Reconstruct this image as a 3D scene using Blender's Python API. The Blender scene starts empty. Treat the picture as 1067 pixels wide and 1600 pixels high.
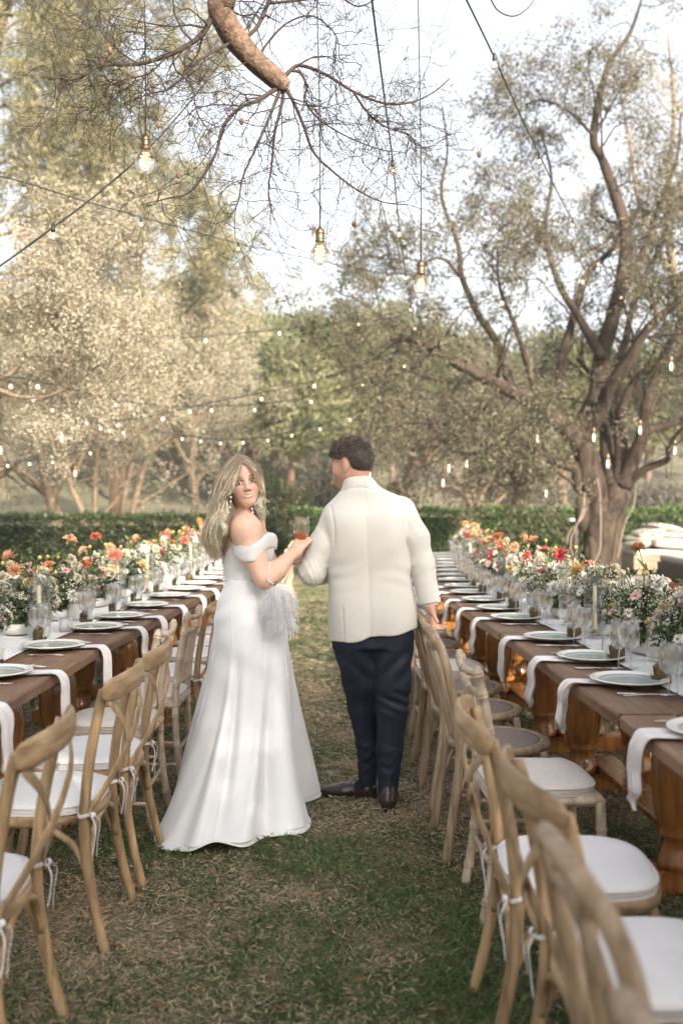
import bpy, bmesh, math, random
import numpy as np
from math import sin, cos, pi, radians
from mathutils import Vector, Matrix

random.seed(7)
RNG = np.random.default_rng(11)
S = bpy.context.scene
COL = S.collection

# ------------------------------------------------------------------ camera, sky, sun, exposure
CAM_H = 1.5
FPX = 1556.0
cam_d = bpy.data.cameras.new('camera')
cam = bpy.data.objects.new('camera', cam_d)
COL.objects.link(cam)
cam.location = (0, 0, CAM_H)
cam.rotation_euler = (radians(90 - 0.74), 0, 0)
cam_d.sensor_fit = 'VERTICAL'
cam_d.sensor_height = 36.0
cam_d.sensor_width = 24.0
cam_d.lens = 35.0
cam_d.clip_start = 0.05
cam_d.clip_end = 2000
cam_d.dof.use_dof = True
cam_d.dof.focus_distance = 4.75
cam_d.dof.aperture_fstop = 1.9
S.camera = cam

SUN_EL = radians(23)
SUN_AZ = radians(28)            # to the right of straight behind the camera
sun_dir = Vector((sin(SUN_AZ) * cos(SUN_EL), -cos(SUN_AZ) * cos(SUN_EL), sin(SUN_EL)))
w = bpy.data.worlds.new('World')
S.world = w
w.use_nodes = True
nt = w.node_tree
nt.nodes.clear()
sky = nt.nodes.new('ShaderNodeTexSky')
sky.sky_type = 'NISHITA'
sky.sun_disc = False
sky.sun_elevation = SUN_EL
sky.sun_rotation = math.atan2(sun_dir.x, sun_dir.y)
sky.altitude = 50
sky.air_density = 1.0
sky.dust_density = 5.0
sky.ozone_density = 1.0
hsv = nt.nodes.new('ShaderNodeHueSaturation')
hsv.inputs['Saturation'].default_value = 0.38
bg = nt.nodes.new('ShaderNodeBackground')
bg.inputs['Strength'].default_value = 0.15
wo = nt.nodes.new('ShaderNodeOutputWorld')
nt.links.new(sky.outputs[0], hsv.inputs['Color'])
nt.links.new(hsv.outputs[0], bg.inputs[0])
nt.links.new(bg.outputs[0], wo.inputs[0])

sun_l = bpy.data.lights.new('sun', 'SUN')
sun_l.energy = 5.0
sun_l.angle = radians(0.6)
sun_l.color = (1.0, 0.89, 0.75)
sun_o = bpy.data.objects.new('sun', sun_l)
COL.objects.link(sun_o)
sun_o.rotation_euler = sun_dir.to_track_quat('Z', 'Y').to_euler()
sun_o.location = (6, -10, 8)

S.view_settings.view_transform = 'Standard'
S.view_settings.look = 'None'
S.view_settings.gamma = 1.0
S.view_settings.use_curve_mapping = False
S.view_settings.exposure = 1.66
S.render.engine = 'CYCLES'
cy = S.cycles
cy.max_bounces = 10
cy.diffuse_bounces = 4
cy.glossy_bounces = 3
cy.transmission_bounces = 6
cy.transparent_max_bounces = 24
cy.caustics_reflective = False
cy.caustics_refractive = False
cy.sample_clamp_indirect = 6.0
cy.use_denoising = True


def at(x, y, D):
    """the place seen at pixel (x, y) of the photograph, D metres away"""
    return np.array([(x - 533.5) * D / FPX, D, CAM_H - (y - 780.0) * D / FPX])


def pl(pts, D=None):
    return np.array([at(p[0], p[1], p[2] if len(p) > 2 else D) for p in pts])


# ------------------------------------------------------------------ materials
def newmat(name):
    m = bpy.data.materials.new(name)
    m.use_nodes = True
    t = m.node_tree
    b = t.nodes['Principled BSDF']
    return m, t, b


def lin(t, a, b):
    t.links.new(a, b)


def mat(name, col, rough=0.6, var=0.0, vscale=8.0, bump=0.0, bscale=60.0, col2=None, stretch=None,
        spec=0.4, sheen=0.0, attr=False, sss=0.0, metal=0.0, coat=0.0, randv=0.0, detail=5.0, transl=0.0):
    m, t, b = newmat(name)
    b.inputs['Roughness'].default_value = rough
    b.inputs['Specular IOR Level'].default_value = spec
    b.inputs['Metallic'].default_value = metal
    b.inputs['Coat Weight'].default_value = coat
    b.inputs['Coat Roughness'].default_value = 0.2
    if sheen:
        b.inputs['Sheen Weight'].default_value = sheen
    if sss:
        b.inputs['Subsurface Weight'].default_value = sss
        b.inputs['Subsurface Radius'].default_value = (0.02, 0.008, 0.004)
        b.inputs['Subsurface Scale'].default_value = 0.6
    N = t.nodes
    tc = N.new('ShaderNodeTexCoord')
    mp = N.new('ShaderNodeMapping')
    lin(t, tc.outputs['Object'], mp.inputs['Vector'])
    if stretch:
        mp.inputs['Scale'].default_value = stretch
    oi = N.new('ShaderNodeObjectInfo')
    mul = N.new('ShaderNodeMath'); mul.operation = 'MULTIPLY'; mul.inputs[1].default_value = 37.0
    lin(t, oi.outputs['Random'], mul.inputs[0])
    lin(t, mul.outputs[0], mp.inputs['Location'])
    src = None
    if attr:
        at_ = N.new('ShaderNodeAttribute'); at_.attribute_name = 'Col'
        src = at_.outputs['Color']
    if var > 0 or col2 is not None:
        no = N.new('ShaderNodeTexNoise')
        no.inputs['Scale'].default_value = vscale
        no.inputs['Detail'].default_value = detail
        no.inputs['Roughness'].default_value = 0.65
        lin(t, mp.outputs[0], no.inputs['Vector'])
        cr = N.new('ShaderNodeValToRGB')
        c2 = col2 if col2 is not None else tuple(min(1, c * (1 + var)) for c in col)
        c1 = col if col2 is not None else tuple(c * (1 - var) for c in col)
        cr.color_ramp.elements[0].position = 0.32
        cr.color_ramp.elements[1].position = 0.68
        cr.color_ramp.elements[0].color = (*c1, 1)
        cr.color_ramp.elements[1].color = (*c2, 1)
        lin(t, no.outputs['Fac'], cr.inputs[0])
        if src is not None:
            mx = N.new('ShaderNodeMix'); mx.data_type = 'RGBA'; mx.blend_type = 'MULTIPLY'
            mx.inputs['Factor'].default_value = 1
            lin(t, src, mx.inputs['A']); lin(t, cr.outputs[0], mx.inputs['B'])
            src = mx.outputs['Result']
        else:
            src = cr.outputs[0]
    if randv > 0 and src is not None:
        mr = N.new('ShaderNodeMapRange')
        mr.inputs['To Min'].default_value = 1 - randv
        mr.inputs['To Max'].default_value = 1 + randv
        lin(t, oi.outputs['Random'], mr.inputs['Value'])
        hs = N.new('ShaderNodeHueSaturation')
        lin(t, mr.outputs[0], hs.inputs['Value'])
        lin(t, src, hs.inputs['Color'])
        src = hs.outputs[0]
    if src is not None:
        lin(t, src, b.inputs['Base Color'])
    else:
        b.inputs['Base Color'].default_value = (*col, 1)
    if bump > 0:
        n2 = N.new('ShaderNodeTexNoise')
        n2.inputs['Scale'].default_value = bscale
        n2.inputs['Detail'].default_value = 4
        lin(t, mp.outputs[0], n2.inputs['Vector'])
        bp = N.new('ShaderNodeBump')
        bp.inputs['Strength'].default_value = bump
        bp.inputs['Distance'].default_value = 0.01
        lin(t, n2.outputs['Fac'], bp.inputs['Height'])
        lin(t, bp.outputs[0], b.inputs['Normal'])
    if transl > 0:
        tr = N.new('ShaderNodeBsdfTranslucent')
        ms = N.new('ShaderNodeMixShader')
        ms.inputs[0].default_value = transl
        if src is not None:
            lin(t, src, tr.inputs['Color'])
        else:
            tr.inputs['Color'].default_value = (*col, 1)
        lin(t, b.outputs[0], ms.inputs[1]); lin(t, tr.outputs[0], ms.inputs[2])
        lin(t, ms.outputs[0], N['Material Output'].inputs['Surface'])
    return m


def glass_mat(name, tint=(1, 1, 1), clear=.58, rough=0.0):
    """clear glass: refracting walls, partly see-through so that little light is lost in its shadow"""
    m, t, b = newmat(name)
    N = t.nodes
    gl = N.new('ShaderNodeBsdfGlass'); gl.inputs['IOR'].default_value = 1.46; gl.inputs['Roughness'].default_value = rough
    gl.inputs['Color'].default_value = (*tint, 1)
    tr = N.new('ShaderNodeBsdfTransparent'); tr.inputs[0].default_value = (*tint, 1)
    ms = N.new('ShaderNodeMixShader'); ms.inputs[0].default_value = clear
    lin(t, gl.outputs[0], ms.inputs[1]); lin(t, tr.outputs[0], ms.inputs[2])
    lin(t, ms.outputs[0], N['Material Output'].inputs['Surface'])
    return m


def emit_mat(name, col, strength):
    m, t, b = newmat(name)
    b.inputs['Base Color'].default_value = (*col, 1)
    b.inputs['Emission Color'].default_value = (*col, 1)
    b.inputs['Emission Strength'].default_value = strength
    return m


def leaf_mat(name, tint=(1, 1, 1), transl=0.35, rough=0.55):
    return mat(name, tint, rough=rough, attr=True, var=0.12, vscale=2.0, transl=transl, spec=0.3)


M = {}
M['oak'] = mat('weathered_oak', (0.16, 0.098, 0.048), 0.55, vscale=34, col2=(0.44, 0.305, 0.175), detail=8, stretch=(1, 1, 0.10), bump=0.18, bscale=90, randv=0.16, spec=0.3)
M['oak_h'] = mat('weathered_oak_rail', (0.16, 0.098, 0.048), 0.55, vscale=34, col2=(0.44, 0.305, 0.175), detail=8, stretch=(.15, .6, 1), bump=0.1, bscale=90, randv=0.16, spec=0.3)
M['lime'] = mat('limewashed_wood', (0.28, 0.20, 0.135), 0.6, vscale=34, col2=(0.54, 0.44, 0.33), stretch=(1, 1, 0.2), bump=0.1, bscale=90, randv=0.12, spec=0.3)
M['bent'] = mat('greyed_bentwood', (0.17, 0.112, 0.065), 0.5, vscale=36, col2=(0.42, 0.31, 0.205), stretch=(1, 1, 0.15), bump=0.12, bscale=100, randv=0.14, spec=0.35)
M['ttop'] = mat('waxed_table_top', (0.085, 0.041, 0.021), 0.38, vscale=11, col2=(0.235, 0.13, 0.075), stretch=(3.5, 0.35, 1.5), bump=0.12, bscale=40, randv=0.22, detail=8)
M['tleg'] = mat('varnished_table_leg', (0.14, 0.050, 0.014), 0.22, vscale=18, col2=(0.34, 0.145, 0.040), stretch=(1.4, 1.4, 0.22), bump=0.05, bscale=40, coat=0.4, randv=0.12)
M['cush'] = mat('white_cushion_cotton', (0.63, 0.61, 0.60), 0.85, var=0.05, vscale=7, bump=0.15, bscale=25, sheen=0.2)
M['cush_lin'] = mat('linen_seat_pad', (0.56, 0.515, 0.465), 0.9, var=0.06, vscale=60, bump=0.12, bscale=220)
M['cane'] = mat('woven_cane', (0.15, 0.11, 0.095), 0.6, vscale=60, col2=(0.24, 0.185, 0.16), bump=0.3, bscale=110)
M['screw'] = mat('dark_screw', (0.06, 0.05, 0.045), 0.4, metal=0.8)
M['runner'] = mat('runner_linen', (0.78, 0.77, 0.75), 0.9, var=0.05, vscale=12, bump=0.2, bscale=25)
M['napkin'] = mat('napkin_linen', (0.63, 0.595, 0.575), 0.9, var=0.05, vscale=10, bump=0.2, bscale=30)
M['plate'] = mat('cream_glaze', (0.74, 0.72, 0.66), 0.18, var=0.04, vscale=30, coat=0.3)
M['sage'] = mat('sage_glaze', (0.36, 0.43, 0.40), 0.15, var=0.1, vscale=20, coat=0.4)
M['steel'] = mat('cutlery_steel', (0.55, 0.54, 0.52), 0.18, metal=1.0, var=0.05, vscale=10)
M['glass'] = glass_mat('clear_glass')
M['glass_held'] = glass_mat('thin_glass', clear=.75)
M['hglass'] = glass_mat('hurricane_glass', (.99, .995, .995), .82)
M['bulbglass'] = glass_mat('bulb_glass', (.99, .965, .93), .35)
M['oil'] = mat('olive_oil', (0.105, 0.062, 0.006), 0.06, var=0.5, vscale=25, coat=0.8, transl=0.3)
M['cork'] = mat('cork', (0.33, 0.22, 0.13), 0.9, var=0.2, vscale=200)
M['paper'] = mat('tag_paper', (0.78, 0.77, 0.74), 0.9, var=0.03, vscale=20, transl=0.2)
M['candle'] = mat('ivory_wax', (0.72, 0.60, 0.38), 0.45, var=0.05, vscale=10, sss=0.2)
M['whitewax'] = mat('white_wax', (0.78, 0.75, 0.70), 0.5, var=0.03, vscale=10, sss=0.2)
M['wick'] = mat('black_wick', (0.02, 0.02, 0.02), 0.9, var=0.2)
M['brass'] = mat('aged_brass', (0.17, 0.125, 0.07), 0.38, metal=0.85, var=0.25, vscale=60)
M['black'] = mat('black_rubber', (0.012, 0.013, 0.013), 0.5, var=0.2, vscale=40)
M['cable'] = mat('black_cable', (0.016, 0.02, 0.018), 0.5, var=0.2, vscale=40)
M['glow'] = emit_mat('glowing_filament', (1.0, 0.50, 0.16), 5.0)
M['bulbglow'] = emit_mat('lit_frosted_bulb', (1.0, 0.80, 0.55), 1.5)
M['skin_f'] = mat('skin_bride', (0.96, 0.96, 0.96), 0.45, attr=True, var=0.03, vscale=30, sss=0.12, bump=0.02, bscale=300)
M['skin_m'] = mat('skin_groom', (0.96, 0.96, 0.96), 0.5, attr=True, var=0.06, vscale=60, sss=0.12, bump=0.04, bscale=300)
M['satin'] = mat('ivory_satin', (0.63, 0.625, 0.62), 0.38, var=0.015, vscale=6, sheen=0.3, spec=0.5)
M['jacket'] = mat('ivory_wool', (0.56, 0.535, 0.485), 0.85, var=0.04, vscale=150, bump=0.03, bscale=400, sheen=0.25)
M['navy'] = mat('navy_wool', (0.007, 0.010, 0.022), 0.62, var=0.1, vscale=150, bump=0.08, bscale=400, spec=0.35)
M['shirt'] = mat('white_shirt', (0.64, 0.64, 0.68), 0.8, var=0.02, vscale=100)
M['leather'] = mat('dark_leather', (0.030, 0.018, 0.013), 0.28, var=0.25, vscale=30, coat=0.3)
M['sole'] = mat('shoe_sole', (0.012, 0.010, 0.009), 0.6, var=0.2, vscale=30)
M['blond'] = mat('blond_hair', (0.9, 0.9, 0.9), 0.42, attr=True, var=0.15, vscale=60, spec=0.45, transl=0.15)
M['brown_hair'] = mat('brown_hair', (0.9, 0.9, 0.9), 0.45, attr=True, var=0.2, vscale=80, spec=0.4)
M['feather'] = mat('white_feather', (0.90, 0.885, 0.89), 0.8, var=0.02, vscale=40, transl=0.5)
M['pearl'] = mat('pearl', (0.75, 0.71, 0.66), 0.2, var=0.03, vscale=100, coat=0.6)
M['eye'] = mat('eye_white', (0.72, 0.70, 0.68), 0.15, coat=0.5)
M['iris'] = mat('grey_iris', (0.075, 0.08, 0.075), 0.15, coat=0.5)
M['wine'] = mat('rose_wine', (0.85, 0.40, 0.16), 0.1, var=0.1, vscale=30, transl=0.7)
M['bark'] = mat('olive_bark', (0.016, 0.011, 0.007), 0.9, vscale=14, col2=(0.06, 0.039, 0.025), stretch=(1, 1, 0.35), bump=0.9, bscale=22, detail=8)
M['bark_p'] = mat('pine_bark', (0.05, 0.032, 0.022), 0.9, vscale=40, col2=(0.17, 0.108, 0.07), bump=0.8, bscale=60)
M['bark_l'] = mat('pale_bark', (0.085, 0.06, 0.04), 0.9, vscale=20, col2=(0.20, 0.145, 0.095), bump=0.5, bscale=30)
M['twig'] = mat('dark_twig', (0.018, 0.012, 0.009), 0.8, vscale=60, col2=(0.046, 0.030, 0.021))  # twig colour darkened to stand in for shade
M['leaf'] = leaf_mat('leaf_blades')
M['needle'] = leaf_mat('pine_needles', transl=0.25)
M['hedge'] = leaf_mat('hedge_leaves', transl=0.2, rough=0.45)
M['hcore'] = mat('hedge_core_dark', (0.012, 0.014, 0.009), 0.95, var=0.4, vscale=12)  # near-black solid box that fills the hedge behind its leaves
M['grass'] = leaf_mat('grass_blades', transl=0.3)
M['petal'] = mat('petals', (1, 1, 1), 0.7, attr=True, var=0.05, vscale=50, transl=0.35, spec=0.2)
M['rope'] = mat('pale_cable', (0.15, 0.115, 0.085), 0.7, var=0.15, vscale=30)
M['pallet'] = mat('daybed_timber', (0.13, 0.095, 0.062), 0.75, vscale=8, col2=(0.26, 0.2, 0.135), stretch=(0.3, 1, 2), bump=0.3, bscale=20, randv=0.15)
M['pallet_shade'] = mat('shade_tinted_timber', (0.035, 0.026, 0.022), 0.7, vscale=8, col2=(0.09, 0.068, 0.055), stretch=(0.3, 1, 2), bump=0.3, bscale=20)  # daybed timber with the shade of its face put into the colour
M['mattress'] = mat('mattress_canvas', (0.36, 0.325, 0.265), 0.9, var=0.05, vscale=6, bump=0.2, bscale=12)
M['pave'] = mat('grey_paving', (0.22, 0.205, 0.19), 0.85, var=0.15, vscale=5, bump=0.2, bscale=40)
M['whitepaint'] = mat('white_paint', (0.6, 0.59, 0.56), 0.6, var=0.08, vscale=20)


# ------------------------------------------------------------------ mesh helpers
def mesh_np(name, V, F, mats=(), col=None, smooth=False, mi=None):
    V = np.ascontiguousarray(V, dtype=np.float32)
    me = bpy.data.meshes.new(name)
    if isinstance(F, np.ndarray):
        k = F.shape[1]
        n = len(F)
        me.vertices.add(len(V)); me.vertices.foreach_set('co', V.ravel())
        me.loops.add(n * k); me.loops.foreach_set('vertex_index', np.ascontiguousarray(F, dtype=np.int32).ravel())
        me.polygons.add(n)
        me.polygons.foreach_set('loop_start', np.arange(0, n * k, k, dtype=np.int32))
        me.polygons.foreach_set('loop_total', np.full(n, k, dtype=np.int32))
        me.update(calc_edges=True)
    else:
        me.from_pydata([tuple(map(float, v)) for v in V], [], [tuple(map(int, f)) for f in F])
    for m in mats:
        me.materials.append(m)
    if mi is not None:
        me.polygons.foreach_set('material_index', np.asarray(mi, dtype=np.int32))
    if col is not None:
        a = me.color_attributes.new('Col', 'FLOAT_COLOR', 'POINT')
        c = np.ones((len(V), 4), dtype=np.float32)
        c[:, :3] = col
        a.data.foreach_set('color', c.ravel())
    if smooth:
        me.polygons.foreach_set('use_smooth', np.ones(len(me.polygons), dtype=bool))
    me.update()
    return me


class MB:
    """collects shapes, then becomes one mesh"""
    def __init__(s):
        s.V = []; s.F = []; s.I = []; s.n = 0; s.C = []; s.m = 0

    def add(s, V, F, c=None):
        V = np.asarray(V, float)
        s.V.append(V)
        o = s.n
        for f in F:
            s.F.append(tuple(int(i) + o for i in f)); s.I.append(s.m)
        s.n += len(V)
        s.C.append(np.tile(c if c is not None else (0.5, 0.5, 0.5), (len(V), 1)))
        return s

    def box(s, c, d, R=None, bev=0.0):
        c = np.asarray(c, float); hx, hy, hz = [q / 2 for q in d]
        b = min(bev, hx * .9, hy * .9, hz * .9)
        if b <= 0:
            V = np.array([(x, y, z) for x in (-hx, hx) for y in (-hy, hy) for z in (-hz, hz)])
            F = [(0, 1, 3, 2), (4, 6, 7, 5), (0, 4, 5, 1), (2, 3, 7, 6), (0, 2, 6, 4), (1, 5, 7, 3)]
        else:
            V = []
            for sx in (-1, 1):
                for sy in (-1, 1):
                    for sz in (-1, 1):
                        V += [(sx * hx, sy * (hy - b), sz * (hz - b)), (sx * (hx - b), sy * hy, sz * (hz - b)), (sx * (hx - b), sy * (hy - b), sz * hz)]
            V = np.array(V)
            k = lambda a, b_, c_, w_: ((a * 2 + b_) * 2 + c_) * 3 + w_
            F = []
            for a in (0, 1):
                f = [k(a, 0, 0, 0), k(a, 0, 1, 0), k(a, 1, 1, 0), k(a, 1, 0, 0)]; F.append(f if a == 0 else f[::-1])
                f = [k(0, a, 0, 1), k(1, a, 0, 1), k(1, a, 1, 1), k(0, a, 1, 1)]; F.append(f if a == 0 else f[::-1])
                f = [k(0, 0, a, 2), k(0, 1, a, 2), k(1, 1, a, 2), k(1, 0, a, 2)]; F.append(f if a == 0 else f[::-1])
            for a in (0, 1):
                for b_ in (0, 1):
                    F.append([k(a, b_, 0, 0), k(a, b_, 1, 0), k(a, b_, 1, 1), k(a, b_, 0, 1)])
                    F.append([k(a, 0, b_, 0), k(a, 1, b_, 0), k(a, 1, b_, 2), k(a, 0, b_, 2)])
                    F.append([k(0, a, b_, 1), k(1, a, b_, 1), k(1, a, b_, 2), k(0, a, b_, 2)])
                    for c_ in (0, 1):
                        F.append([k(a, b_, c_, 0), k(a, b_, c_, 1), k(a, b_, c_, 2)])
            # orient outward
            G = []
            for f in F:
                p = V[list(f)]
                nn = np.cross(p[1] - p[0], p[2] - p[0])
                G.append(f if np.dot(nn, p.mean(0)) > 0 else f[::-1])
            F = G
        if R is not None:
            V = V @ np.asarray(R).T
        return s.add(V + c, F)

    def tube(s, P, r, n=8, cap=True, flat=None, up=None, closed=False):
        V, F = tube(P, r, n, cap, flat, up, closed)
        return s.add(V, F)

    def lathe(s, prof, n=20, c=(0, 0, 0), cap=True):
        V, F = lathe(prof, n, cap)
        return s.add(V + np.asarray(c, float), F)

    def ell(s, c, r, nu=12, nv=8, R=None):
        prof = [(sin(pi * i / nv), -cos(pi * i / nv)) for i in range(nv + 1)]
        prof[0] = (0.001, -1); prof[-1] = (0.001, 1)
        V, F = lathe(prof, nu, True)
        V = V * np.asarray(r, float)
        if R is not None:
            V = V @ np.asarray(R).T
        return s.add(V + np.asarray(c, float), F)

    def mesh(s, name, mats, smooth=True, col=False):
        if not isinstance(mats, (list, tuple)):
            mats = [mats]
        V = np.concatenate(s.V)
        return mesh_np(name, V, s.F, mats, np.concatenate(s.C) if col else None, smooth, s.I)


def frames(P, up=None, closed=False):
    P = np.asarray(P, float)
    if closed:
        T = np.roll(P, -1, 0) - np.roll(P, 1, 0)
    else:
        T = np.gradient(P, axis=0)
    T /= np.linalg.norm(T, axis=1)[:, None] + 1e-12
    if up is not None:
        U = np.tile(np.asarray(up, float), (len(P), 1))
        A = np.cross(T, U); A /= np.linalg.norm(A, axis=1)[:, None] + 1e-9
        return T, A, np.cross(A, T)
    A = np.zeros_like(P)
    a = np.cross(T[0], (0, 0, 1.0))
    if np.linalg.norm(a) < 0.2:
        a = np.cross(T[0], (0, 1.0, 0))
    A[0] = a / np.linalg.norm(a)
    for i in range(1, len(P)):
        v = A[i - 1] - T[i] * np.dot(A[i - 1], T[i])
        A[i] = v / (np.linalg.norm(v) + 1e-12)
    return T, A, np.cross(A, T)


def tube(P, r, n=8, cap=True, flat=None, up=None, closed=False):
    P = np.asarray(P, float); m = len(P)
    r = np.full(m, r) if np.isscalar(r) else np.asarray(r, float)
    T, A, B = frames(P, up, closed)
    a = np.arange(n) * 2 * pi / n
    fa, fb = (1, 1) if flat is None else flat
    V = P[:, None] + r[:, None, None] * (A[:, None] * (np.cos(a) * fa)[None, :, None] + B[:, None] * (np.sin(a) * fb)[None, :, None])
    V = V.reshape(-1, 3)
    F = []
    for i in range(m if closed else m - 1):
        i2 = (i + 1) % m
        for j in range(n):
            F.append((i * n + j, i * n + (j + 1) % n, i2 * n + (j + 1) % n, i2 * n + j))
    if cap and not closed:
        F.append(tuple(range(n))[::-1]); F.append(tuple((m - 1) * n + j for j in range(n)))
    return V, F


def lathe(prof, n=20, cap=True):
    prof = np.asarray(prof, float); m = len(prof)
    a = np.arange(n) * 2 * pi / n
    V = np.stack([prof[:, 0:1] * np.cos(a), prof[:, 0:1] * np.sin(a), np.repeat(prof[:, 1:2], n, 1)], -1).reshape(-1, 3)
    F = []
    for i in range(m - 1):
        for j in range(n):
            F.append((i * n + j, i * n + (j + 1) % n, (i + 1) * n + (j + 1) % n, (i + 1) * n + j))
    if cap:
        if prof[0, 0] > 1e-6:
            F.append(tuple(range(n))[::-1])
        if prof[-1, 0] > 1e-6:
            F.append(tuple((m - 1) * n + j for j in range(n)))
    return V, F


def smooth_path(P, k=4):
    """Catmull-Rom through the points"""
    P = np.asarray(P, float)
    Q = np.vstack([2 * P[0] - P[1], P, 2 * P[-1] - P[-2]])
    out = []
    for i in range(1, len(Q) - 2):
        for j in range(k):
            t = j / k
            out.append(0.5 * (2 * Q[i] + (Q[i + 1] - Q[i - 1]) * t + (2 * Q[i - 1] - 5 * Q[i] + 4 * Q[i + 1] - Q[i + 2]) * t * t + (3 * Q[i] - Q[i - 1] - 3 * Q[i + 1] + Q[i + 2]) * t ** 3))
    out.append(P[-1])
    return np.array(out)


def norm(v):
    return v / (np.linalg.norm(v, axis=-1, keepdims=True) + 1e-12)


def tubes_batch(P, R, n=3):
    """P (S,m,3) paths, R (S,m) radii -> vertices, quads"""
    Sn, m, _ = P.shape
    T = norm(np.gradient(P, axis=1))
    ref = np.where(np.abs(T[:, :1, 2:3]) > 0.9, np.array([[[0, 1.0, 0]]]), np.array([[[0, 0, 1.0]]]))
    A = norm(np.cross(T, np.broadcast_to(ref, T.shape)))
    B = np.cross(A, T)
    a = np.arange(n) * 2 * pi / n
    V = P[:, :, None] + R[:, :, None, None] * (A[:, :, None] * np.cos(a)[None, None, :, None] + B[:, :, None] * np.sin(a)[None, None, :, None])
    base = (np.arange(Sn) * m * n)[:, None, None] + (np.arange(m - 1) * n)[None, :, None] + np.arange(n)[None, None, :]
    nx = (np.arange(n) + 1) % n
    base2 = (np.arange(Sn) * m * n)[:, None, None] + (np.arange(m - 1) * n)[None, :, None] + nx[None, None, :]
    F = np.stack([base, base2, base2 + n, base + n], -1).reshape(-1, 4)
    return V.reshape(-1, 3), F


def leaves_np(pos, d, L, W, rng, lift=0.15):
    """one diamond blade per position"""
    N = len(pos)
    d = norm(d)
    r = norm(rng.normal(size=(N, 3)))
    s = norm(np.cross(d, r))
    nrm = np.cross(s, d)
    L = np.broadcast_to(L, (N,))[:, None]; W = np.broadcast_to(W, (N,))[:, None]
    V = np.stack([pos, pos + d * L * 0.45 + s * W * 0.5 + nrm * L * lift, pos + d * L, pos + d * L * 0.45 - s * W * 0.5 + nrm * L * lift], 1)
    F = np.arange(N * 4).reshape(N, 4)
    return V.reshape(-1, 3), F


def cat(parts):
    V = []; F = []; C = []; o = 0
    for p in parts:
        V.append(p[0]); F.append(p[1] + o); o += len(p[0])
        if len(p) > 2:
            C.append(np.broadcast_to(p[2], (len(p[0]), 3)))
    return np.concatenate(V), np.concatenate(F), (np.concatenate(C) if C else None)


# ------------------------------------------------------------------ object helpers
def obj(name, me, parent=None, loc=None, rotz=None):
    o = bpy.data.objects.new(name, me)
    COL.objects.link(o)
    if parent is not None:
        o.parent = parent
    if loc is not None:
        o.location = [float(q) for q in loc]
    if rotz is not None:
        o.rotation_euler = (0, 0, rotz)
    return o


def tag(o, label=None, cat_=None, group=None, kind=None):
    if label: o['label'] = label
    if cat_: o['category'] = cat_
    if group: o['group'] = group
    if kind: o['kind'] = kind
    return o


def thing(name, label, cat_, loc=(0, 0, 0), rotz=0.0, group=None):
    o = obj(name, None, None, loc, rotz)
    o.empty_display_size = 0.1
    return tag(o, label, cat_, group)


def struct(name, me):
    return tag(obj(name, me), kind='structure')


def copy_tree(o, parent=None):
    c = o.copy()
    COL.objects.link(c)
    c.parent = parent
    for ch in o.children:
        copy_tree(ch, c)
    return c


ORD = ['first', 'second', 'third', 'fourth', 'fifth', 'sixth', 'seventh', 'eighth', 'ninth', 'tenth', 'eleventh', 'twelfth',
       'thirteenth', 'fourteenth', 'fifteenth', 'sixteenth', 'seventeenth', 'eighteenth', 'nineteenth', 'twentieth',
       'twenty-first', 'twenty-second', 'twenty-third', 'twenty-fourth']


def ordw(i):
    return ORD[i] if i < len(ORD) else ORD[-1]


def interp(tab, x):
    t = np.asarray(tab, float)
    return np.interp(x, t[:, 0], t[:, 1])

# ------------------------------------------------------------------ table rows: where the aisle edge of each row runs
RIGHT_EDGE = [(0, .98), (1.3, .965), (3.4, .94), (4.5, .90), (5.5, .865), (6.5, .81), (7.6, .765), (8.4, .765), (9.0, .80), (9.9, .87), (11.5, 1.0), (13.9, 1.15), (16, 1.25)]
LEFT_EDGE = [(0, -1.24), (3, -1.215), (4.1, -1.20), (4.9, -1.19), (5.5, -1.15), (6.7, -1.10), (7.6, -1.06), (8.5, -1.0), (9.5, -.985), (11, -1.0), (13, -1.08), (15, -1.15), (17, -1.2)]
TABLE_W = 1.0


# ------------------------------------------------------------------ ground
def value_noise(x, y, s, seed):
    r = np.random.default_rng(seed)
    G = r.random((64, 64))
    x = np.asarray(x) / s + 17.3; y = np.asarray(y) / s + 9.1
    xi = np.floor(x).astype(int); yi = np.floor(y).astype(int)
    fx = x - xi; fy = y - yi
    fx = fx * fx * (3 - 2 * fx); fy = fy * fy * (3 - 2 * fy)
    g = lambda a, b: G[a % 64, b % 64]
    return (g(xi, yi) * (1 - fx) + g(xi + 1, yi) * fx) * (1 - fy) + (g(xi, yi + 1) * (1 - fx) + g(xi + 1, yi + 1) * fx) * fy


def greenness(x, y):
    """0 = bare straw, 1 = thick green grass"""
    n = 0.5 * value_noise(x, y, 1.1, 1) + 0.3 * value_noise(x, y, 0.42, 2) + 0.2 * value_noise(x, y, 0.16, 3)
    base = np.interp(y, [0, 2.2, 3.0, 3.6, 4.6, 5.2, 6.0, 6.6, 7.5, 8.6, 10, 16], [.84, .76, .46, .22, .14, .22, .36, .16, .24, .54, .66, .6])
    base = base + np.clip(x * .45, -.22, .2) * np.interp(y, [0, 3.6, 5], [1, 1, 0]) - .05 * np.exp(-(x / .5) ** 2)
    return np.clip((n - 0.5) * 2.2 + base, 0, 1)


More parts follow.
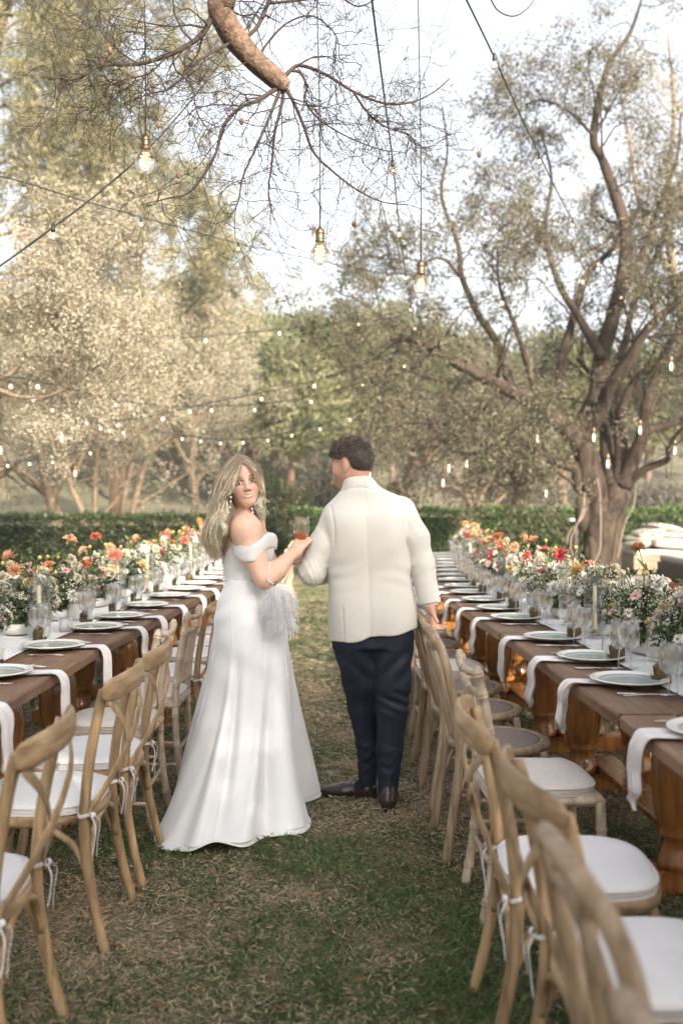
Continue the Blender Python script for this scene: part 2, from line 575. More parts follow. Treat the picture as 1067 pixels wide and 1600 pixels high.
def make_ground_mat():
    m, t, b = newmat('dry_lawn')
    N = t.nodes
    tc = N.new('ShaderNodeTexCoord')
    def noise(s, d=6):
        n = N.new('ShaderNodeTexNoise'); n.inputs['Scale'].default_value = s; n.inputs['Detail'].default_value = d
        n.inputs['Roughness'].default_value = .7
        lin(t, tc.outputs['Object'], n.inputs['Vector']); return n
    def ramp(src, p0, c0, p1, c1):
        r = N.new('ShaderNodeValToRGB'); r.color_ramp.elements[0].position = p0; r.color_ramp.elements[1].position = p1
        r.color_ramp.elements[0].color = (*c0, 1); r.color_ramp.elements[1].color = (*c1, 1)
        lin(t, src, r.inputs[0]); return r
    n1 = noise(1.3); n2 = noise(55, 8); n3 = noise(9, 5)
    straw = ramp(n2.outputs['Fac'], .35, (.12, .09, .058), .68, (.43, .345, .23))
    green = ramp(n2.outputs['Fac'], .35, (.04, .052, .02), .68, (.15, .17, .08))
    ad = N.new('ShaderNodeMath'); ad.operation = 'ADD'
    lin(t, n1.outputs['Fac'], ad.inputs[0]); lin(t, n3.outputs['Fac'], ad.inputs[1])
    sel = ramp(ad.outputs[0], .98, (0, 0, 0), 1.2, (1, 1, 1))
    mx = N.new('ShaderNodeMix'); mx.data_type = 'RGBA'
    lin(t, sel.outputs[0], mx.inputs['Factor']); lin(t, straw.outputs[0], mx.inputs['A']); lin(t, green.outputs[0], mx.inputs['B'])
    lin(t, mx.outputs['Result'], b.inputs['Base Color'])
    b.inputs['Roughness'].default_value = .95
    b.inputs['Specular IOR Level'].default_value = .15
    bp = N.new('ShaderNodeBump'); bp.inputs['Strength'].default_value = .8; bp.inputs['Distance'].default_value = .02
    lin(t, n2.outputs['Fac'], bp.inputs['Height']); lin(t, bp.outputs[0], b.inputs['Normal'])
    return m


M['lawn'] = make_ground_mat()
gx = np.concatenate([[-700, -200, -60], np.linspace(-20, 20, 41), [60, 200, 700]])
gy = np.concatenate([[-300, -60], np.linspace(-14, 30, 45), [60, 200, 900]])
X, Y = np.meshgrid(gx, gy, indexing='ij')
V = np.stack([X, Y, np.zeros_like(X)], -1).reshape(-1, 3)
nx_, ny_ = len(gx), len(gy)
i, j = np.meshgrid(np.arange(nx_ - 1), np.arange(ny_ - 1), indexing='ij')
q = (i * ny_ + j).ravel()
struct('lawn', mesh_np('lawn', V, np.stack([q, q + ny_, q + ny_ + 1, q + 1], 1), [M['lawn']]))

# terrace paving under the daybeds
b = MB()
b.box((9.55, 18.1, -.012), (9.0, 9.0, .06), bev=.01)
tag(obj('terrace', b.mesh('terrace', M['pave'], smooth=False)), kind='structure')


# hill behind
def hill_z(x, y):
    s = np.clip((y - 34) / 85, 0, 1)
    s = s * s * (3 - 2 * s)
    prof = np.interp(x / np.maximum(y, 1), [-.6, -.3, -.12, -.03, .04, .12, .3, .6], [19, 17, 15.0, 13.8, 13, 11, 9, 8])
    return s * prof + 1.2 * s * np.sin(x * .11 + 1) * np.cos(y * .07) - .3 * (y < 34)


hx = np.linspace(-140, 140, 71); hy = np.linspace(33, 200, 60)
X, Y = np.meshgrid(hx, hy, indexing='ij')
V = np.stack([X, Y, hill_z(X, Y)], -1).reshape(-1, 3)
i, j = np.meshgrid(np.arange(70), np.arange(59), indexing='ij')
q = (i * 60 + j).ravel()
M['hill'] = mat('dry_hillside', (.16, .135, .085), .95, vscale=.25, col2=(.075, .082, .042), detail=8)
struct('hill', mesh_np('hill', V, np.stack([q, q + 60, q + 61, q + 1], 1), [M['hill']], smooth=True))


# ------------------------------------------------------------------ grass
def make_grass():
    parts = []
    rng = np.random.default_rng(5)
    zones = [(1.45, 3.2, 98000, 1.25, .035), (3.2, 5.2, 104000, 1.9, .035), (5.2, 8.5, 66000, 2.6, .041), (8.5, 16, 26000, 3.6, .055)]
    for (y0, y1, n, hw, L) in zones:
        y = y0 + (y1 - y0) * rng.random(n)
        x = (rng.random(n) * 2 - 1) * np.minimum(.40 * y + .25, 4.2)
        g = greenness(x, y)
        is_green = rng.random(n) < g * 0.86
        nm = np.where(is_green, 1, 0)
        big = value_noise(x, y, .22, 9)
        ang = rng.random(n) * 2 * pi
        tilt = np.where(nm > 0, rng.uniform(.2, 1.2, n), rng.uniform(1.15, 1.62, n))
        d = np.stack([np.cos(ang) * np.sin(tilt), np.sin(ang) * np.sin(tilt), np.abs(np.cos(tilt)) + .03], -1)
        ln = L * rng.uniform(.5, 1.25, n) * np.where(nm > 0, .60 + .95 * big, 1.0)
        wd = ln * rng.uniform(.05, .085, n) * (1 + .03 * y) + .0003 * y
        wd = np.maximum(wd, .0006 * y)
        z = np.where(nm > 0, 0.0, rng.uniform(.002, .018, n))
        pos = np.stack([x, y, z], -1)
        dn = norm(d)
        sd = norm(np.cross(dn, np.stack([np.zeros(n), np.zeros(n), np.ones(n)], -1) + .4 * rng.normal(size=(n, 3))))
        droop = np.stack([np.cos(ang), np.sin(ang), np.full(n, -.35)], -1) * (ln * .28)[:, None] * (nm > 0)[:, None]
        mid = pos + dn * ln[:, None] * .55
        tip = pos + dn * ln[:, None] + droop
        tip[:, 2] = np.maximum(tip[:, 2], .003)
        V = np.stack([pos, mid + sd * wd[:, None] * .5, tip, mid - sd * wd[:, None] * .5], 1)
        F = np.arange(n)[:, None] * 4 + np.array([[0, 1, 2, 3]])
        gcol = np.array([.082, .132, .042]) * rng.uniform(.55, 1.5, (n, 1)) * np.array([[1, 1, 1]])
        gcol = gcol + rng.random((n, 1)) ** 3 * np.array([[.07, .06, .025]])
        scol = np.array([.56, .44, .29]) * rng.uniform(.35, 1.2, (n, 1))
        c = np.where(is_green[:, None], gcol, scol)
        parts.append((V.reshape(-1, 3), F, np.repeat(c, 4, 0)))
    V, F, C = cat(parts)
    me = mesh_np('grass', V, F, [M['grass']], C)
    tag(obj('grass', me), kind='stuff')


make_grass()


# fallen twigs on the lawn
def litter():
    rng = np.random.default_rng(8)
    n = 90
    y = rng.uniform(2.0, 8, n); x = rng.uniform(-1, 1, n) * (.3 * y)
    a = rng.random(n) * pi
    L = rng.uniform(.03, .14, n)
    t = np.linspace(-.5, .5, 4)
    P = np.stack([x[:, None] + np.cos(a)[:, None] * L[:, None] * t + rng.normal(0, .004, (n, 4)), y[:, None] + np.sin(a)[:, None] * L[:, None] * t + rng.normal(0, .004, (n, 4)), np.full((n, 4), .016)], -1)
    V, F = tubes_batch(P, np.full((n, 4), .0016), 4)
    tag(obj('twig_litter', mesh_np('twig_litter', V, F, [M['twig']])), kind='stuff')


litter()


def leaf_litter():
    rng = np.random.default_rng(88)
    n = 900
    y = rng.uniform(1.6, 9, n); x = rng.uniform(-1, 1, n) * (.36 * y)
    a = rng.random(n) * 2 * pi
    pos = np.stack([x, y, rng.uniform(.012, .028, n)], -1)
    d = np.stack([np.cos(a), np.sin(a), rng.normal(0, .22, n)], -1)
    V, F = leaves_np(pos, d, rng.uniform(.022, .055, n), rng.uniform(.007, .016, n), rng, .12)
    c = np.array([.20, .115, .058]) * rng.uniform(.45, 1.7, (n, 1))
    tag(obj('leaf_litter', mesh_np('leaf_litter', V, F, [M['leaf']], np.repeat(c, 4, 0))), kind='stuff')


leaf_litter()


# ------------------------------------------------------------------ hedges
def hedge(name, label, x0, x1, y, h, dep, n, cols, seed, hfun=None):
    rng = np.random.default_rng(seed)
    t = thing(name, label, 'hedge', ((x0 + x1) / 2, y, 0))
    cx = (x0 + x1) / 2
    b = MB()
    b.box((0, dep / 2, (h - .16) / 2), (x1 - x0 - .2, dep - .3, h - .16))
    obj('hedge_core', b.mesh('hedge_core', M['hcore'], smooth=False), t)
    u = rng.random(n)
    top = u < .4
    x = rng.uniform(x0, x1, n)
    hh = h + .10 * (value_noise(x, x * 0 + seed, .8, seed) - .5) + .06 * (value_noise(x, x * 0 + seed, .25, seed + 1) - .5)
    z = np.where(top, hh + rng.normal(0, .025, n), hh * (1 - rng.random(n) ** 1.15))
    bulge = .16 * (value_noise(x, z, .45, seed + 2) - .5) + .10 * (value_noise(x, z, .18, seed + 3) - .5)
    yy = np.where(top, rng.uniform(0, dep, n), -bulge + rng.uniform(-.03, .12, n))
    pos = np.stack([x - cx, yy, z], -1)
    nrm_ = np.where(top[:, None], np.array([[0, -.2, 1.]]), np.array([[0, -1., .45]]))
    d = nrm_ * .6 + rng.normal(0, .6, (n, 3))
    L = rng.uniform(.05, .11, n)
    V, F = leaves_np(pos, d, L, L * .55, rng, .1)
    clump = value_noise(x, z * 1.3 + yy, .22, seed + 4)
    c = np.array(cols[0])[None] * (1 - clump[:, None]) + np.array(cols[1])[None] * clump[:, None]
    c = c * rng.uniform(.6, 1.35, (n, 1))
    obj('foliage', mesh_np('hedge_foliage', V, F, [M['hedge']], np.repeat(c, 4, 0)), t)
    return t


hedge('hedge', 'long clipped green hedge with shade in its colour behind the left row of tables', -16, -1.3, 19.8, 1.10, 1.3, 34000, [(.028, .042, .016), (.052, .066, .026)], 21)  # leaf colour kept darker to carry the hedge's shade
hedge('hedge', 'clipped green hedge with sunlight in its colour behind the olive tree and the right row', -1.25, 17, 23.6, 1.22, 1.6, 46000, [(.052, .092, .024), (.102, .152, .046)], 31)  # leaf colour brightened in place of sun that does not reach it


# ------------------------------------------------------------------ trees
def limb_mesh(limbs, sides=9, rough=0.0, seed=0):
    """limbs: list of (points, radii) -> one quad mesh"""
    rng = np.random.default_rng(seed)
    b = MB()
    for P, R in limbs:
        P = np.asarray(P, float)
        Ps = smooth_path(P, 5)
        t = np.linspace(0, len(P) - 1, len(Ps))
        Rs = np.interp(t, np.arange(len(P)), R)
        n = sides if Rs.max() > .05 else 6
        V, F = tube(Ps, Rs, n)
        if rough > 0:
            k = np.repeat(Rs, n)
            ring = np.repeat(Ps, n, 0)
            off = V - ring
            nz = (value_noise(np.tile(np.arange(n), len(Ps)) * 1.0, np.repeat(t, n) * 1.2, .9, seed + int(abs(P[0, 0]) * 10)) - .5) * 2
            V = ring + off * (1 + rough * nz)[:, None]
        b.add(V, F)
    return b


def children(limbs, k, length, rng, spread=.9, up=.25, m=5, rscale=.5, tmin=.25, wig=.25, bias=None, rmin=.004, droop=0.0):
    """k side shoots on every limb; returns list of (P,R)"""
    out = []
    for P, R in limbs:
        P = np.asarray(P, float); R = np.asarray(R, float)
        n = len(P)
        kk = max(1, int(round(k * (.6 + .8 * rng.random()))))
        for _ in range(kk):
            t = rng.uniform(tmin, 1.0) * (n - 1)
            i0 = min(int(t), n - 2); f = t - i0
            p = P[i0] * (1 - f) + P[i0 + 1] * f
            r = (R[i0] * (1 - f) + R[i0 + 1] * f) * rscale
            tan = norm(P[i0 + 1] - P[i0])
            v = norm(rng.normal(size=3))
            v = norm(v - tan * np.dot(v, tan))
            d = norm(tan * (1 - spread * .5) + v * spread + np.array([0, 0, up]) + (0 if bias is None else np.asarray(bias)))
            L = length * rng.uniform(.55, 1.3)
            Q = [p]
            for s in range(m - 1):
                d = norm(d + rng.normal(size=3) * wig + np.array([0, 0, -droop * (s / m)]))
                Q.append(Q[-1] + d * L / (m - 1))
            out.append((np.array(Q), np.linspace(max(r, rmin), max(r * .35, rmin * .6), m)))
    return out


def batch(limbs):
    return np.array([l[0] for l in limbs]), np.array([l[1] for l in limbs])


def foliage_on(twigs, per, rng, L, W, jit, cols, droop=0.0, clump=True, hang=0.0, out=.6):
    P = np.array([t[0] for t in twigs])
    Sn, m, _ = P.shape
    n = Sn * per
    si = np.repeat(np.arange(Sn), per)
    t = rng.uniform(.1, 1.0, n) * (m - 1)
    i0 = np.minimum(t.astype(int), m - 2); f = (t - i0)[:, None]
    p = P[si, i0] * (1 - f) + P[si, i0 + 1] * f + rng.normal(0, jit, (n, 3))
    tan = norm(P[si, i0 + 1] - P[si, i0])
    d = tan * .7 + norm(rng.normal(size=(n, 3))) * out + np.array([0, 0, -hang])
    ll = L * rng.uniform(.6, 1.3, n)
    V, F = leaves_np(p, d, ll, W * rng.uniform(.7, 1.3, n), rng, .06)
    cl = rng.random(Sn)[si][:, None] if clump else rng.random((n, 1))
    c0, c1 = np.array(cols[0]), np.array(cols[1])
    c = (c0 * (1 - cl) + c1 * cl) * rng.uniform(.65, 1.35, (n, 1))
    return V, F, np.repeat(c, 4, 0)


def finish_tree(t, trunk_b, woods, leafset, bark, leafm, origin):
    o = np.asarray(origin, float)
    me = trunk_b.mesh('trunk', bark)
    co = np.empty(len(me.vertices) * 3, dtype=np.float32); me.vertices.foreach_get('co', co)
    co = (co.reshape(-1, 3) - o).astype(np.float32); me.vertices.foreach_set('co', co.ravel()); me.update()
    obj('trunk', me, t)
    if woods:
        parts = []
        for tw, sides in woods:
            P, R = batch(tw)
            parts.append(tubes_batch(P - o, R, sides))
        V, F, _ = cat(parts)
        obj('branches', mesh_np('branches', V, F, [bark], smooth=True), t)
    if leafset:
        V, F, C = cat(leafset)
        obj('foliage', mesh_np('foliage', V - o, F, [leafm], C), t)


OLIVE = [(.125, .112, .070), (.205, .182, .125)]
OLIVE_SUN = [(.30, .268, .19), (.45, .40, .30)]  # olive leaves with sunlight put into their colour
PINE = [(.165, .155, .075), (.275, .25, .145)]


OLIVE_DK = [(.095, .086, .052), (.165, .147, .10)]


# ---- the big olive tree on the right: limbs follow the photograph
def big_olive():
    rng = np.random.default_rng(41)
    D = 16.5
    o = at(938, 921, D); o[2] = 0
    t = thing('olive_tree', 'large old olive tree with a thick gnarled trunk beside the right row', 'tree', o)
    L = []
    def limb(pts, r0, r1, d1=0.0):
        P = np.array([at(x, y, D + d1 * k / max(1, len(pts) - 1)) for k, (x, y) in enumerate(pts)])
        L.append((P, np.linspace(r0, r1, len(P))))
    # trunk in two strands that part at the fork
    trunk = [(np.array([at(936, 935, D), at(936, 905, D), at(937, 870, D), at(935, 835, D), at(930, 800, D), at(925, 765, D), at(917, 725, D), at(909, 692, D)]),
              np.array([.34, .29, .265, .255, .25, .235, .205, .17])),
             (np.array([at(940, 930, D), at(944, 880, D), at(947, 835, D), at(954, 800, D + .03), at(963, 772, D + .05), at(972, 745, D + .1)]),
              np.array([.30, .26, .245, .235, .205, .16]))]
    limb([(910, 700), (880, 665), (842, 635), (796, 611), (755, 590), (715, 569), (680, 548), (653, 533), (610, 530)], .155, .03, -1.5)
    limb([(858, 648), (869, 614), (877, 560), (889, 518), (915, 431), (950, 395), (985, 340)], .115, .03, 1.0)
    limb([(909, 690), (915, 655), (930, 624), (938, 587), (940, 554), (961, 477), (976, 400), (970, 340), (940, 255), (925, 215), (945, 113), (981, 56), (1000, 0)], .20, .02, .6)
    limb([(914, 680), (941, 632), (952, 603), (979, 565), (1012, 513), (1063, 467), (1110, 420)], .15, .03, -1.8)
    limb([(956, 760), (946, 700), (941, 654), (930, 600), (900, 560)], .13, .03, 1.6)
    limb([(966, 757), (968, 689), (955, 641), (958, 600), (975, 540), (990, 470), (1030, 380), (1050, 290)], .13, .02, 1.2)
    limb([(966, 655), (982, 608), (1011, 576), (1067, 556), (1120, 520)], .075, .03, -.8)
    limb([(972, 760), (985, 725), (995, 700), (1003, 676), (1009, 627), (1022, 592), (1045, 540), (1080, 470)], .145, .03, -.6)
    limb([(1008, 672), (1030, 667), (1067, 657), (1130, 630)], .085, .04, .4)
    limb([(980, 762), (1003, 735), (1041, 719), (1043, 705), (1055, 680), (1075, 660)], .07, .02, -1.2)
    limb([(903, 732), (874, 724), (834, 697), (812, 697), (780, 719), (770, 733)], .085, .03, -1.3)
    limb([(830, 697), (800, 706), (761, 708), (715, 708), (690, 685), (669, 662), (628, 662), (600, 668)], .05, .012, -.6)
    limb([(912, 775), (895, 755), (869, 735), (850, 700), (842, 655)], .035, .014, -.9)
    limb([(888, 835), (861, 791), (836, 754), (820, 720)], .02, .01, -.8)
    limb([(800, 613), (776, 538), (746, 492), (720, 431), (715, 385), (689, 308), (698, 240), (690, 170)], .075, .012, .8)
    limb([(716, 432), (695, 408), (669, 408), (640, 440), (600, 450)], .03, .008, .6)
    limb([(940, 560), (905, 500), (870, 440), (850, 360), (860, 280), (840, 200)], .08, .015, 1.2)
    limb([(961, 477), (1000, 400), (1025, 330), (1055, 250), (1060, 180)], .08, .015, 1.5)
    limb([(925, 215), (890, 180), (850, 160), (820, 165)], .03, .01, .4)
    limb([(842, 636), (820, 560), (800, 500), (780, 450), (775, 390)], .06, .012, -1.6)
    limb([(755, 590), (720, 600), (670, 590), (620, 575), (575, 580), (545, 600)], .045, .01, -.8)
    limb([(700, 560), (650, 545), (600, 500), (560, 470), (530, 460)], .04, .009, .5)
    b = limb_mesh(trunk, 20, .20, 3)
    for (P, R) in L:
        b2 = limb_mesh([(P, R)], 10, .12, 5)
        b.add(b2.V[0], b2.F)
    # swellings and hollows of the bole
    for (x, y, d, r) in [(912, 800, -.28, .17), (968, 812, -.05, .15), (925, 870, -.30, .16), (955, 870, -.26, .15), (905, 745, -.16, .14), (940, 905, -.34, .2)]:
        c = at(x, y, D + d)
        b.ell(c + np.array([0, .10, 0]), (r * .8, r * .7, r * 2.0), 10, 8)
    l2 = children(L, 9, 1.35, rng, .95, .25, 6, .30, .42, .26, rmin=.009, bias=(0, .25, 0))
    l3 = children(l2, 4.2, .75, rng, .9, .05, 5, .5, .25, .28, rmin=.005, droop=.15)
    l4 = children(l3, 3.0, .42, rng, .9, -.05, 4, .6, .3, .3, rmin=.003, droop=.35)
    fk = at(935, 705, D)
    def clear(tw):
        out = []
        for l in tw:
            c = l[0].mean(0)
            r = math.hypot((c[0] - fk[0]) / 1.25, (c[2] - fk[2]) / 1.35)
            if r < .8 and c[1] < D + 1.2 and rng.random() < .93:
                continue
            out.append(l)
        return out
    l3 = clear(l3); l4 = clear(l4)
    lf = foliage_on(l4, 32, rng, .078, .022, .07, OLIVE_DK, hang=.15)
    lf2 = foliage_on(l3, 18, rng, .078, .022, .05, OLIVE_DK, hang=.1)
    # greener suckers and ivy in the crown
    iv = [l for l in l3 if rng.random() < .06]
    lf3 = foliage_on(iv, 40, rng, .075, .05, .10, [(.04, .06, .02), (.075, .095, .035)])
    finish_tree(t, b, [(l2, 5), (l3, 3), (l4, 3)], [lf, lf2, lf3], M['bark'], M['leaf'], o)
    return t


big_olive()


def tree(label, trunks, D, cols, seed, k2=6, k3=4, k4=3, len2=1.4, len3=.8, len4=.45, per=12, L=.075, W=.022, bark='bark_l',
         name='olive_tree', group=None, origin=None, jit=.05, needle=False, up2=.25, hang=.1, droop=.2, per3=4):
    rng = np.random.default_rng(seed)
    limbs = []
    for pts, r0, r1 in trunks:
        P = np.array([at(p[0], p[1], D + (p[2] if len(p) > 2 else 0)) for p in pts])
        limbs.append((P, np.linspace(r0 * .8, r1 * .5, len(P))))
    o = limbs[0][0][0].copy(); o[2] = 0
    limbs[0][0][0][2] = min(limbs[0][0][0][2], -.05)
    t = thing(name, label, 'tree', o, group=group)
    b = limb_mesh(limbs, 10, .12, seed)
    l2 = children(limbs, k2, len2, rng, .95, up2, 6, .33, .30, .25, rmin=.009)
    l3 = children(l2, k3, len3, rng, .9, .05, 5, .5, .2, .28, rmin=.006, droop=droop * .5)
    l4 = children(l3, k4, len4, rng, .9, 0, 4, .6, .25, .3, rmin=.004, droop=droop)
    lf = foliage_on(l4, int(per * 1.9), rng, L * 1.05, W * 1.15, jit * 1.5, cols, hang=hang)
    sets = [lf]
    if per3:
        sets.append(foliage_on(l3, per3 * 3, rng, L, W * 1.15, jit * 2, cols, hang=hang))
    finish_tree(t, b, [(l2, 4), (l3, 3)], sets, M[bark], M['needle' if needle else 'leaf'], o)
    return t


# trees behind the left hedge
tree('slender olive tree with two thin crooked stems behind the left hedge', [
    ([(137, 838), (128, 800), (113, 765), (104, 720), (103, 690), (110, 640), (95, 590), (80, 520)], .10, .03),
    ([(113, 765), (120, 740), (135, 700), (160, 660), (180, 600)], .05, .02),
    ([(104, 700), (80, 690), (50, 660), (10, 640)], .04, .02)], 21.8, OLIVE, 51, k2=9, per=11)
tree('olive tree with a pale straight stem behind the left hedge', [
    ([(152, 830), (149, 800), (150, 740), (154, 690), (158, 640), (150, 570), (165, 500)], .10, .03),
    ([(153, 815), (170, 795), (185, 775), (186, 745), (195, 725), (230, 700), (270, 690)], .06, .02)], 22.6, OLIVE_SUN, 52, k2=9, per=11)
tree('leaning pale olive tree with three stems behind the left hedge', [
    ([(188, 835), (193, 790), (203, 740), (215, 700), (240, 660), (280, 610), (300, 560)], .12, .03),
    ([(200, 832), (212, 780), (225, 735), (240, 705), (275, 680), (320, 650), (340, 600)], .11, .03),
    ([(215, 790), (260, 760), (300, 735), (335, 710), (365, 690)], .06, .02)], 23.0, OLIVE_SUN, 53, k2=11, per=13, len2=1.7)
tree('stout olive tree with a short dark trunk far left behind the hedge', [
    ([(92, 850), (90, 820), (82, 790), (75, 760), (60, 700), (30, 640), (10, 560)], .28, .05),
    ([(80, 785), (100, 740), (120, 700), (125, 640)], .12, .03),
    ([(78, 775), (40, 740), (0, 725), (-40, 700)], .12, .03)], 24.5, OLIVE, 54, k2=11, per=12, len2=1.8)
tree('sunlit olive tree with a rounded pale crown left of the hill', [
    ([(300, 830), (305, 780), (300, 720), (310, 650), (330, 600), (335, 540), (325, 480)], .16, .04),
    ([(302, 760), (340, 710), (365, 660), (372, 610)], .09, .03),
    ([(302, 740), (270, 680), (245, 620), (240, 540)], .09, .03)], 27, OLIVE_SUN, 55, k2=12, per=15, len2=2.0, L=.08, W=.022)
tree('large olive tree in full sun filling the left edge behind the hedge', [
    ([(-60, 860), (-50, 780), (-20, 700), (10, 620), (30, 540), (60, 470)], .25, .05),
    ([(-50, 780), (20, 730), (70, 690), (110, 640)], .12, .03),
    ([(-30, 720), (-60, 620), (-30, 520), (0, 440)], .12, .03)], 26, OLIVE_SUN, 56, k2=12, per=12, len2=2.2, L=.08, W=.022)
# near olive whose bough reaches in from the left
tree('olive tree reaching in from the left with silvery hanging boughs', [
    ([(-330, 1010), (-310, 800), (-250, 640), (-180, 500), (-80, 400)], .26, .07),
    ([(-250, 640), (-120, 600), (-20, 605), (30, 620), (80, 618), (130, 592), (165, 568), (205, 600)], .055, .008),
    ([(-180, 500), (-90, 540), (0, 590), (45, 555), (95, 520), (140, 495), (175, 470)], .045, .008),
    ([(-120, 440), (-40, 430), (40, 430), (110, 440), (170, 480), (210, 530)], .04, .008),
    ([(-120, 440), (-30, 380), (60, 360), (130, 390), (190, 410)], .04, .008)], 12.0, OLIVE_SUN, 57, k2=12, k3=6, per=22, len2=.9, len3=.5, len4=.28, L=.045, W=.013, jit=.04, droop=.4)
# pines: tall one top left, one mid left
tree('tall sunlit pine tree filling the upper left of the view', [
    ([(-120, 900), (-100, 600), (-60, 300), (0, 60), (40, -140), (60, -330)], .40, .09),
    ([(-60, 300), (20, 250), (110, 240), (190, 230)], .05, .012),
    ([(-20, 150), (60, 110), (140, 90), (230, 110), (280, 150)], .05, .012),
    ([(-75, 380), (0, 370), (80, 330), (150, 330), (230, 330)], .05, .012),
    ([(20, 0), (100, -30), (180, 0), (240, 20)], .05, .012),
    ([(-60, 200), (20, 165), (70, 170), (120, 190)], .05, .012),
    ([(-20, 90), (20, 45), (60, 30), (110, 40)], .05, .012),
    ([(-70, 330), (10, 280), (60, 265), (130, 285)], .05, .012),
    ([(-40, 30), (-10, 100), (30, 120), (60, 100)], .05, .012),
    ([(40, -140), (120, -120), (200, -90)], .05, .012),
    ([(-90, 480), (0, 450), (60, 430), (140, 420), (190, 400)], .05, .012)], 22, PINE, 61, k2=13, k3=6, k4=3, len2=1.6, len3=.8, len4=.4, per=20, L=.15, W=.016, bark='bark_p', name='pine_tree', needle=True, jit=.05, hang=-.1, droop=-.2)
tree('wide green pine tree behind the olives left of the hill', [
    ([(180, 870), (190, 700), (205, 560), (215, 450), (225, 340), (230, 280)], .35, .06),
    ([(205, 560), (260, 520), (320, 490), (360, 450)], .05, .012),
    ([(212, 470), (280, 430), (340, 410), (380, 440)], .05, .012),
    ([(205, 540), (150, 510), (90, 500)], .05, .012),
    ([(218, 420), (160, 390), (100, 370)], .05, .012),
    ([(222, 370), (270, 350), (320, 390)], .08, .02),
    ([(200, 600), (260, 580), (320, 560)], .05, .012)], 30, PINE, 62, k2=13, k3=6, k4=3, len2=1.9, len3=1.0, len4=.5, per=20, L=.2, W=.022, bark='bark_p', name='pine_tree', needle=True, jit=.06, hang=-.1, droop=-.2)
# olives behind the big one
tree('spreading olive tree behind the groom, left of the big olive', [
    ([(628, 860), (622, 800), (630, 760), (650, 720), (640, 680), (610, 640), (590, 590)], .20, .04),
    ([(634, 750), (670, 700), (690, 650), (700, 600)], .10, .03),
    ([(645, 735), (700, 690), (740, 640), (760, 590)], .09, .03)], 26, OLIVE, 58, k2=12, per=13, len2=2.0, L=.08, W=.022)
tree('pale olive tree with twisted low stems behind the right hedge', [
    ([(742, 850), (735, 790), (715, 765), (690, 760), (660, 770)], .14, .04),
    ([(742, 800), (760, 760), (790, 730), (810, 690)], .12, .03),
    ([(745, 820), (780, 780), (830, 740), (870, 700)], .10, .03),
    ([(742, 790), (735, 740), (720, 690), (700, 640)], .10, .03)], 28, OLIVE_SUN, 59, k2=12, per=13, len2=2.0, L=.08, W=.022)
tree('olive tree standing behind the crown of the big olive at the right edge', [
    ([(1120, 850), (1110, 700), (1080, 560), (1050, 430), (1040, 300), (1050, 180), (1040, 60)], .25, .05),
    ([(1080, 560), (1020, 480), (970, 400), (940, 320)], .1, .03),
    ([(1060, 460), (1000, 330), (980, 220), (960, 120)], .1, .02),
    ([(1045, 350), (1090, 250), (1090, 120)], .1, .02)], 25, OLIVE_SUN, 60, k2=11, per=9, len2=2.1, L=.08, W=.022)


# shrubs
def shrub(label, c, r, cols, n, seed, L=.09, name='shrub', lobes=9, group=None):
    rng = np.random.default_rng(seed)
    c = np.asarray(c, float)
    t = thing(name, label, 'shrub', (c[0], c[1], c[2]), group=group)
    st = []
    for k in range(10):
        a = rng.random() * 2 * pi
        e = np.array([cos(a) * r[0] * .6, sin(a) * r[1] * .6, r[2] * rng.uniform(1.0, 1.7)])
        st.append((np.array([[0, 0, -.1], e * .5 + rng.normal(0, .05, 3), e]), np.array([.04, .03, .012])))
    obj('stems', limb_mesh(st, 6).mesh('stems', M['bark_l']), t)
    cc = rng.normal(0, 1, (lobes, 3)); cc = norm(cc) * rng.uniform(.3, .75, (lobes, 1))
    cc[:, 2] = np.abs(cc[:, 2]) * 1.1
    rr = rng.uniform(.3, .55, lobes)
    li = rng.integers(0, lobes, n)
    dr = norm(rng.normal(size=(n, 3)))
    p = (cc[li] + dr * (rr[li] * rng.uniform(.75, 1.08, n))[:, None])
    p = p * np.asarray(r)[None] * np.array([1, 1, 1.25]) + np.array([0, 0, r[2] * .35])
    V, F = leaves_np(p, dr + rng.normal(0, .6, (n, 3)), L * rng.uniform(.6, 1.3, n), L * .5, rng, .1)
    cl = rng.random(lobes)[li][:, None]
    col = (np.array(cols[0]) * (1 - cl) + np.array(cols[1]) * cl) * rng.uniform(.6, 1.35, (n, 1))
    obj('foliage', mesh_np('shrub_foliage', V, F, [M['leaf']], np.repeat(col, 4, 0)), t)
    return t


GREENB = [(.05, .072, .026), (.095, .115, .045)]
GREYB = [(.10, .098, .072), (.15, .142, .11)]
shrub('rounded dark green bush behind the hedge between bride and groom', at(437, 815, 28) * [1, 1, 0], (1.15, 1.0, 1.45), GREENB, 9000, 71)
shrub('greyish olive bush behind the hedge just left of the groom', at(505, 815, 30) * [1, 1, 0], (1.15, 1.0, 1.75), GREYB, 9000, 72)
shrub('low light green bush above the hedge beside the bride', at(402, 820, 26) * [1, 1, 0], (.8, .8, .75), GREENB, 5000, 73)
shrub('grey green thicket right of the olive trunk beyond the hedge', at(1035, 800, 38) * [1, 1, 0], (2.6, 2.0, 1.4), GREYB, 8000, 74, L=.13)
shrub('yellow green bush at the right edge beyond the hedge', at(1062, 800, 33) * [1, 1, 0], (1.1, 1.0, .95), [(.09, .115, .035), (.14, .15, .05)], 5000, 75, L=.11)
shrub('brownish bush behind the hedge left of the olive trunk', at(800, 820, 31) * [1, 1, 0], (2.0, 1.5, .95), GREYB, 7000, 76, L=.11)
shrub('low bush under the leaning stems behind the left hedge', at(245, 820, 24) * [1, 1, 0], (1.4, 1.0, .65), GREYB, 6000, 77)


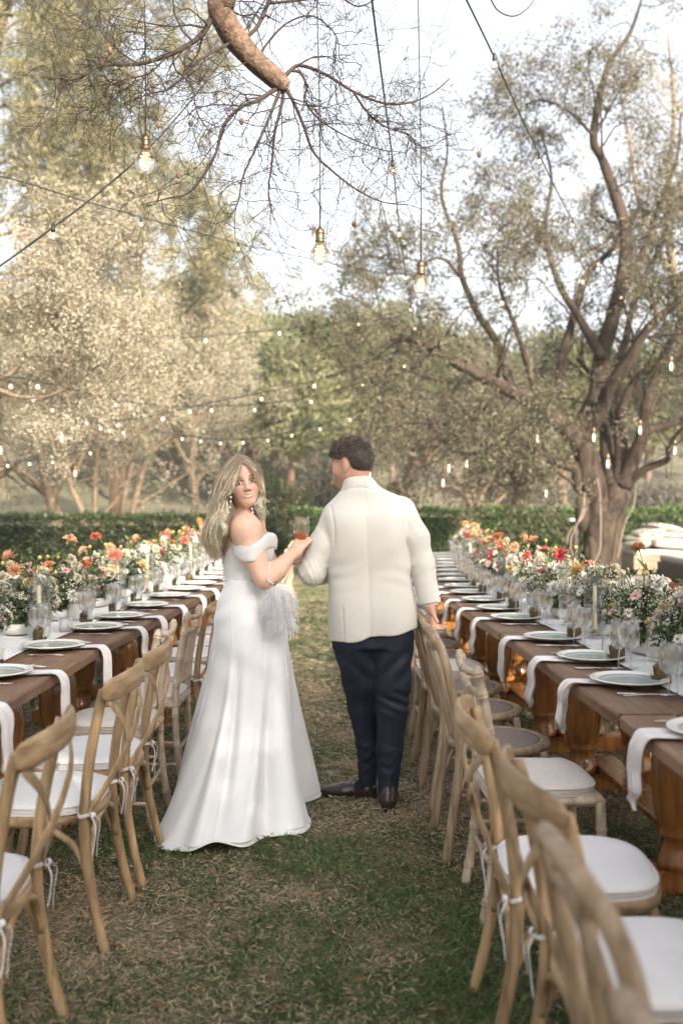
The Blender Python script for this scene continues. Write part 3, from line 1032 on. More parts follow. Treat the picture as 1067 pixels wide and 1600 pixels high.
# pines on the hillside: a few crowns shared by all
def hill_pine_meshes(seed):
    rng = np.random.default_rng(seed)
    lob = 26
    zc = rng.uniform(.42, 1.0, lob)
    rad = .40 * np.sqrt(np.clip(1.12 - zc, .05, 1)) * rng.uniform(.35, 1.0, lob)
    a = rng.random(lob) * 2 * pi
    cc = np.stack([np.cos(a) * rad, np.sin(a) * rad, zc], -1)
    rr = rng.uniform(.075, .15, lob)
    n = 5200
    li = rng.integers(0, lob, n)
    dr = norm(rng.normal(size=(n, 3)))
    p = cc[li] + dr * (rr[li] * rng.uniform(.6, 1.1, n))[:, None] * np.array([1.15, 1.15, .75])
    V, F = leaves_np(p, dr + np.array([0, 0, .5]) + rng.normal(0, .5, (n, 3)), .055 * rng.uniform(.6, 1.4, n), .014, rng, .05)
    cl = rng.random(lob)[li][:, None]
    col = (np.array([.095, .105, .045]) * (1 - cl) + np.array([.19, .185, .085]) * cl) * rng.uniform(.65, 1.3, (n, 1))
    crown = mesh_np('pine_crown', V, F, [M['needle']], np.repeat(col, 4, 0))
    limbs = [(np.array([[0, 0, -.08], [.01, 0, .3], [-.01, .01, .6], [.01, 0, .92]]), np.array([.03, .024, .016, .006]))]
    for k in range(9):
        z = rng.uniform(.35, .85); e = cc[rng.integers(0, lob)]
        limbs.append((np.array([[0, 0, z - .1], e * [.5, .5, 1], e]), np.array([.010, .008, .004])))
    tr = limb_mesh(limbs, 6).mesh('pine_trunk', M['bark_p'])
    return crown, tr


def hill_pines():
    rng = np.random.default_rng(81)
    vs = [hill_pine_meshes(200 + k) for k in range(4)]
    spots = []
    # hand placed in the gap where the hill shows, then a scatter
    for (x, y, h) in [(400, 46, 8.5), (455, 44, 7.5), (520, 50, 8.5), (430, 58, 9), (490, 62, 9), (550, 60, 9), (385, 64, 9), (360, 52, 8)]:
        spots.append(((x - 533.5) / FPX * y, y, h))
    tries = 0
    while len(spots) < 120 and tries < 5000:
        tries += 1
        y = rng.uniform(48, 128)
        x = rng.uniform(-.40, .42) * y
        if rng.random() > .55 and not (-.14 < x / y < .06):
            continue
        if all((x - s[0]) ** 2 + (y - s[1]) ** 2 > (3.1) ** 2 for s in spots):
            spots.append((x, y, rng.uniform(5.8, 9.0)))
    for k, (x, y, h) in enumerate(spots):
        t = thing('pine_tree', 'pine tree growing among others on the hillside behind the garden', 'tree', (x, y, float(hill_z(np.array(x), np.array(y))) - .1), rng.random() * 6.28, 'pine trees on the hillside')
        cr, tr = vs[k % 4]
        a = obj('crown', cr, t); c = obj('trunk', tr, t)
        t.scale = (h * rng.uniform(.85, 1.1), h * rng.uniform(.85, 1.1), h)


hill_pines()

# ------------------------------------------------------------------ tables
LEG = [(.066, .10), (.078, .104), (.080, .125), (.068, .150), (.062, .175), (.060, .215), (.074, .222), (.077, .235), (.070, .248), (.078, .262),
       (.091, .32), (.098, .39), (.100, .46), (.097, .52), (.086, .555), (.072, .572), (.079, .58), (.082, .592), (.076, .605), (.066, .615), (.064, .64), (.069, .68), (.075, .715)]


def table_meshes():
    out = []
    me = []
    for k in range(3):
        b = MB()
        L = 2.075
        nseg = 8
        ys = np.linspace(-L / 2, L / 2, nseg)
        rng = np.random.default_rng(300 + k)
        wv = rng.normal(0, .0018, nseg)
        prof = [(-.096, .004), (-.090, 0), (.090, 0), (.096, .004), (.096, .040), (.089, .048), (-.089, .048), (-.096, .040)]
        V = []
        for i, yy in enumerate(ys):
            for (px, pz) in prof:
                V.append((px + wv[i] * .5, yy, pz + wv[i] * .4))
        F = []
        n = len(prof)
        for i in range(nseg - 1):
            for j in range(n):
                F.append((i * n + j, i * n + (j + 1) % n, (i + 1) * n + (j + 1) % n, (i + 1) * n + j)[::-1])
        F.append(tuple(range(n))); F.append(tuple((nseg - 1) * n + j for j in range(n))[::-1])
        b.add(V, F)
        me.append(b.mesh('table_plank', M['ttop'], smooth=False))
    out.append(me)
    out.append(MB().lathe(LEG, 24).mesh('table_leg', M['tleg']))
    out.append(MB().box((0, 0, .052), (.92, .115, .096), bev=.008).mesh('foot_beam', M['tleg'], smooth=False))
    out.append(MB().box((0, 0, .122), (.145, 1.62, .036), bev=.006).mesh('stretcher', M['tleg'], smooth=False))
    out.append(MB().box((0, 0, .700), (.86, .09, .028), bev=.005).mesh('cross_bearer', M['tleg'], smooth=False))
    return out


PLK, LEGM, FOOT, STRE, BEAR = table_meshes()
rt = random.Random(3)


def table(cx, cy, rz, label, group):
    t = thing('dining_table', label, 'table', (cx, cy, 0), rz, group)
    for k in range(5):
        p = obj('plank', PLK[rt.randrange(3)], t, (-.4 + .2 * k + rt.uniform(-.001, .001), rt.uniform(-.004, .004), .716 + rt.uniform(-.0015, .0015)))
        if rt.random() < .5:
            p.rotation_euler = (0, 0, pi)
    for sy in (-1, 1):
        obj('foot_beam', FOOT, t, (0, sy * .66, 0))
        obj('cross_bearer', BEAR, t, (0, sy * .66, 0))
        for sx in (-1, 1):
            obj('leg', LEGM, t, (sx * .145, sy * .66, 0), rt.random() * 6)
    obj('stretcher', STRE, t)
    return t


R_SEAM = [1.3, 3.38, 5.48, 7.58, 9.68, 11.78, 13.88]
L_SEAM = [2.82, 4.92, 7.02, 9.12, 11.22, 13.32, 15.42]


def row(seams, edge, side, word):
    for k in range(len(seams) - 1):
        y0, y1 = seams[k], seams[k + 1]
        e0, e1 = interp(edge, y0 + .15), interp(edge, y1 - .15)
        rz = -math.atan2(e1 - e0, y1 - y0 - .3)
        n = np.array([cos(rz), sin(rz)]) * side
        c = np.array([(e0 + e1) / 2, (y0 + y1) / 2]) + n * .5
        table(c[0], c[1], rz, f'brown plank table on thick turned legs, {ordw(k)} from the front in the {word} row', f'dining tables of the {word} row')


row(R_SEAM, RIGHT_EDGE, 1, 'right')
row(L_SEAM, LEFT_EDGE, -1, 'left')
TOPZ = .766


def edge_at(side, y):
    return float(interp(RIGHT_EDGE if side > 0 else LEFT_EDGE, y))


def ang_at(side, y):
    """heading of the row at y: rotation about z that turns +y along the row"""
    return -math.atan2(edge_at(side, y + .4) - edge_at(side, y - .4), .8)


# table runners
def runner(side, y0, y1, word):
    ys = np.linspace(y0, y1, 90)
    rng = np.random.default_rng(12 + side)
    us = np.linspace(-.19, .19, 9)
    V = []
    for yy in ys:
        c = edge_at(side, yy) + side * .52
        for u in us:
            wz = .0032 + .005 * max(0, value_noise(np.array(u), np.array(yy), .10, 44) - .45) + .004 * max(0, value_noise(np.array(u), np.array(yy), .33, 45) - .5)
            V.append((c + u + .012 * (value_noise(np.array(yy), np.array(u * 0), .5, 46) - .5), yy, TOPZ + wz))
    n = len(us)
    F = [(i * n + j, i * n + j + 1, (i + 1) * n + j + 1, (i + 1) * n + j) for i in range(len(ys) - 1) for j in range(n - 1)]
    tag(obj('table_runner', mesh_np('table_runner', V, F, [M['runner']], smooth=True)), f'white linen runner along the middle of the {word} row of tables', 'table runner')


runner(1, 1.35, 13.8, 'right')
runner(-1, 2.9, 15.3, 'left')


# ------------------------------------------------------------------ place settings
plate_b = MB()
plate_b.lathe([(.001, .004), (.085, .004), (.098, .002), (.155, .017), (.158, .020), (.156, .0235), (.150, .0225), (.108, .012), (.098, .010), (.001, .010)], 40)
PLATE = plate_b.mesh('dinner_plate', M['plate'])
WELL = MB().lathe([(.001, .0012), (.060, .0008), (.104, .0006), (.122, .0052), (.124, .0040), (.104, -.001), (.001, -.001)], 36).mesh('sage_well', M['sage'])


def napkin_mesh(seed):
    rng = np.random.default_rng(seed)
    # path: lies under the plate, goes over the table edge and hangs to a knotted point;  local x = away from the table (outwards)
    q = rng.normal(0, .008, 6)
    P = np.array([[-.22, 0, .004], [-.12, 0, .006], [-.04, 0, .009], [.004, 0, .008], [.024, 0, -.010], [.034, 0, -.045], [.032 + .4 * q[0], q[1], -.10], [.038 + .4 * q[2], q[3], -.155], [.034, q[4], -.19], [.037, q[5] * 1.6, -.215]])
    Ps = smooth_path(P, 4)
    n = len(Ps); us = np.linspace(-1, 1, 11)
    t = np.linspace(0, 1, n)
    wid = np.interp(t, [0, .3, .45, .60, .78, .88, .94, 1], [.070, .056, .048, .044, .034 + .006 * rng.random(), .022, .012, .004])
    T = norm(np.gradient(Ps, axis=0))
    Nn = np.stack([-T[:, 2], 0 * T[:, 0], T[:, 0]], -1)
    amp = np.interp(t, [0, .3, .5, .8, 1], [.0006, .003, .011, .013, .006])
    ph = rng.uniform(0, 6)
    V = []
    for i in range(n):
        for u in us:
            z = amp[i] * (sin(u * (4.5 + 3 * t[i]) + ph) + .55 * sin(u * 9 + ph * 2 + 2 * t[i])) + amp[i] * .6
            V.append(Ps[i] + np.array([0, u * wid[i], 0]) + Nn[i] * z)
    V = np.array(V)
    m = len(us)
    F = [(i * m + j, i * m + j + 1, (i + 1) * m + j + 1, (i + 1) * m + j) for i in range(n - 1) for j in range(m - 1)]
    off = np.repeat(Nn, m, 0) * -.0025
    V2 = np.concatenate([V, V + off])
    F2 = [tuple(q + n * m for q in f[::-1]) for f in F]
    return mesh_np('napkin', V2, F + F2, [M['napkin']], smooth=True)


NAPK = [napkin_mesh(400 + k) for k in range(4)]


def fork_mesh():
    b = MB()
    b.tube([(0, -.10, .003), (0, -.04, .006), (0, .03, .003), (0, .05, .004)], [.0055, .004, .003, .006], 8, flat=(1, .45), up=(0, 0, 1))
    for k in range(4):
        x = -.0085 + .0057 * k
        b.tube([(x * .5, .045, .004), (x, .06, .003), (x, .095, .007)], [.003, .0022, .0012], 5)
    return b.mesh('fork', M['steel'])


def knife_mesh():
    b = MB()
    b.tube([(0, -.11, .004), (0, -.05, .004), (0, 0, .004)], [.007, .0055, .005], 8, flat=(1, .5), up=(0, 0, 1))
    b.tube([(0, 0, .003), (.001, .03, .003), (.002, .08, .003), (.004, .112, .003)], [.006, .009, .009, .002], 6, flat=(1, .12), up=(0, 0, 1))
    return b.mesh('knife', M['steel'])


def spoon_mesh():
    b = MB()
    b.tube([(0, -.10, .003), (0, -.02, .007), (0, .04, .004)], [.0055, .0035, .003], 8, flat=(1, .45), up=(0, 0, 1))
    b.ell((0, .065, .0055), (.0185, .030, .004), 14, 6)
    return b.mesh('spoon', M['steel'])


FORK, KNIFE, SPOON = fork_mesh(), knife_mesh(), spoon_mesh()

WG = MB()
WG.lathe([(.036, .0), (.036, .002), (.020, .0035), (.006, .007), (.0042, .020), (.0038, .060), (.0045, .082), (.012, .089), (.028, .103), (.037, .124), (.039, .145), (.036, .175), (.031, .205), (.0298, .205),
          (.0347, .175), (.0377, .145), (.0357, .125), (.027, .105), (.012, .0915), (.001, .090)], 24, cap=False)
WGLASS = WG.mesh('wine_glass', M['glass'])
FL = MB()
FL.lathe([(.032, 0), (.032, .002), (.016, .003), (.0045, .008), (.0038, .055), (.006, .072), (.017, .088), (.024, .115), (.027, .15), (.027, .19), (.0255, .222), (.0245, .222), (.0258, .19), (.0258, .15), (.0228, .116), (.016, .092), (.001, .076)], 22, cap=False)
FLUTE = FL.mesh('tall_glass', M['glass'])
TB = MB()
TB.lathe([(.034, 0), (.036, .004), (.037, .05), (.038, .085), (.0366, .085), (.0354, .05), (.034, .008), (.001, .006)], 22, cap=False)
TUMB = TB.mesh('water_tumbler', M['glass'])

OB = MB()
prof = [(.027, 0), (.031, .003), (.031, .066), (.028, .078), (.018, .090), (.0115, .097), (.0115, .112), (.0135, .113), (.0135, .119), (.010, .120)]
V, F = lathe(prof, 16)
a_ = np.arctan2(V[:, 1], V[:, 0]); r_ = np.hypot(V[:, 0], V[:, 1])
sq = np.where(r_ > .02, 1.0 / np.maximum(np.abs(np.cos(a_)), np.abs(np.sin(a_))) ** .55, 1)
V[:, 0] *= sq; V[:, 1] *= sq
V[:, 2] *= .86
V[:, :2] *= 1.06
OB.add(V, F)
BOTTLE = OB.mesh('oil_bottle', M['oil'])
CORK = MB().lathe([(.008, .099), (.0095, .102), (.0095, .118), (.0085, .120), (.001, .120)], 12).mesh('cork', M['cork'])
TG = MB()
TG.box((.036, -.020, .058), (.0012, .042, .05), R=np.array([[.94, .25, .2], [-.27, .96, 0], [-.2, -.05, .97]]))
TG.tube([(.012, 0, .092), (.022, -.010, .090), (.035, -.018, .080)], .0012, 4)
TAGM = TG.mesh('paper_tag', M['paper'], smooth=False)

HG = MB()
HG.lathe([(.058, 0), (.060, .003), (.060, .315), (.0575, .315), (.0575, .008), (.001, .006)], 32, cap=False)
HURR = HG.mesh('hurricane_glass', M['hglass'])
HG2 = MB()
HG2.lathe([(.049, 0), (.050, .003), (.050, .20), (.0478, .20), (.0478, .008), (.001, .006)], 32, cap=False)
HURS = HG2.mesh('hurricane_glass_low', M['hglass'])
TAPER = MB().lathe([(.011, .0), (.0115, .01), (.0095, .285), (.006, .296), (.001, .299)], 14).mesh('taper_candle', M['candle'])
WICK = MB().tube([(0, 0, .295), (.001, 0, .305), (.003, .001, .312)], .0012, 5).mesh('wick', M['wick'])
PILLAR = MB().lathe([(.034, 0), (.036, .003), (.036, .088), (.033, .093), (.02, .090), (.001, .088)], 22).mesh('pillar_candle', M['whitewax'])
PWICK = MB().tube([(0, 0, .086), (.001, 0, .096), (.003, .001, .102)], .0013, 5).mesh('wick', M['wick'])
HOLDER = MB().lathe([(.030, 0), (.031, .004), (.016, .010), (.0125, .016), (.0135, .034), (.0115, .034), (.001, .02)], 16).mesh('candle_holder', M['brass'])

RIGHT_SEATS = [2.42, 3.06, 3.91, 4.50, 5.16, 6.00, 6.54, 7.10, 7.67, 8.20, 8.85, 9.42, 10.0, 10.6, 11.2, 11.8, 12.4, 13.0]
LEFT_SEATS = [3.42, 4.11, 4.84, 5.56, 6.09, 6.73, 7.40, 7.94, 8.46, 9.0, 9.6, 10.2, 10.8, 11.4, 12.0, 12.6]
rs = random.Random(17)


def seat_frame(side, y, across, along, z=TOPZ):
    """point on the table: across = metres in from the aisle edge, along = metres further from the camera"""
    a = ang_at(side, y)
    e = edge_at(side, y)
    x = e + side * across * cos(a) - sin(a) * along
    yy = y + side * across * sin(a) * 1.0 + cos(a) * along
    return (x, yy, z), a


for side, seats, word in ((1, RIGHT_SEATS, 'right'), (-1, LEFT_SEATS, 'left')):
    for k, y in enumerate(seats):
        o = ordw(k)
        near = y < 9.6
        where = f'{o} place from the front, {word} row'
        # plate and napkin
        p, a = seat_frame(side, y, .225 + rs.uniform(-.01, .01), rs.uniform(-.012, .012), TOPZ + .008)
        t = obj('dinner_plate', PLATE, None, p, rs.random() * 6.28)
        t.scale = (.97, .97, .97)
        tag(t, f'cream rimmed plate with sage centre, {where}', 'plate', None, None)
        t['group'] = f'dinner plates along the {word} row'
        obj('glazed_well', WELL, t, (0, 0, .0105), rs.random() * 6)
        p, a = seat_frame(side, y, 0, .045 + rs.uniform(-.03, .02), TOPZ)
        n = obj('napkin', NAPK[rs.randrange(4)], None, p, a + (pi if side > 0 else 0) + rs.uniform(-.08, .08))
        tag(n, f'white napkin hanging over the table edge, {where}', 'napkin', f'napkins along the {word} row')
        n.scale = (1, rs.uniform(.85, 1.15), rs.uniform(.9, 1.12))
        # cutlery: the sitter faces across the table; knife on the right hand
        rh = -1 if side > 0 else 1
        base = a + (-pi / 2 if side > 0 else pi / 2)
        cut = [('knife', KNIFE, 'knife', rh * .205, .20), ('fork', FORK, 'fork', -rh * .195, .20), ('spoon', SPOON, 'spoon', rh * .235, .21)]
        if not near:
            cut = cut[:2]
        for (nm, me_, ct, al, ac) in cut:
            p, _ = seat_frame(side, y, ac + rs.uniform(-.012, .012), al + rs.uniform(-.008, .008), TOPZ + .002)
            q = obj(nm, me_, None, p, base + rs.uniform(-.06, .06))
            tag(q, f'polished steel {ct} beside the plate, {where}', ct, f'{ct} settings along the {word} row')
        # glasses
        sets = ([(.275, -.255), (.325, -.225)] if side > 0 else [(.30, .10), (.335, .145)]) if y < 12 else [(.32, rh * .16)]
        for g, (ac, al) in enumerate(sets):
            p, _ = seat_frame(side, y, ac + rs.uniform(-.015, .015), al + rs.uniform(-.015, .015), TOPZ + .003)
            q = obj('wine_glass', WGLASS, None, p, rs.random() * 6)
            s = rs.uniform(.98, 1.04)
            q.scale = (s, s, s * (1.0 if g == 0 else .93))
            tag(q, f'empty clear stemmed {"taller" if g == 0 else "shorter"} wine glass, {where}', 'wine glass', f'wine glasses along the {word} row')
        if y < 10.5:
            p, _ = seat_frame(side, y, .335 + rs.uniform(-.02, .02), (0 if side > 0 else .22) + rs.uniform(-.03, .03), TOPZ + .003)
            q = obj('oil_bottle', BOTTLE, None, p, rs.uniform(-.7, .7) + (pi if side > 0 else 0))
            tag(q, f'small corked bottle of olive oil with paper tag, {where}', 'oil bottle', f'olive oil bottles along the {word} row')
            obj('cork', CORK, q); obj('paper_tag', TAGM, q)
        if k % 2 == 1 and y < 10:
            p, _ = seat_frame(side, y, .355, -rh * .13, TOPZ + .0028)
            q = obj('water_tumbler', TUMB, None, p)
            tag(q, f'low clear water tumbler, {where}', 'tumbler', f'tumblers along the {word} row')
        # the far side of the table, what shows between the flowers
        if y < 9:
            for g in range(2):
                p, _ = seat_frame(side, y, .80 + .05 * g, (.1 if g else -.05) + rs.uniform(-.03, .03), TOPZ + .003)
                q = obj('wine_glass', WGLASS, None, p, rs.random() * 6)
                tag(q, f'{"nearer" if g == 0 else "farther"} wine glass opposite the {where}', 'wine glass', f'far side wine glasses of the {word} row')

# candles in hurricane glasses on the runner
for side, word, ys in ((1, 'right', [2.55, 3.10, 3.72, 4.45, 5.2, 5.75, 6.6, 7.3, 8.2, 9.0, 10.1]), (-1, 'left', [3.75, 4.42, 5.2, 5.95, 6.8, 7.6, 8.5, 9.4, 10.3])):
    for k, y in enumerate(ys):
        tall = k % 3 != 0
        p, _ = seat_frame(side, y, (.44 if tall else .50) + rs.uniform(-.03, .03), 0, TOPZ + .009)
        t = thing('candle_lantern', f'{"tall taper candle in a tall" if tall else "white pillar candle in a low"} glass cylinder, {ordw(k)} on the {word} runner', 'candle lantern', p, 0, f'glass candle lanterns on the {word} runner')
        if tall:
            obj('hurricane_glass', HURR, t)
            obj('candle_holder', HOLDER, t, (0, 0, .009))
            c = obj('taper_candle', TAPER, t, (0, 0, .033)); c.scale = (1, 1, .88 if k % 2 else .80)
            obj('wick', WICK, c)
        else:
            obj('hurricane_glass', HURS, t)
            c = obj('pillar_candle', PILLAR, t, (0, 0, .010))
            obj('wick', PWICK, c)


# ------------------------------------------------------------------ flowers
def petal(L, W, curl, cup, n=3):
    """small curved petal strip along +x, width along y"""
    V = []; F = []
    for i in range(n + 1):
        t = i / n
        wv = W * (math.sin(pi * min(.98, .12 + .80 * t))) ** .8
        x = L * t; z = curl * t * t * L
        V += [(x, -wv / 2, z + cup * wv), (x, 0, z), (x, wv / 2, z + cup * wv)]
    for i in range(n):
        for j in range(2):
            F.append((i * 3 + j, i * 3 + j + 1, (i + 1) * 3 + j + 1, (i + 1) * 3 + j))
    return np.array(V), F


def Rz(a):
    return np.array([[cos(a), -sin(a), 0], [sin(a), cos(a), 0], [0, 0, 1.]])


def Ry(a):
    return np.array([[cos(a), 0, sin(a)], [0, 1, 0], [-sin(a), 0, cos(a)]])


def Rx(a):
    return np.array([[1, 0, 0], [0, cos(a), -sin(a)], [0, sin(a), cos(a)]])


def bloom(kind, col, seed, centre=(.5, .33, .06)):
    rng = np.random.default_rng(seed)
    b = MB(); col = np.asarray(col)
    def ring(n, L, W, el, curl, cup, r0=.004, z=0, c=None, ns=3):
        for k in range(n):
            V, F = petal(L * rng.uniform(.9, 1.1), W, curl, cup, ns)
            V = V + [r0, 0, 0]
            V = V @ Ry(-el + rng.normal(0, .08)).T
            V = V @ Rz(2 * pi * k / n + rng.normal(0, .12) + el * 3).T + [0, 0, z]
            cc = (col if c is None else np.asarray(c)) * rng.uniform(.82, 1.15)
            b.add(V, F, np.clip(cc, 0, 1))
    if kind == 'dahlia':
        for (n, L, W, el) in [(12, .046, .017, -.25), (12, .043, .016, .05), (11, .038, .015, .35), (10, .030, .013, .65), (8, .022, .011, 1.0), (6, .014, .008, 1.3)]:
            ring(n, L, W, el, .1, .35)
    elif kind == 'rose':
        for (n, L, W, el, cu) in [(5, .040, .042, .25, -.25), (5, .038, .038, .65, -.1), (5, .035, .032, .95, .1), (4, .030, .025, 1.2, .2), (3, .026, .016, 1.4, .2)]:
            ring(n, L, W, el, cu, .45, ns=4)
    elif kind == 'daisy':
        ring(16, .027, .009, .15, -.1, .1)
        ring(14, .023, .008, .35, -.1, .1)
        b.ell((0, 0, .005), (.009, .009, .006), 10, 5)
        b.C[-1][:] = centre
    elif kind == 'cosmos':
        ring(8, .030, .022, .2, -.1, .15)
        b.ell((0, 0, .005), (.007, .007, .006), 8, 5)
        b.C[-1][:] = centre
    elif kind == 'pompon':
        for (n, L, W, el) in [(14, .034, .010, -.5), (14, .036, .010, -.1), (13, .036, .010, .25), (11, .034, .010, .6), (9, .032, .009, .95), (6, .030, .008, 1.3)]:
            ring(n, L, W, el, .25, .3)
    elif kind == 'ball':
        b.ell((0, 0, .0), (.012, .012, .012), 10, 7)
        b.C[-1][:] = col
    # green cup and a short stalk
    b.tube([(0, 0, .002), (.002, .001, -.03), (.004, 0, -.12)], [.006, .0022, .0018], 5)
    b.C[-1][:] = (.07, .10, .035)
    return b.mesh('bloom', M['petal'], smooth=True, col=True)


CORAL = (.62, .17, .115); RED = (.50, .095, .09); PEACH = (.70, .42, .25); ORANGE = (.66, .33, .15); YELLOW = (.66, .45, .18)
PINK = (.68, .42, .38); MAUVE = (.40, .24, .24); CREAM = (.72, .66, .52); WHITE = (.76, .75, .70); RUST = (.50, .23, .145)
BLOOMS = {
    'peach rose': bloom('rose', PEACH, 21), 'coral dahlia': bloom('dahlia', CORAL, 1), 'red dahlia': bloom('dahlia', RED, 2), 'peach dahlia': bloom('pompon', PEACH, 3), 'yellow dahlia': bloom('pompon', YELLOW, 4),
    'orange rose': bloom('rose', ORANGE, 5), 'rust rose': bloom('rose', RUST, 6), 'pink rose': bloom('rose', PINK, 7), 'cream rose': bloom('rose', CREAM, 8), 'yellow rose': bloom('rose', YELLOW, 9),
    'white daisy': bloom('daisy', WHITE, 10), 'white cosmos': bloom('cosmos', WHITE, 11), 'pink cosmos': bloom('cosmos', PINK, 12, (.3, .2, .05)), 'mauve scabious': bloom('dahlia', MAUVE, 13),
    'white dahlia': bloom('dahlia', WHITE, 14), 'cream pompon': bloom('pompon', CREAM, 15), 'yellow ball': bloom('ball', (.5, .42, .13), 16)}
BIG = ['coral dahlia', 'red dahlia', 'peach dahlia', 'yellow dahlia', 'orange rose', 'rust rose', 'coral dahlia', 'peach rose', 'peach dahlia']
SMALL = ['pink rose', 'cream rose', 'white dahlia', 'cream pompon', 'white cosmos', 'white daisy', 'white cosmos', 'pink cosmos', 'mauve scabious', 'white dahlia', 'cream pompon', 'white daisy', 'white dahlia', 'yellow rose', 'white cosmos', 'cream rose']


def arrangement_meshes(seed):
    rng = np.random.default_rng(seed)
    stems = []
    n = 85
    a = rng.random(n) * 2 * pi; rad = rng.random(n) ** .5
    tip = np.stack([.17 * rad * np.cos(a), .30 * rad * np.sin(a), (.16 + .19 * rng.random(n) + .13 * (rng.random(n) < .28)) * (1 - .40 * rad ** 2)], -1)
    base = tip * [.25, .35, 0] + [0, 0, .07]
    tt = np.linspace(0, 1, 5)[None, :, None]
    P = base[:, None] * (1 - tt) + tip[:, None] * tt + np.array([0, 0, .05]) * (tt * (1 - tt)) * 3 * rng.normal(.3, .5, (n, 1, 1))
    V, F = tubes_batch(P, np.full((n, 5), .0016), 4)
    parts = [(V, F, np.tile((.06, .085, .03), (len(V), 1)))]
    # leaves
    m = 1300
    si = rng.integers(0, n, m); t = rng.uniform(.1, 1, m)
    p = base[si] * (1 - t[:, None]) + tip[si] * t[:, None] + rng.normal(0, .012, (m, 3))
    d = norm(tip[si] - base[si]) * .5 + norm(rng.normal(size=(m, 3))) + np.array([0, 0, -.1])
    V, F = leaves_np(p, d, .05 * rng.uniform(.5, 1.4, m), .020 * rng.uniform(.6, 1.3, m), rng, .1)
    c = np.array([.062, .088, .036]) * rng.uniform(.5, 2.0, (m, 1)) + np.array([.03, .03, .02]) * rng.random((m, 1))
    parts.append((V, F, np.repeat(c, 4, 0)))
    # masses of small white filler flowers on the sprays
    k = 84
    a = rng.random(k) * 2 * pi; rad = rng.random(k) ** .5
    ctr = np.stack([.185 * rad * np.cos(a), .32 * rad * np.sin(a), (.14 + .20 * rng.random(k)) * (1 - .45 * rad ** 2) + .02], -1)
    q = 22
    pp = np.repeat(ctr, q, 0) + rng.normal(0, .017, (k * q, 3)) * np.array([1, 1, 1.2])
    V, F = leaves_np(pp, rng.normal(size=(k * q, 3)) + np.array([0, 0, .5]), .013 * rng.uniform(.6, 1.4, k * q), .009, rng, .2)
    tint = np.array([.66, .65, .54]) * rng.uniform(.6, 1.1, (k, 1)) * np.where(rng.random((k, 1)) < .18, np.array([[1, .85, .72]]), 1)
    parts.append((V, F, np.repeat(np.repeat(tint, q, 0), 4, 0)))
    V, F, C = cat(parts)
    return mesh_np('greenery_and_filler', V, F, [M['petal']], C)


ARR = [arrangement_meshes(500 + k) for k in range(5)]
BOWL = MB().lathe([(.075, 0), (.085, .004), (.10, .03), (.10, .055), (.096, .062), (.09, .055), (.07, .02), (.001, .015)], 20)
BOWL.V[0][:, 1] *= 1.9
BOWLM = BOWL.mesh('flower_bowl', M['whitepaint'])


def arrangement(side, y, across, label, group, k, nb, scale=1.0):
    rng = np.random.default_rng(900 + k * 7 + (side > 0) * 3)
    p, a = seat_frame(side, y, across, 0, TOPZ + .010)
    t = thing('flower_arrangement', label, 'flowers', p, a + (pi if rng.random() < .5 else 0), group)
    obj('bowl', BOWLM, t)
    g = obj('greenery', ARR[k % 5], t)
    g['kind'] = 'stuff'
    g.scale = (scale, scale, scale)
    for i in range(nb):
        big = i < 4
        nm = BIG[rng.integers(len(BIG))] if big else SMALL[rng.integers(len(SMALL))]
        th = rng.random() * 2 * pi; rad = (rng.random() ** .5) * (.8 if big else 1.0)
        h = (.20 + .17 * rng.random()) * (1 - .5 * rad ** 2) + (.045 if big else .02)
        if i < 2:
            h += rng.uniform(.05, .11)
        pos = np.array([.185 * rad * cos(th), .31 * rad * sin(th), h]) * scale
        out = norm(np.array([cos(th) * (.25 + rad), sin(th) * (.25 + rad) * .9, .9]) + rng.normal(0, .25, 3))
        f = obj('bloom', BLOOMS[nm], t, pos)
        f.rotation_euler = Vector(out).to_track_quat('Z', 'Y').to_euler()
        s = rng.uniform(.8, 1.15) * (1.05 if big else .88) * scale
        f.scale = (s, s, s)
    for i in range(2):
        f = obj('bud', BLOOMS['yellow ball'], t, np.array([rng.uniform(-.1, .1), rng.uniform(-.25, .25), rng.uniform(.34, .44)]) * scale)
        f.rotation_euler = (rng.normal(0, .2), rng.normal(0, .2), 0)


FR = [2.75, 3.42, 4.05, 4.72, 5.4, 6.1, 6.75, 7.4, 8.1, 8.8, 9.5, 10.25, 11.0, 11.8, 12.6, 13.4]
FLF = [3.95, 4.72, 5.40, 6.05, 6.75, 7.4, 8.05, 8.75, 9.5, 10.3, 11.1, 11.9, 12.7, 13.5]
for k, y in enumerate(FR):
    arrangement(1, y, .56, f'low white flowers with coral and peach blooms, {ordw(k)} from the front, right row', 'flower arrangements on the right row', k, 36 if k < 4 else (29 if y < 9 else 20), 1.0)
for k, y in enumerate(FLF):
    arrangement(-1, y, .58, f'low white flowers with coral and peach blooms, {ordw(k)} from the front, left row', 'flower arrangements on the left row', k + 3, 36 if k < 3 else (29 if y < 9 else 20), 1.0)

# ------------------------------------------------------------------ chairs.  local frame: +y towards the table, back at -y, z up, seat centre at the origin
def merge_side(fn):
    return [fn(-1), fn(1)]


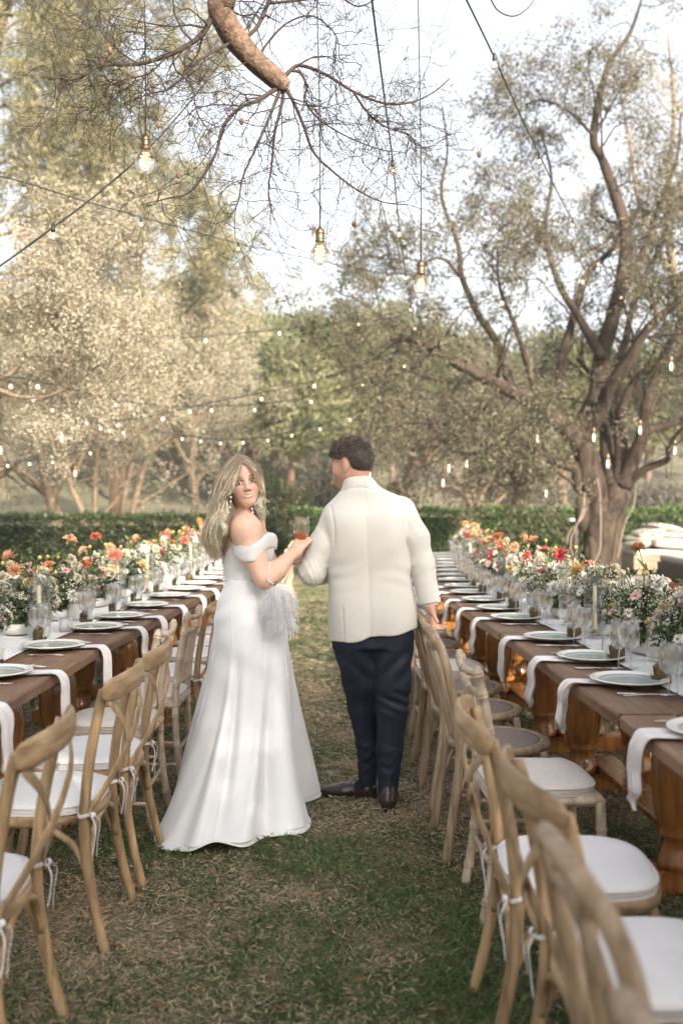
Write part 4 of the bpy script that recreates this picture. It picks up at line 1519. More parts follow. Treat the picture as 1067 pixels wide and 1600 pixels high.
def cross_chair():
    o = M['oak']; P = []
    # rear legs run on up as the back posts
    for s in (-1, 1):
        b = MB()
        pts = smooth_path([(s * .215, -.265, 0), (s * .205, -.225, .16), (s * .198, -.195, .33), (s * .196, -.190, .46), (s * .198, -.205, .62), (s * .205, -.235, .78), (s * .210, -.258, .875)], 4)
        b.tube(pts, np.interp(np.linspace(0, 1, len(pts)), [0, .4, 1], [.0165, .019, .0165]), 10)
        P.append(('rear_leg', b.mesh('rear_leg', o)))
    for s in (-1, 1):
        b = MB()
        pts = smooth_path([(s * .235, .235, 0), (s * .205, .205, .15), (s * .185, .185, .30), (s * .17, .165, .42), (s * .15, .14, .438)], 4)
        b.tube(pts, .0175, 10)
        P.append(('front_leg', b.mesh('front_leg', o)))
    # steam-bent top rail
    b = MB()
    a = np.linspace(-1, 1, 17)
    pts = np.stack([.245 * np.sin(a * .95) / sin(.95), -.235 - .062 * (np.cos(a * 1.25) - cos(1.25)) / (1 - cos(1.25)) - .028, .868 + .020 * np.cos(a * 1.5)], -1)
    b.tube(pts, np.interp(np.abs(a), [0, .8, .95, 1], [.041, .039, .033, .020]), 18, flat=(.27, 1), up=(0, 0, 1))
    P.append(('top_rail', b.mesh('top_rail', M['oak_h'])))
    # crossed flat strips
    for s in (-1, 1):
        b = MB()
        pts = smooth_path([(s * .216, -.276, .846), (s * .13, -.302 - .004 * s, .765), (s * .015, -.292 - .006 * s, .668), (-s * .10, -.258 - .004 * s, .572), (-s * .192, -.214, .478), (-s * .206, -.222, .452)], 4)
        b.tube(pts, .0195, 10, flat=(1, .2), up=(0, -1, .15))
        b.m = 1
        for (x, y, z) in [(s * .206, -.279, .835), (-s * .195, -.222, .468)]:
            b.ell((x, y, z), (.006, .003, .006), 8, 5)
        P.append(('cross_strut', b.mesh('cross_strut', [o, M['screw']])))
    # seat frame with rounded corners
    b = MB()
    n = 40
    a = np.arange(n) * 2 * pi / n
    e = 2.6
    sx = .222 * np.sign(np.cos(a)) * np.abs(np.cos(a)) ** (2 / e)
    sy = .215 * np.sign(np.sin(a)) * np.abs(np.sin(a)) ** (2 / e)
    sx = sx * (1 + .08 * sy / .215)
    for pr in [[(1.0, .428), (1.02, .436), (1.02, .452), (1.0, .460), (.86, .460), (.84, .452), (.84, .430), (1.0, .428)]]:
        V = []; F = []
        for (k, z) in pr:
            V += [(sx[i] * k, sy[i] * k, z) for i in range(n)]
        for q in range(len(pr) - 1):
            for i in range(n):
                F.append((q * n + i, q * n + (i + 1) % n, (q + 1) * n + (i + 1) % n, (q + 1) * n + i))
        b.add(V, F)
    V = [(sx[i] * .85, sy[i] * .85, .448) for i in range(n)] + [(0, 0, .446)]
    b.add(V, [(i, (i + 1) % n, n) for i in range(n)])
    P.append(('seat_frame', b.mesh('seat_frame', M['oak_h'])))
    # bent braces under the seat
    for s in (-1, 1):
        b = MB()
        pts = smooth_path([(s * .200, -.200, .27), (s * .192, -.150, .36), (s * .188, -.05, .418), (s * .186, .05, .418), (s * .185, .14, .36), (s * .195, .19, .25)], 5)
        b.tube(pts, .012, 8)
        P.append(('bent_brace', b.mesh('bent_brace', o)))
    for (y, fx) in ((-.203, .192), (.188, .180)):
        b = MB()
        pts = smooth_path([(-fx, y, .27), (-fx * .78, y, .37), (-fx * .3, y, .420), (fx * .3, y, .420), (fx * .78, y, .37), (fx, y, .27)], 5)
        b.tube(pts, .012, 8)
        P.append(('bent_brace', b.mesh('bent_brace', o)))
    return P


def cushion(mat_, seed=0, w=.215, d=.205, z=.460, th=.040, e=3.2, ties=True):
    """seat pad; piping and cotton ties are sub-parts"""
    rng = np.random.default_rng(seed)
    n = 48; a = np.arange(n) * 2 * pi / n
    sx = w * np.sign(np.cos(a)) * np.abs(np.cos(a)) ** (2 / e)
    sy = d * np.sign(np.sin(a)) * np.abs(np.sin(a)) ** (2 / e)
    b = MB()
    V = []; F = []
    pr = [(.90, 0), (.985, .004), (1.0, .35), (1.0, .62), (.975, .80), (.90, .92), (.70, 1.0), (.40, 1.05), (.12, 1.06)]
    for (k, h) in pr:
        for i in range(n):
            x, y = sx[i] * k, sy[i] * k
            wob = .0030 * (value_noise(np.array(x), np.array(y), .05, seed) - .5) * 2 + .0055 * (value_noise(np.array(x), np.array(y), .15, seed + 1) - .5) * 2 * min(1, h)
            V.append((x, y, z + th * h + wob))
    for q in range(len(pr) - 1):
        for i in range(n):
            F.append((q * n + i, q * n + (i + 1) % n, (q + 1) * n + (i + 1) % n, (q + 1) * n + i))
    F.append(tuple((len(pr) - 1) * n + i for i in range(n)))
    b.add(V, F)
    cm = b.mesh('seat_cushion', mat_)
    p = MB()
    p.tube([(sx[i] * 1.004, sy[i] * 1.004, z + th * .64) for i in range(n)], .0038, 6, closed=True)
    p.tube([(sx[i] * .99, sy[i] * .99, z + th * .06) for i in range(n)], .0035, 6, closed=True)
    pm = p.mesh('piping', mat_)
    tm = []
    for s in (-1, 1):
        t = MB()
        c = np.array([s * .197, -.195, z + .004])
        for k in range(2):
            t.tube([c + [.0245 * cos(q), .0245 * sin(q), .004 * sin(q * 2) + .006 * k - .003] for q in np.linspace(0, 2 * pi, 14)], .003, 6)
        for k in range(2):
            e1 = c + [s * .012 + (k - .5) * .022, -.024, 0]
            t.tube(smooth_path([e1, e1 + [(k - .5) * .035, -.018, -.030], e1 + [(k - .5) * .020, -.012, -.085], e1 + [(k - .5) * .034, -.006, -.12 - .03 * k]], 4), [.0024] * 13, 6, flat=(1, .5))
        t.ell(c + [s * .010, -.027, 0], (.011, .009, .010), 8, 6)
        tm.append(t.mesh('cushion_tie', M['cush']))
    return cm, pm, tm


def bamboo(pts, r, n=10, rings=(.2, .4, .6, .8), amp=.28):
    pts = np.asarray(pts, float)
    k = 26
    s = np.linspace(0, 1, len(pts))
    t = np.unique(np.concatenate([np.linspace(0, 1, k)] + [np.array([q - .012, q - .007, q - .002, q + .002, q + .007, q + .012]) for q in rings]))
    P = np.stack([np.interp(t, s, pts[:, c]) for c in range(3)], -1)
    R = np.full(len(t), r)
    for q in rings:
        R += r * amp * (np.exp(-((t - q + .006) / .0035) ** 2) + np.exp(-((t - q - .006) / .0035) ** 2))
    return P, R


def chiavari():
    o = M['lime']; P = []
    for s in (-1, 1):
        b = MB()
        pts = smooth_path([(s * .190, -.225, 0), (s * .186, -.190, .22), (s * .184, -.180, .45), (s * .186, -.205, .70), (s * .190, -.250, .92)], 5)
        p, r = bamboo(pts, .0175, rings=(.10, .27, .44, .60, .74, .88, .965))
        r[-1] *= .55
        b.tube(p, r, 10)
        P.append(('rear_leg', b.mesh('chiavari_rear_leg', o)))
    for s in (-1, 1):
        b = MB()
        p, r = bamboo([(s * .205, .205, 0), (s * .195, .195, .22), (s * .19, .188, .44)], .0175, rings=(.22, .5, .78))
        b.tube(p, r, 10)
        P.append(('front_leg', b.mesh('chiavari_front_leg', o)))
    yb = lambda z: float(np.interp(z, [.45, .70, .92], [-.180, -.205, -.250]))
    for (z, rr) in ((.895, .0125), (.815, .0115), (.560, .0115)):
        b = MB()
        x = np.linspace(-.186, .186, 9)
        p, r = bamboo(np.stack([x, np.full(9, yb(z)) - .020 * (1 - (x / .186) ** 2), np.full(9, z) - (.014 * (1 - (x / .186) ** 2) if z > .85 else 0)], -1), rr, rings=(.25, .5, .75))
        b.tube(p, r, 8)
        P.append(('back_rail', b.mesh('back_rail', o)))
    for k in range(6):
        x = -.132 + .0528 * k
        b = MB()
        bow = .020 * (1 - (x / .186) ** 2)
        p, r = bamboo([(x, yb(.56) - bow, .56), (x, yb(.69) - bow, .69), (x, yb(.815) - bow, .815)], .0072, rings=(.33, .66))
        b.tube(p, r, 7)
        P.append(('spindle', b.mesh('spindle', o)))
    b = MB()
    b.box((0, .005, .440), (.405, .41, .036), bev=.014)
    P.append(('seat_frame', b.mesh('chiavari_seat', o, smooth=False)))
    for (z, k) in ((.14, 0), (.25, 1)):
        for s in (-1, 1):
            b = MB()
            p, r = bamboo([(s * .192, -.19, z), (s * .197, .196, z)], .0095, rings=(.3, .7))
            b.tube(p, r, 7)
            P.append(('stretcher', b.mesh('side_stretcher', o)))
    for (y, z) in ((.197, .20), (-.188, .20)):
        b = MB()
        p, r = bamboo([(-.19, y, z), (.19, y, z)], .0095, rings=(.3, .7))
        b.tube(p, r, 7)
        P.append(('stretcher', b.mesh('cross_stretcher', o)))
    return P


def loop_chair():
    o = M['bent']; P = []
    yb = lambda z: -.185 - .085 * max(0, (z - .45) / .45) ** 1.3
    # outer arch from the rear feet over the top
    half = [(.205, -.245, 0), (.200, -.215, .2), (.196, -.190, .40), (.198, yb(.5), .5), (.205, yb(.62), .62), (.205, yb(.74), .74), (.178, yb(.84), .84), (.115, yb(.895) - .014, .895), (.04, yb(.91) - .022, .912)]
    pts = smooth_path(half + [(-x, y, z) for (x, y, z) in half[::-1]], 4)
    b = MB(); b.tube(pts, .0185, 12)
    P.append(('back_arch', b.mesh('back_arch', o)))
    # inner bent hoop and two splayed rods
    h2 = [(.100, yb(.45) + .006, .452), (.112, yb(.56) - .008, .56), (.120, yb(.68) - .014, .68), (.104, yb(.78) - .020, .78), (.055, yb(.845) - .024, .845), (.015, yb(.855) - .026, .858)]
    b = MB(); b.tube(smooth_path(h2 + [(-x, y, z) for (x, y, z) in h2[::-1]], 4), .0125, 10)
    P.append(('inner_hoop', b.mesh('inner_hoop', o)))
    for s in (-1, 1):
        b = MB()
        b.tube(smooth_path([(s * .035, yb(.45) + .004, .452), (s * .040, yb(.6) - .014, .60), (s * .055, yb(.74) - .022, .74), (s * .085, yb(.88) - .018, .885)], 4), .0115, 9)
        P.append(('back_rod', b.mesh('back_rod', o)))
    for s in (-1, 1):
        b = MB()
        b.tube(smooth_path([(s * .210, .215, 0), (s * .188, .190, .2), (s * .165, .165, .38), (s * .155, .155, .435)], 4), .0175, 10)
        P.append(('front_leg', b.mesh('loop_front_leg', o)))
    b = MB()
    V, F = lathe([(.172, .452), (.176, .458), (.205, .460), (.214, .455), (.216, .440), (.208, .427), (.172, .425), (.172, .452)], 40)
    b.add(V, F)
    P.append(('seat_ring', b.mesh('seat_ring', o)))
    b = MB()
    b.lathe([(.001, .452), (.10, .4525), (.160, .456), (.174, .4575), (.174, .446), (.001, .445)], 36)
    P.append(('cane_seat', b.mesh('cane_seat', M['cane'])))
    b = MB()
    b.tube([(.168 * cos(q), .168 * sin(q), .235) for q in np.arange(28) * 2 * pi / 28], .010, 7, closed=True)
    P.append(('leg_hoop', b.mesh('leg_hoop', o)))
    for (s, y0) in ((-1, -1), (1, -1), (-1, 1), (1, 1)):
        b = MB()
        b.tube(smooth_path([(s * .198, y0 * .195, .27), (s * .180, y0 * .16, .36), (s * .14, y0 * .10, .42)], 4), .010, 7)
        P.append(('bent_brace', b.mesh('loop_brace', o)))
    return P


CHAIRS = {'cross': cross_chair(), 'chiavari': chiavari(), 'loop': loop_chair()}
CUSH_W = cushion(M['cush'], 3)
CUSH_L = cushion(M['cush_lin'], 5, .195, .195, .456, .046, 4.0)
CUSH_R = cushion(M['cush'], 7, .205, .205, .458, .036, 2.2)
WORDS = {'cross': 'cross-back oak chair', 'chiavari': 'limewashed spindle-back bamboo-ring chair', 'loop': 'bentwood loop-back chair'}
PROTO = {}


def proto(style, seat):
    if (style, seat) in PROTO:
        return copy_tree(PROTO[(style, seat)])
    t = thing('dining_chair', '', 'chair')
    for nm, me in CHAIRS[style]:
        obj(nm, me, t)
    cu = {'white': CUSH_W, 'linen': CUSH_L, 'round': CUSH_R}.get(seat)
    if cu is not None:
        c = obj('seat_cushion', cu[0], t)
        obj('piping', cu[1], c)
        if seat != 'linen':
            for m_ in cu[2]:
                obj('cushion_tie', m_, c)
    PROTO[(style, seat)] = t
    return t


def chair(style, seat, x, y, rz, label, group):
    t = proto(style, seat)
    t.location = (x, y, 0)
    t.rotation_euler = (0, 0, rz)
    if style == 'loop':
        t.scale = (1.03, 1.03, 1.035)
    tag(t, label, 'chair', group)
    return t


rc = random.Random(23)
SEATW = {'white': 'white tied cushion', 'linen': 'beige seat pad', 'round': 'white tied cushion', 'cane': 'cane seat'}
# (distance of the middle of the chair, style, seat, back offset from the table edge)
RN = [(1.02, 'loop', 'round', -.585), (1.60, 'loop', 'round', -.55), (2.18, 'cross', 'white', -.50), (2.77, 'cross', 'white', -.53), (3.66, 'chiavari', 'linen', -.455), (4.28, 'loop', 'cane', -.47), (4.93, 'loop', 'cane', -.45),
      (5.50, 'loop', 'cane', -.43), (6.05, 'chiavari', 'linen', -.41), (6.6, 'loop', 'cane', -.40), (7.15, 'loop', 'cane', -.40), (7.7, 'cross', 'white', -.40), (8.3, 'chiavari', 'linen', -.40), (8.9, 'cross', 'white', -.40), (9.5, 'loop', 'cane', -.40), (10.1, 'cross', 'white', -.4), (10.7, 'chiavari', 'linen', -.4), (11.3, 'cross', 'white', -.4), (11.9, 'loop', 'cane', -.4), (12.5, 'cross', 'white', -.4)]
LN = [(2.62, 'cross', 'white', .40), (3.46, 'cross', 'white', .41), (4.02, 'cross', 'white', .41), (4.62, 'chiavari', 'linen', .37), (5.28, 'chiavari', 'linen', .37), (5.9, 'cross', 'white', .36), (6.5, 'loop', 'round', .36), (7.1, 'cross', 'white', .36), (7.7, 'chiavari', 'linen', .36), (8.3, 'cross', 'white', .36), (8.9, 'loop', 'round', .36),
      (9.5, 'cross', 'white', .36), (10.1, 'chiavari', 'linen', .36), (10.8, 'cross', 'white', .36), (11.4, 'chiavari', 'linen', .37), (12.0, 'cross', 'white', .38), (12.6, 'chiavari', 'linen', .40), (13.2, 'chiavari', 'linen', .42), (13.8, 'chiavari', 'linen', .42), (14.4, 'cross', 'white', .42)]
for k, (y, st, se, off) in enumerate(RN):
    bx = edge_at(1, y) + off            # where the chair back stands
    a = ang_at(1, y) + rc.uniform(-.05, .05)
    chair(st, se, bx + .235 * cos(a), y, a - pi / 2, f'{WORDS[st]} with {SEATW[se]}, {ordw(k)} along the right aisle side', 'chairs along the right side of the aisle')
for k, (y, st, se, off) in enumerate(LN):
    bx = edge_at(-1, y) + off
    a = ang_at(-1, y) + rc.uniform(-.05, .05)
    chair(st, se, bx - .235 * cos(a), y, a + pi / 2, f'{WORDS[st]} with {SEATW[se]}, {ordw(k)} along the left aisle side', 'chairs along the left side of the aisle')
# outer sides of both rows
RF = [(4.1, 'chiavari'), (4.75, 'chiavari'), (5.55, 'chiavari'), (6.2, 'cross'), (6.85, 'loop'), (7.5, 'chiavari'), (8.1, 'loop'), (8.7, 'loop'), (9.3, 'cross'), (9.9, 'cross'), (10.5, 'chiavari'), (11.1, 'cross'), (11.7, 'chiavari'), (12.3, 'chiavari')]
LF = [(5.6, 'cross'), (6.3, 'cross'), (6.9, 'loop'), (7.5, 'cross'), (8.1, 'chiavari'), (8.7, 'loop'), (9.3, 'loop'), (9.9, 'cross'), (10.5, 'chiavari'), (11.1, 'cross'), (11.7, 'cross'), (12.3, 'cross'), (12.9, 'loop')]
for k, (y, st) in enumerate(RF):
    a = ang_at(1, y) + rc.uniform(-.08, .08)
    se = {'cross': 'white', 'chiavari': 'linen', 'loop': 'cane'}[st]
    chair(st, se, edge_at(1, y) + TABLE_W + .13 + rc.uniform(-.05, .08), y, a + pi / 2, f'{WORDS[st]}, {ordw(k)} on the outer side of the right row', 'chairs on the outer side of the right row')
for k, (y, st) in enumerate(LF):
    a = ang_at(-1, y) + rc.uniform(-.08, .08)
    se = {'cross': 'white', 'chiavari': 'linen', 'loop': 'cane'}[st]
    chair(st, se, edge_at(-1, y) - TABLE_W - .13 - rc.uniform(-.05, .08), y, a - pi / 2, f'{WORDS[st]}, {ordw(k)} on the outer side of the left row', 'chairs on the outer side of the left row')


# ------------------------------------------------------------------ daybeds with cushions
def daybed(x, y, w_, d_, dark, label, rz):
    t = thing('daybed', label, 'daybed', (x, y, .04), rz)
    m_ = M['pallet_shade' if dark else 'pallet']
    for k in range(2):
        obj('side_board', MB().box((0, -d_ / 2 + .03 + k * (d_ - .06), .235), (w_, .06, .27), bev=.008).mesh('side_board', m_, smooth=False), t)
        obj('end_board', MB().box((-w_ / 2 + .03 + k * (w_ - .06), 0, .233), (.058, d_ - .125, .268), bev=.008).mesh('end_board', m_, smooth=False), t)
    for sx in (-1, 1):
        for sy in (-1, 1):
            obj('foot', MB().box((sx * (w_ / 2 - .18), sy * (d_ / 2 - .16), .05), (.24, .2, .098), bev=.006).mesh('foot', m_, smooth=False), t)
    for k in range(4):
        obj('slat', MB().box((0, -d_ / 2 + .2 + k * (d_ - .4) / 3, .35), (w_ - .13, .12, .025), bev=.004).mesh('slat', m_, smooth=False), t)
    b = MB()
    b.box((0, 0, .425), (w_ - .05, d_ - .05, .12), bev=.035)
    obj('mattress', b.mesh('mattress', M['mattress'], smooth=False), t)
    return t


daybed(7.35, 20.1, 3.4, 1.9, False, 'pale timber daybed with white mattress carrying the heap of cushions', -.02)
daybed(7.15, 16.6, 3.2, 1.8, True, 'timber daybed darkened as if in shade, with white mattress nearest the right edge', .02)


def pillow(c, r, rot, label, seed):
    rng = np.random.default_rng(seed)
    n = 22
    u = np.linspace(-1, 1, n)
    U, Vv = np.meshgrid(u, u, indexing='ij')
    th = np.clip((1 - np.abs(U) ** 2.6) * (1 - np.abs(Vv) ** 2.6), 0, 1) ** .45
    pin = 1 - .09 * (U ** 2 * Vv ** 2) - .05 * (1 - np.abs(U)) * Vv ** 4
    nz = value_noise(U * 1.0, Vv * 1.0, .35, seed) - .5
    top = np.stack([U * pin, Vv * pin, th + .12 * nz * th], -1).reshape(-1, 3)
    bot = np.stack([U * pin, Vv * pin, -th * .8], -1).reshape(-1, 3)
    i, j = np.meshgrid(np.arange(n - 1), np.arange(n - 1), indexing='ij')
    q = (i * n + j).ravel()
    F = np.stack([q, q + n, q + n + 1, q + 1], 1)
    V = np.concatenate([top, bot]) * np.asarray(r)
    me = mesh_np('pillow', V, np.concatenate([F, F[:, ::-1] + n * n]), [M['mattress']], smooth=True)
    o = obj('cushion', me, None, c)
    o.rotation_euler = rot
    tag(o, label, 'cushion', 'cushions heaped on the daybed')


# heap as in the photograph (all on the far daybed, whose mattress top is at about 0.52 m)
HZ = .525
pillow((5.97, 19.75, HZ + 0.074), (.34, .34, 0.088), (0, 0, .2), 'flat canvas cushion at the lower left of the heap', 1)
pillow((6.47, 19.45, HZ + 0.093), (.42, .36, 0.109), (.1, .05, -.1), 'largest canvas cushion in front of the heap', 2)
pillow((6.02, 19.85, HZ + 0.211), (.33, .32, 0.082), (0, -.12, .4), 'canvas cushion in the middle of the left stack', 3)
pillow((6.08, 19.80, HZ + 0.322), (.30, .30, 0.075), (.05, -.22, .1), 'upper left canvas cushion with a tilted end', 4)
pillow((6.50, 19.95, HZ + 0.260), (.36, .34, 0.088), (0, .06, -.3), 'canvas cushion behind the largest one', 5)
pillow((6.42, 19.90, HZ + 0.397), (.36, .32, 0.082), (0, .16, .3), 'topmost canvas cushion of the heap', 6)
pillow((7.05, 19.80, HZ + 0.099), (.36, .34, 0.102), (0, -.2, .5), 'canvas cushion at the right end of the heap', 7)


# thin white rail and bench ends beyond the daybeds
def white_bar(x0, x1, y, z, label):
    t = thing('garden_bench', label, 'bench', ((x0 + x1) / 2, y, 0))
    L = x1 - x0
    obj('seat_board', MB().box((0, 0, z - .025), (L, .30, .05), bev=.01).mesh('bench_board', M['whitepaint'], smooth=False), t)
    for s in (-1, 1):
        obj('support', MB().box((s * (L / 2 - .15), 0, (z - .052) / 2), (.08, .24, z - .052), bev=.01).mesh('bench_support', M['pallet_shade'], smooth=False), t)


white_bar(5.10, 6.35, 22.4, 1.06, 'narrow white bar counter in front of the hedge behind the cushions')


# pale cables looped on the big trunk
def hanging_cable(pts, r, label):
    P = smooth_path(pl(pts), 6)
    o = obj('power_cable', MB().tube(P, r, 7).mesh('power_cable', M['rope']))
    tag(o, label, 'cable', 'cables looped on the olive trunk')


hanging_cable([(932, 748, 16.05), (937, 775, 16.05), (938, 830, 16.0), (936, 862, 16.0), (925, 885, 15.98), (914, 905, 15.95), (907, 930, 15.9)], .015, 'pale cable running down the front of the olive trunk')
hanging_cable([(913, 778, 16.0), (911, 805, 15.95), (899, 820, 15.9), (889, 832, 15.9), (886, 850, 15.9), (893, 862, 15.95), (897, 880, 16.0)], .014, 'outer pale cable loop hanging left of the olive trunk')
hanging_cable([(913, 770, 16.0), (909, 800, 15.9), (900, 822, 15.85), (893, 838, 15.85), (891, 852, 15.85), (895, 870, 15.9)], .013, 'inner pale cable loop hanging left of the olive trunk')
hanging_cable([(993, 760, 16.2), (989, 790, 16.1), (978, 812, 16.1), (970, 840, 16.1), (968, 858, 16.1), (964, 872, 16.1)], .014, 'pale cable hanging down the right side of the olive trunk')

# ------------------------------------------------------------------ figures: a signed distance field on a grid, turned into one continuous skin
class Field:
    def __init__(s, lo, hi, h):
        s.lo = np.asarray(lo, float); s.h = h
        s.n = np.ceil((np.asarray(hi, float) - s.lo) / h).astype(int) + 1
        s.d = np.full(s.n, 1.0, dtype=np.float32)

    def sub(s, lo, hi):
        a = np.clip(np.floor((lo - s.lo) / s.h).astype(int), 0, s.n - 1)
        b = np.clip(np.ceil((hi - s.lo) / s.h).astype(int) + 1, 1, s.n)
        ax = [s.lo[k] + s.h * np.arange(a[k], b[k]) for k in range(3)]
        X, Y, Z = np.meshgrid(*ax, indexing='ij')
        return tuple(slice(a[k], b[k]) for k in range(3)), np.stack([X, Y, Z], -1)

    def put(s, fn, lo, hi, k=.01, mode='add', m=None):
        m = (k + .02) if m is None else m
        sl, P = s.sub(np.asarray(lo) - m, np.asarray(hi) + m)
        if P.size == 0:
            return s
        a = s.d[sl]; b = fn(P)
        if mode == 'add':
            s.d[sl] = _smin(a, b, k)
        else:
            s.d[sl] = -_smin(-a, b, k)
        return s

    def cone(s, a, b, r1, r2=None, k=.012, mode='add'):
        a = np.asarray(a, float); b = np.asarray(b, float); r2 = r1 if r2 is None else r2
        ba = b - a; L2 = np.dot(ba, ba) + 1e-9
        def fn(P):
            t = np.clip(((P - a) @ ba) / L2, 0, 1)
            return np.linalg.norm(P - a - t[..., None] * ba, axis=-1) - (r1 + (r2 - r1) * t)
        r = max(r1, r2)
        return s.put(fn, np.minimum(a, b) - r, np.maximum(a, b) + r, k, mode)

    def chain(s, pts, rad, k=.012):
        for i in range(len(pts) - 1):
            s.cone(pts[i], pts[i + 1], rad[i], rad[i + 1], k)
        return s

    def ell(s, c, r, R=None, k=.012, mode='add'):
        c = np.asarray(c, float); r = np.asarray(r, float)
        def fn(P):
            q = P - c
            if R is not None:
                q = q @ R
            k0 = np.linalg.norm(q / r, axis=-1); k1 = np.linalg.norm(q / (r * r), axis=-1)
            return k0 * (k0 - 1) / np.maximum(k1, 1e-6)
        return s.put(fn, c - r.max(), c + r.max(), k, mode)

    def loft(s, tab, ax=(1, 0), e=2.4, k=.02, mode='add'):
        """tab rows: z, cx, cy, half width along ax, half depth across ax"""
        T = np.asarray(tab, float); T = T[np.argsort(T[:, 0])]; T = smooth_path(T, 8); T = T[np.argsort(T[:, 0])]
        ax = np.asarray(ax, float); ax = ax / np.linalg.norm(ax); ay = np.array([-ax[1], ax[0]])
        def fn(P):
            z = P[..., 2]
            g = [np.interp(z, T[:, 0], T[:, i]) for i in range(1, 5)]
            u = (P[..., 0] - g[0]) * ax[0] + (P[..., 1] - g[1]) * ax[1]
            v = (P[..., 0] - g[0]) * ay[0] + (P[..., 1] - g[1]) * ay[1]
            rho = (np.abs(u / g[2]) ** e + np.abs(v / g[3]) ** e) ** (1 / e)
            dxy = (rho - 1) * np.minimum(g[2], g[3])
            dz = np.maximum(T[0, 0] - z, z - T[-1, 0])
            return np.maximum(dxy, dz)
        w_ = T[:, 3:5].max()
        lo = [T[:, 1].min() - w_, T[:, 2].min() - w_, T[0, 0]]; hi = [T[:, 1].max() + w_, T[:, 2].max() + w_, T[-1, 0]]
        return s.put(fn, lo, hi, k, mode)

    def displace(s, fn, lo, hi):
        sl, P = s.sub(np.asarray(lo, float), np.asarray(hi, float))
        s.d[sl] += fn(P).astype(np.float32)
        return s

    def surface(s, smooth=2):
        d = s.d; h = s.h
        ins = d < 0
        c = [ins[i:d.shape[0] - 1 + i, j:d.shape[1] - 1 + j, k:d.shape[2] - 1 + k] for i in (0, 1) for j in (0, 1) for k in (0, 1)]
        cnt = sum(q.astype(np.int8) for q in c)
        act = (cnt > 0) & (cnt < 8)
        I = np.argwhere(act)
        idx = np.full(act.shape, -1, dtype=np.int64); idx[act] = np.arange(len(I))
        acc = np.zeros((len(I), 3)); num = np.zeros(len(I))
        off = [(i, j, k) for i in (0, 1) for j in (0, 1) for k in (0, 1)]
        for p in range(8):
            for q in range(p + 1, 8):
                a, b = np.array(off[p]), np.array(off[q])
                if np.abs(a - b).sum() != 1:
                    continue
                da = d[I[:, 0] + a[0], I[:, 1] + a[1], I[:, 2] + a[2]]; db = d[I[:, 0] + b[0], I[:, 1] + b[1], I[:, 2] + b[2]]
                x = (da < 0) != (db < 0)
                t = np.where(x, da / np.where(x, da - db, 1), 0)
                acc += np.where(x[:, None], a + (b - a) * t[:, None], 0); num += x
        V = s.lo + h * (I + acc / num[:, None])
        Q = []
        for ax in range(3):
            a = [slice(None)] * 3; b = [slice(None)] * 3
            a[ax] = slice(0, -1); b[ax] = slice(1, None)
            cr = ins[tuple(a)] != ins[tuple(b)]
            E = np.argwhere(cr)
            o1, o2 = [(1, 2), (2, 0), (0, 1)][ax]
            ok = (E[:, o1] > 0) & (E[:, o2] > 0) & (E[:, o1] < d.shape[o1] - 1) & (E[:, o2] < d.shape[o2] - 1)
            E = E[ok]
            sgn = ins[E[:, 0], E[:, 1], E[:, 2]]
            def cell(d1, d2):
                e = E.copy(); e[:, o1] -= d1; e[:, o2] -= d2
                return idx[e[:, 0], e[:, 1], e[:, 2]]
            q = np.stack([cell(1, 1), cell(0, 1), cell(0, 0), cell(1, 0)], 1)
            q[~sgn] = q[~sgn][:, ::-1]
            Q.append(q)
        F = np.concatenate(Q)
        F = F[(F >= 0).all(1)]
        for _ in range(smooth):
            A = np.zeros_like(V); n = np.zeros(len(V))
            for k in range(4):
                np.add.at(A, F[:, k], V[F[:, (k + 1) % 4]]); np.add.at(n, F[:, k], 1)
                np.add.at(A, F[:, (k + 1) % 4], V[F[:, k]]); np.add.at(n, F[:, (k + 1) % 4], 1)
            V = .5 * V + .5 * A / np.maximum(n, 1)[:, None]
        return V, F


def _smin(a, b, k):
    h = np.clip(.5 + .5 * (b - a) / k, 0, 1)
    return b * (1 - h) + a * h - k * h * (1 - h)


def basis(f, up):
    f = norm(np.asarray(f, float)); up = np.asarray(up, float)
    up = norm(up - f * np.dot(up, f))
    r = np.cross(f, up)
    return np.stack([r, f, up], 1)      # columns: right (of the person), forward, up


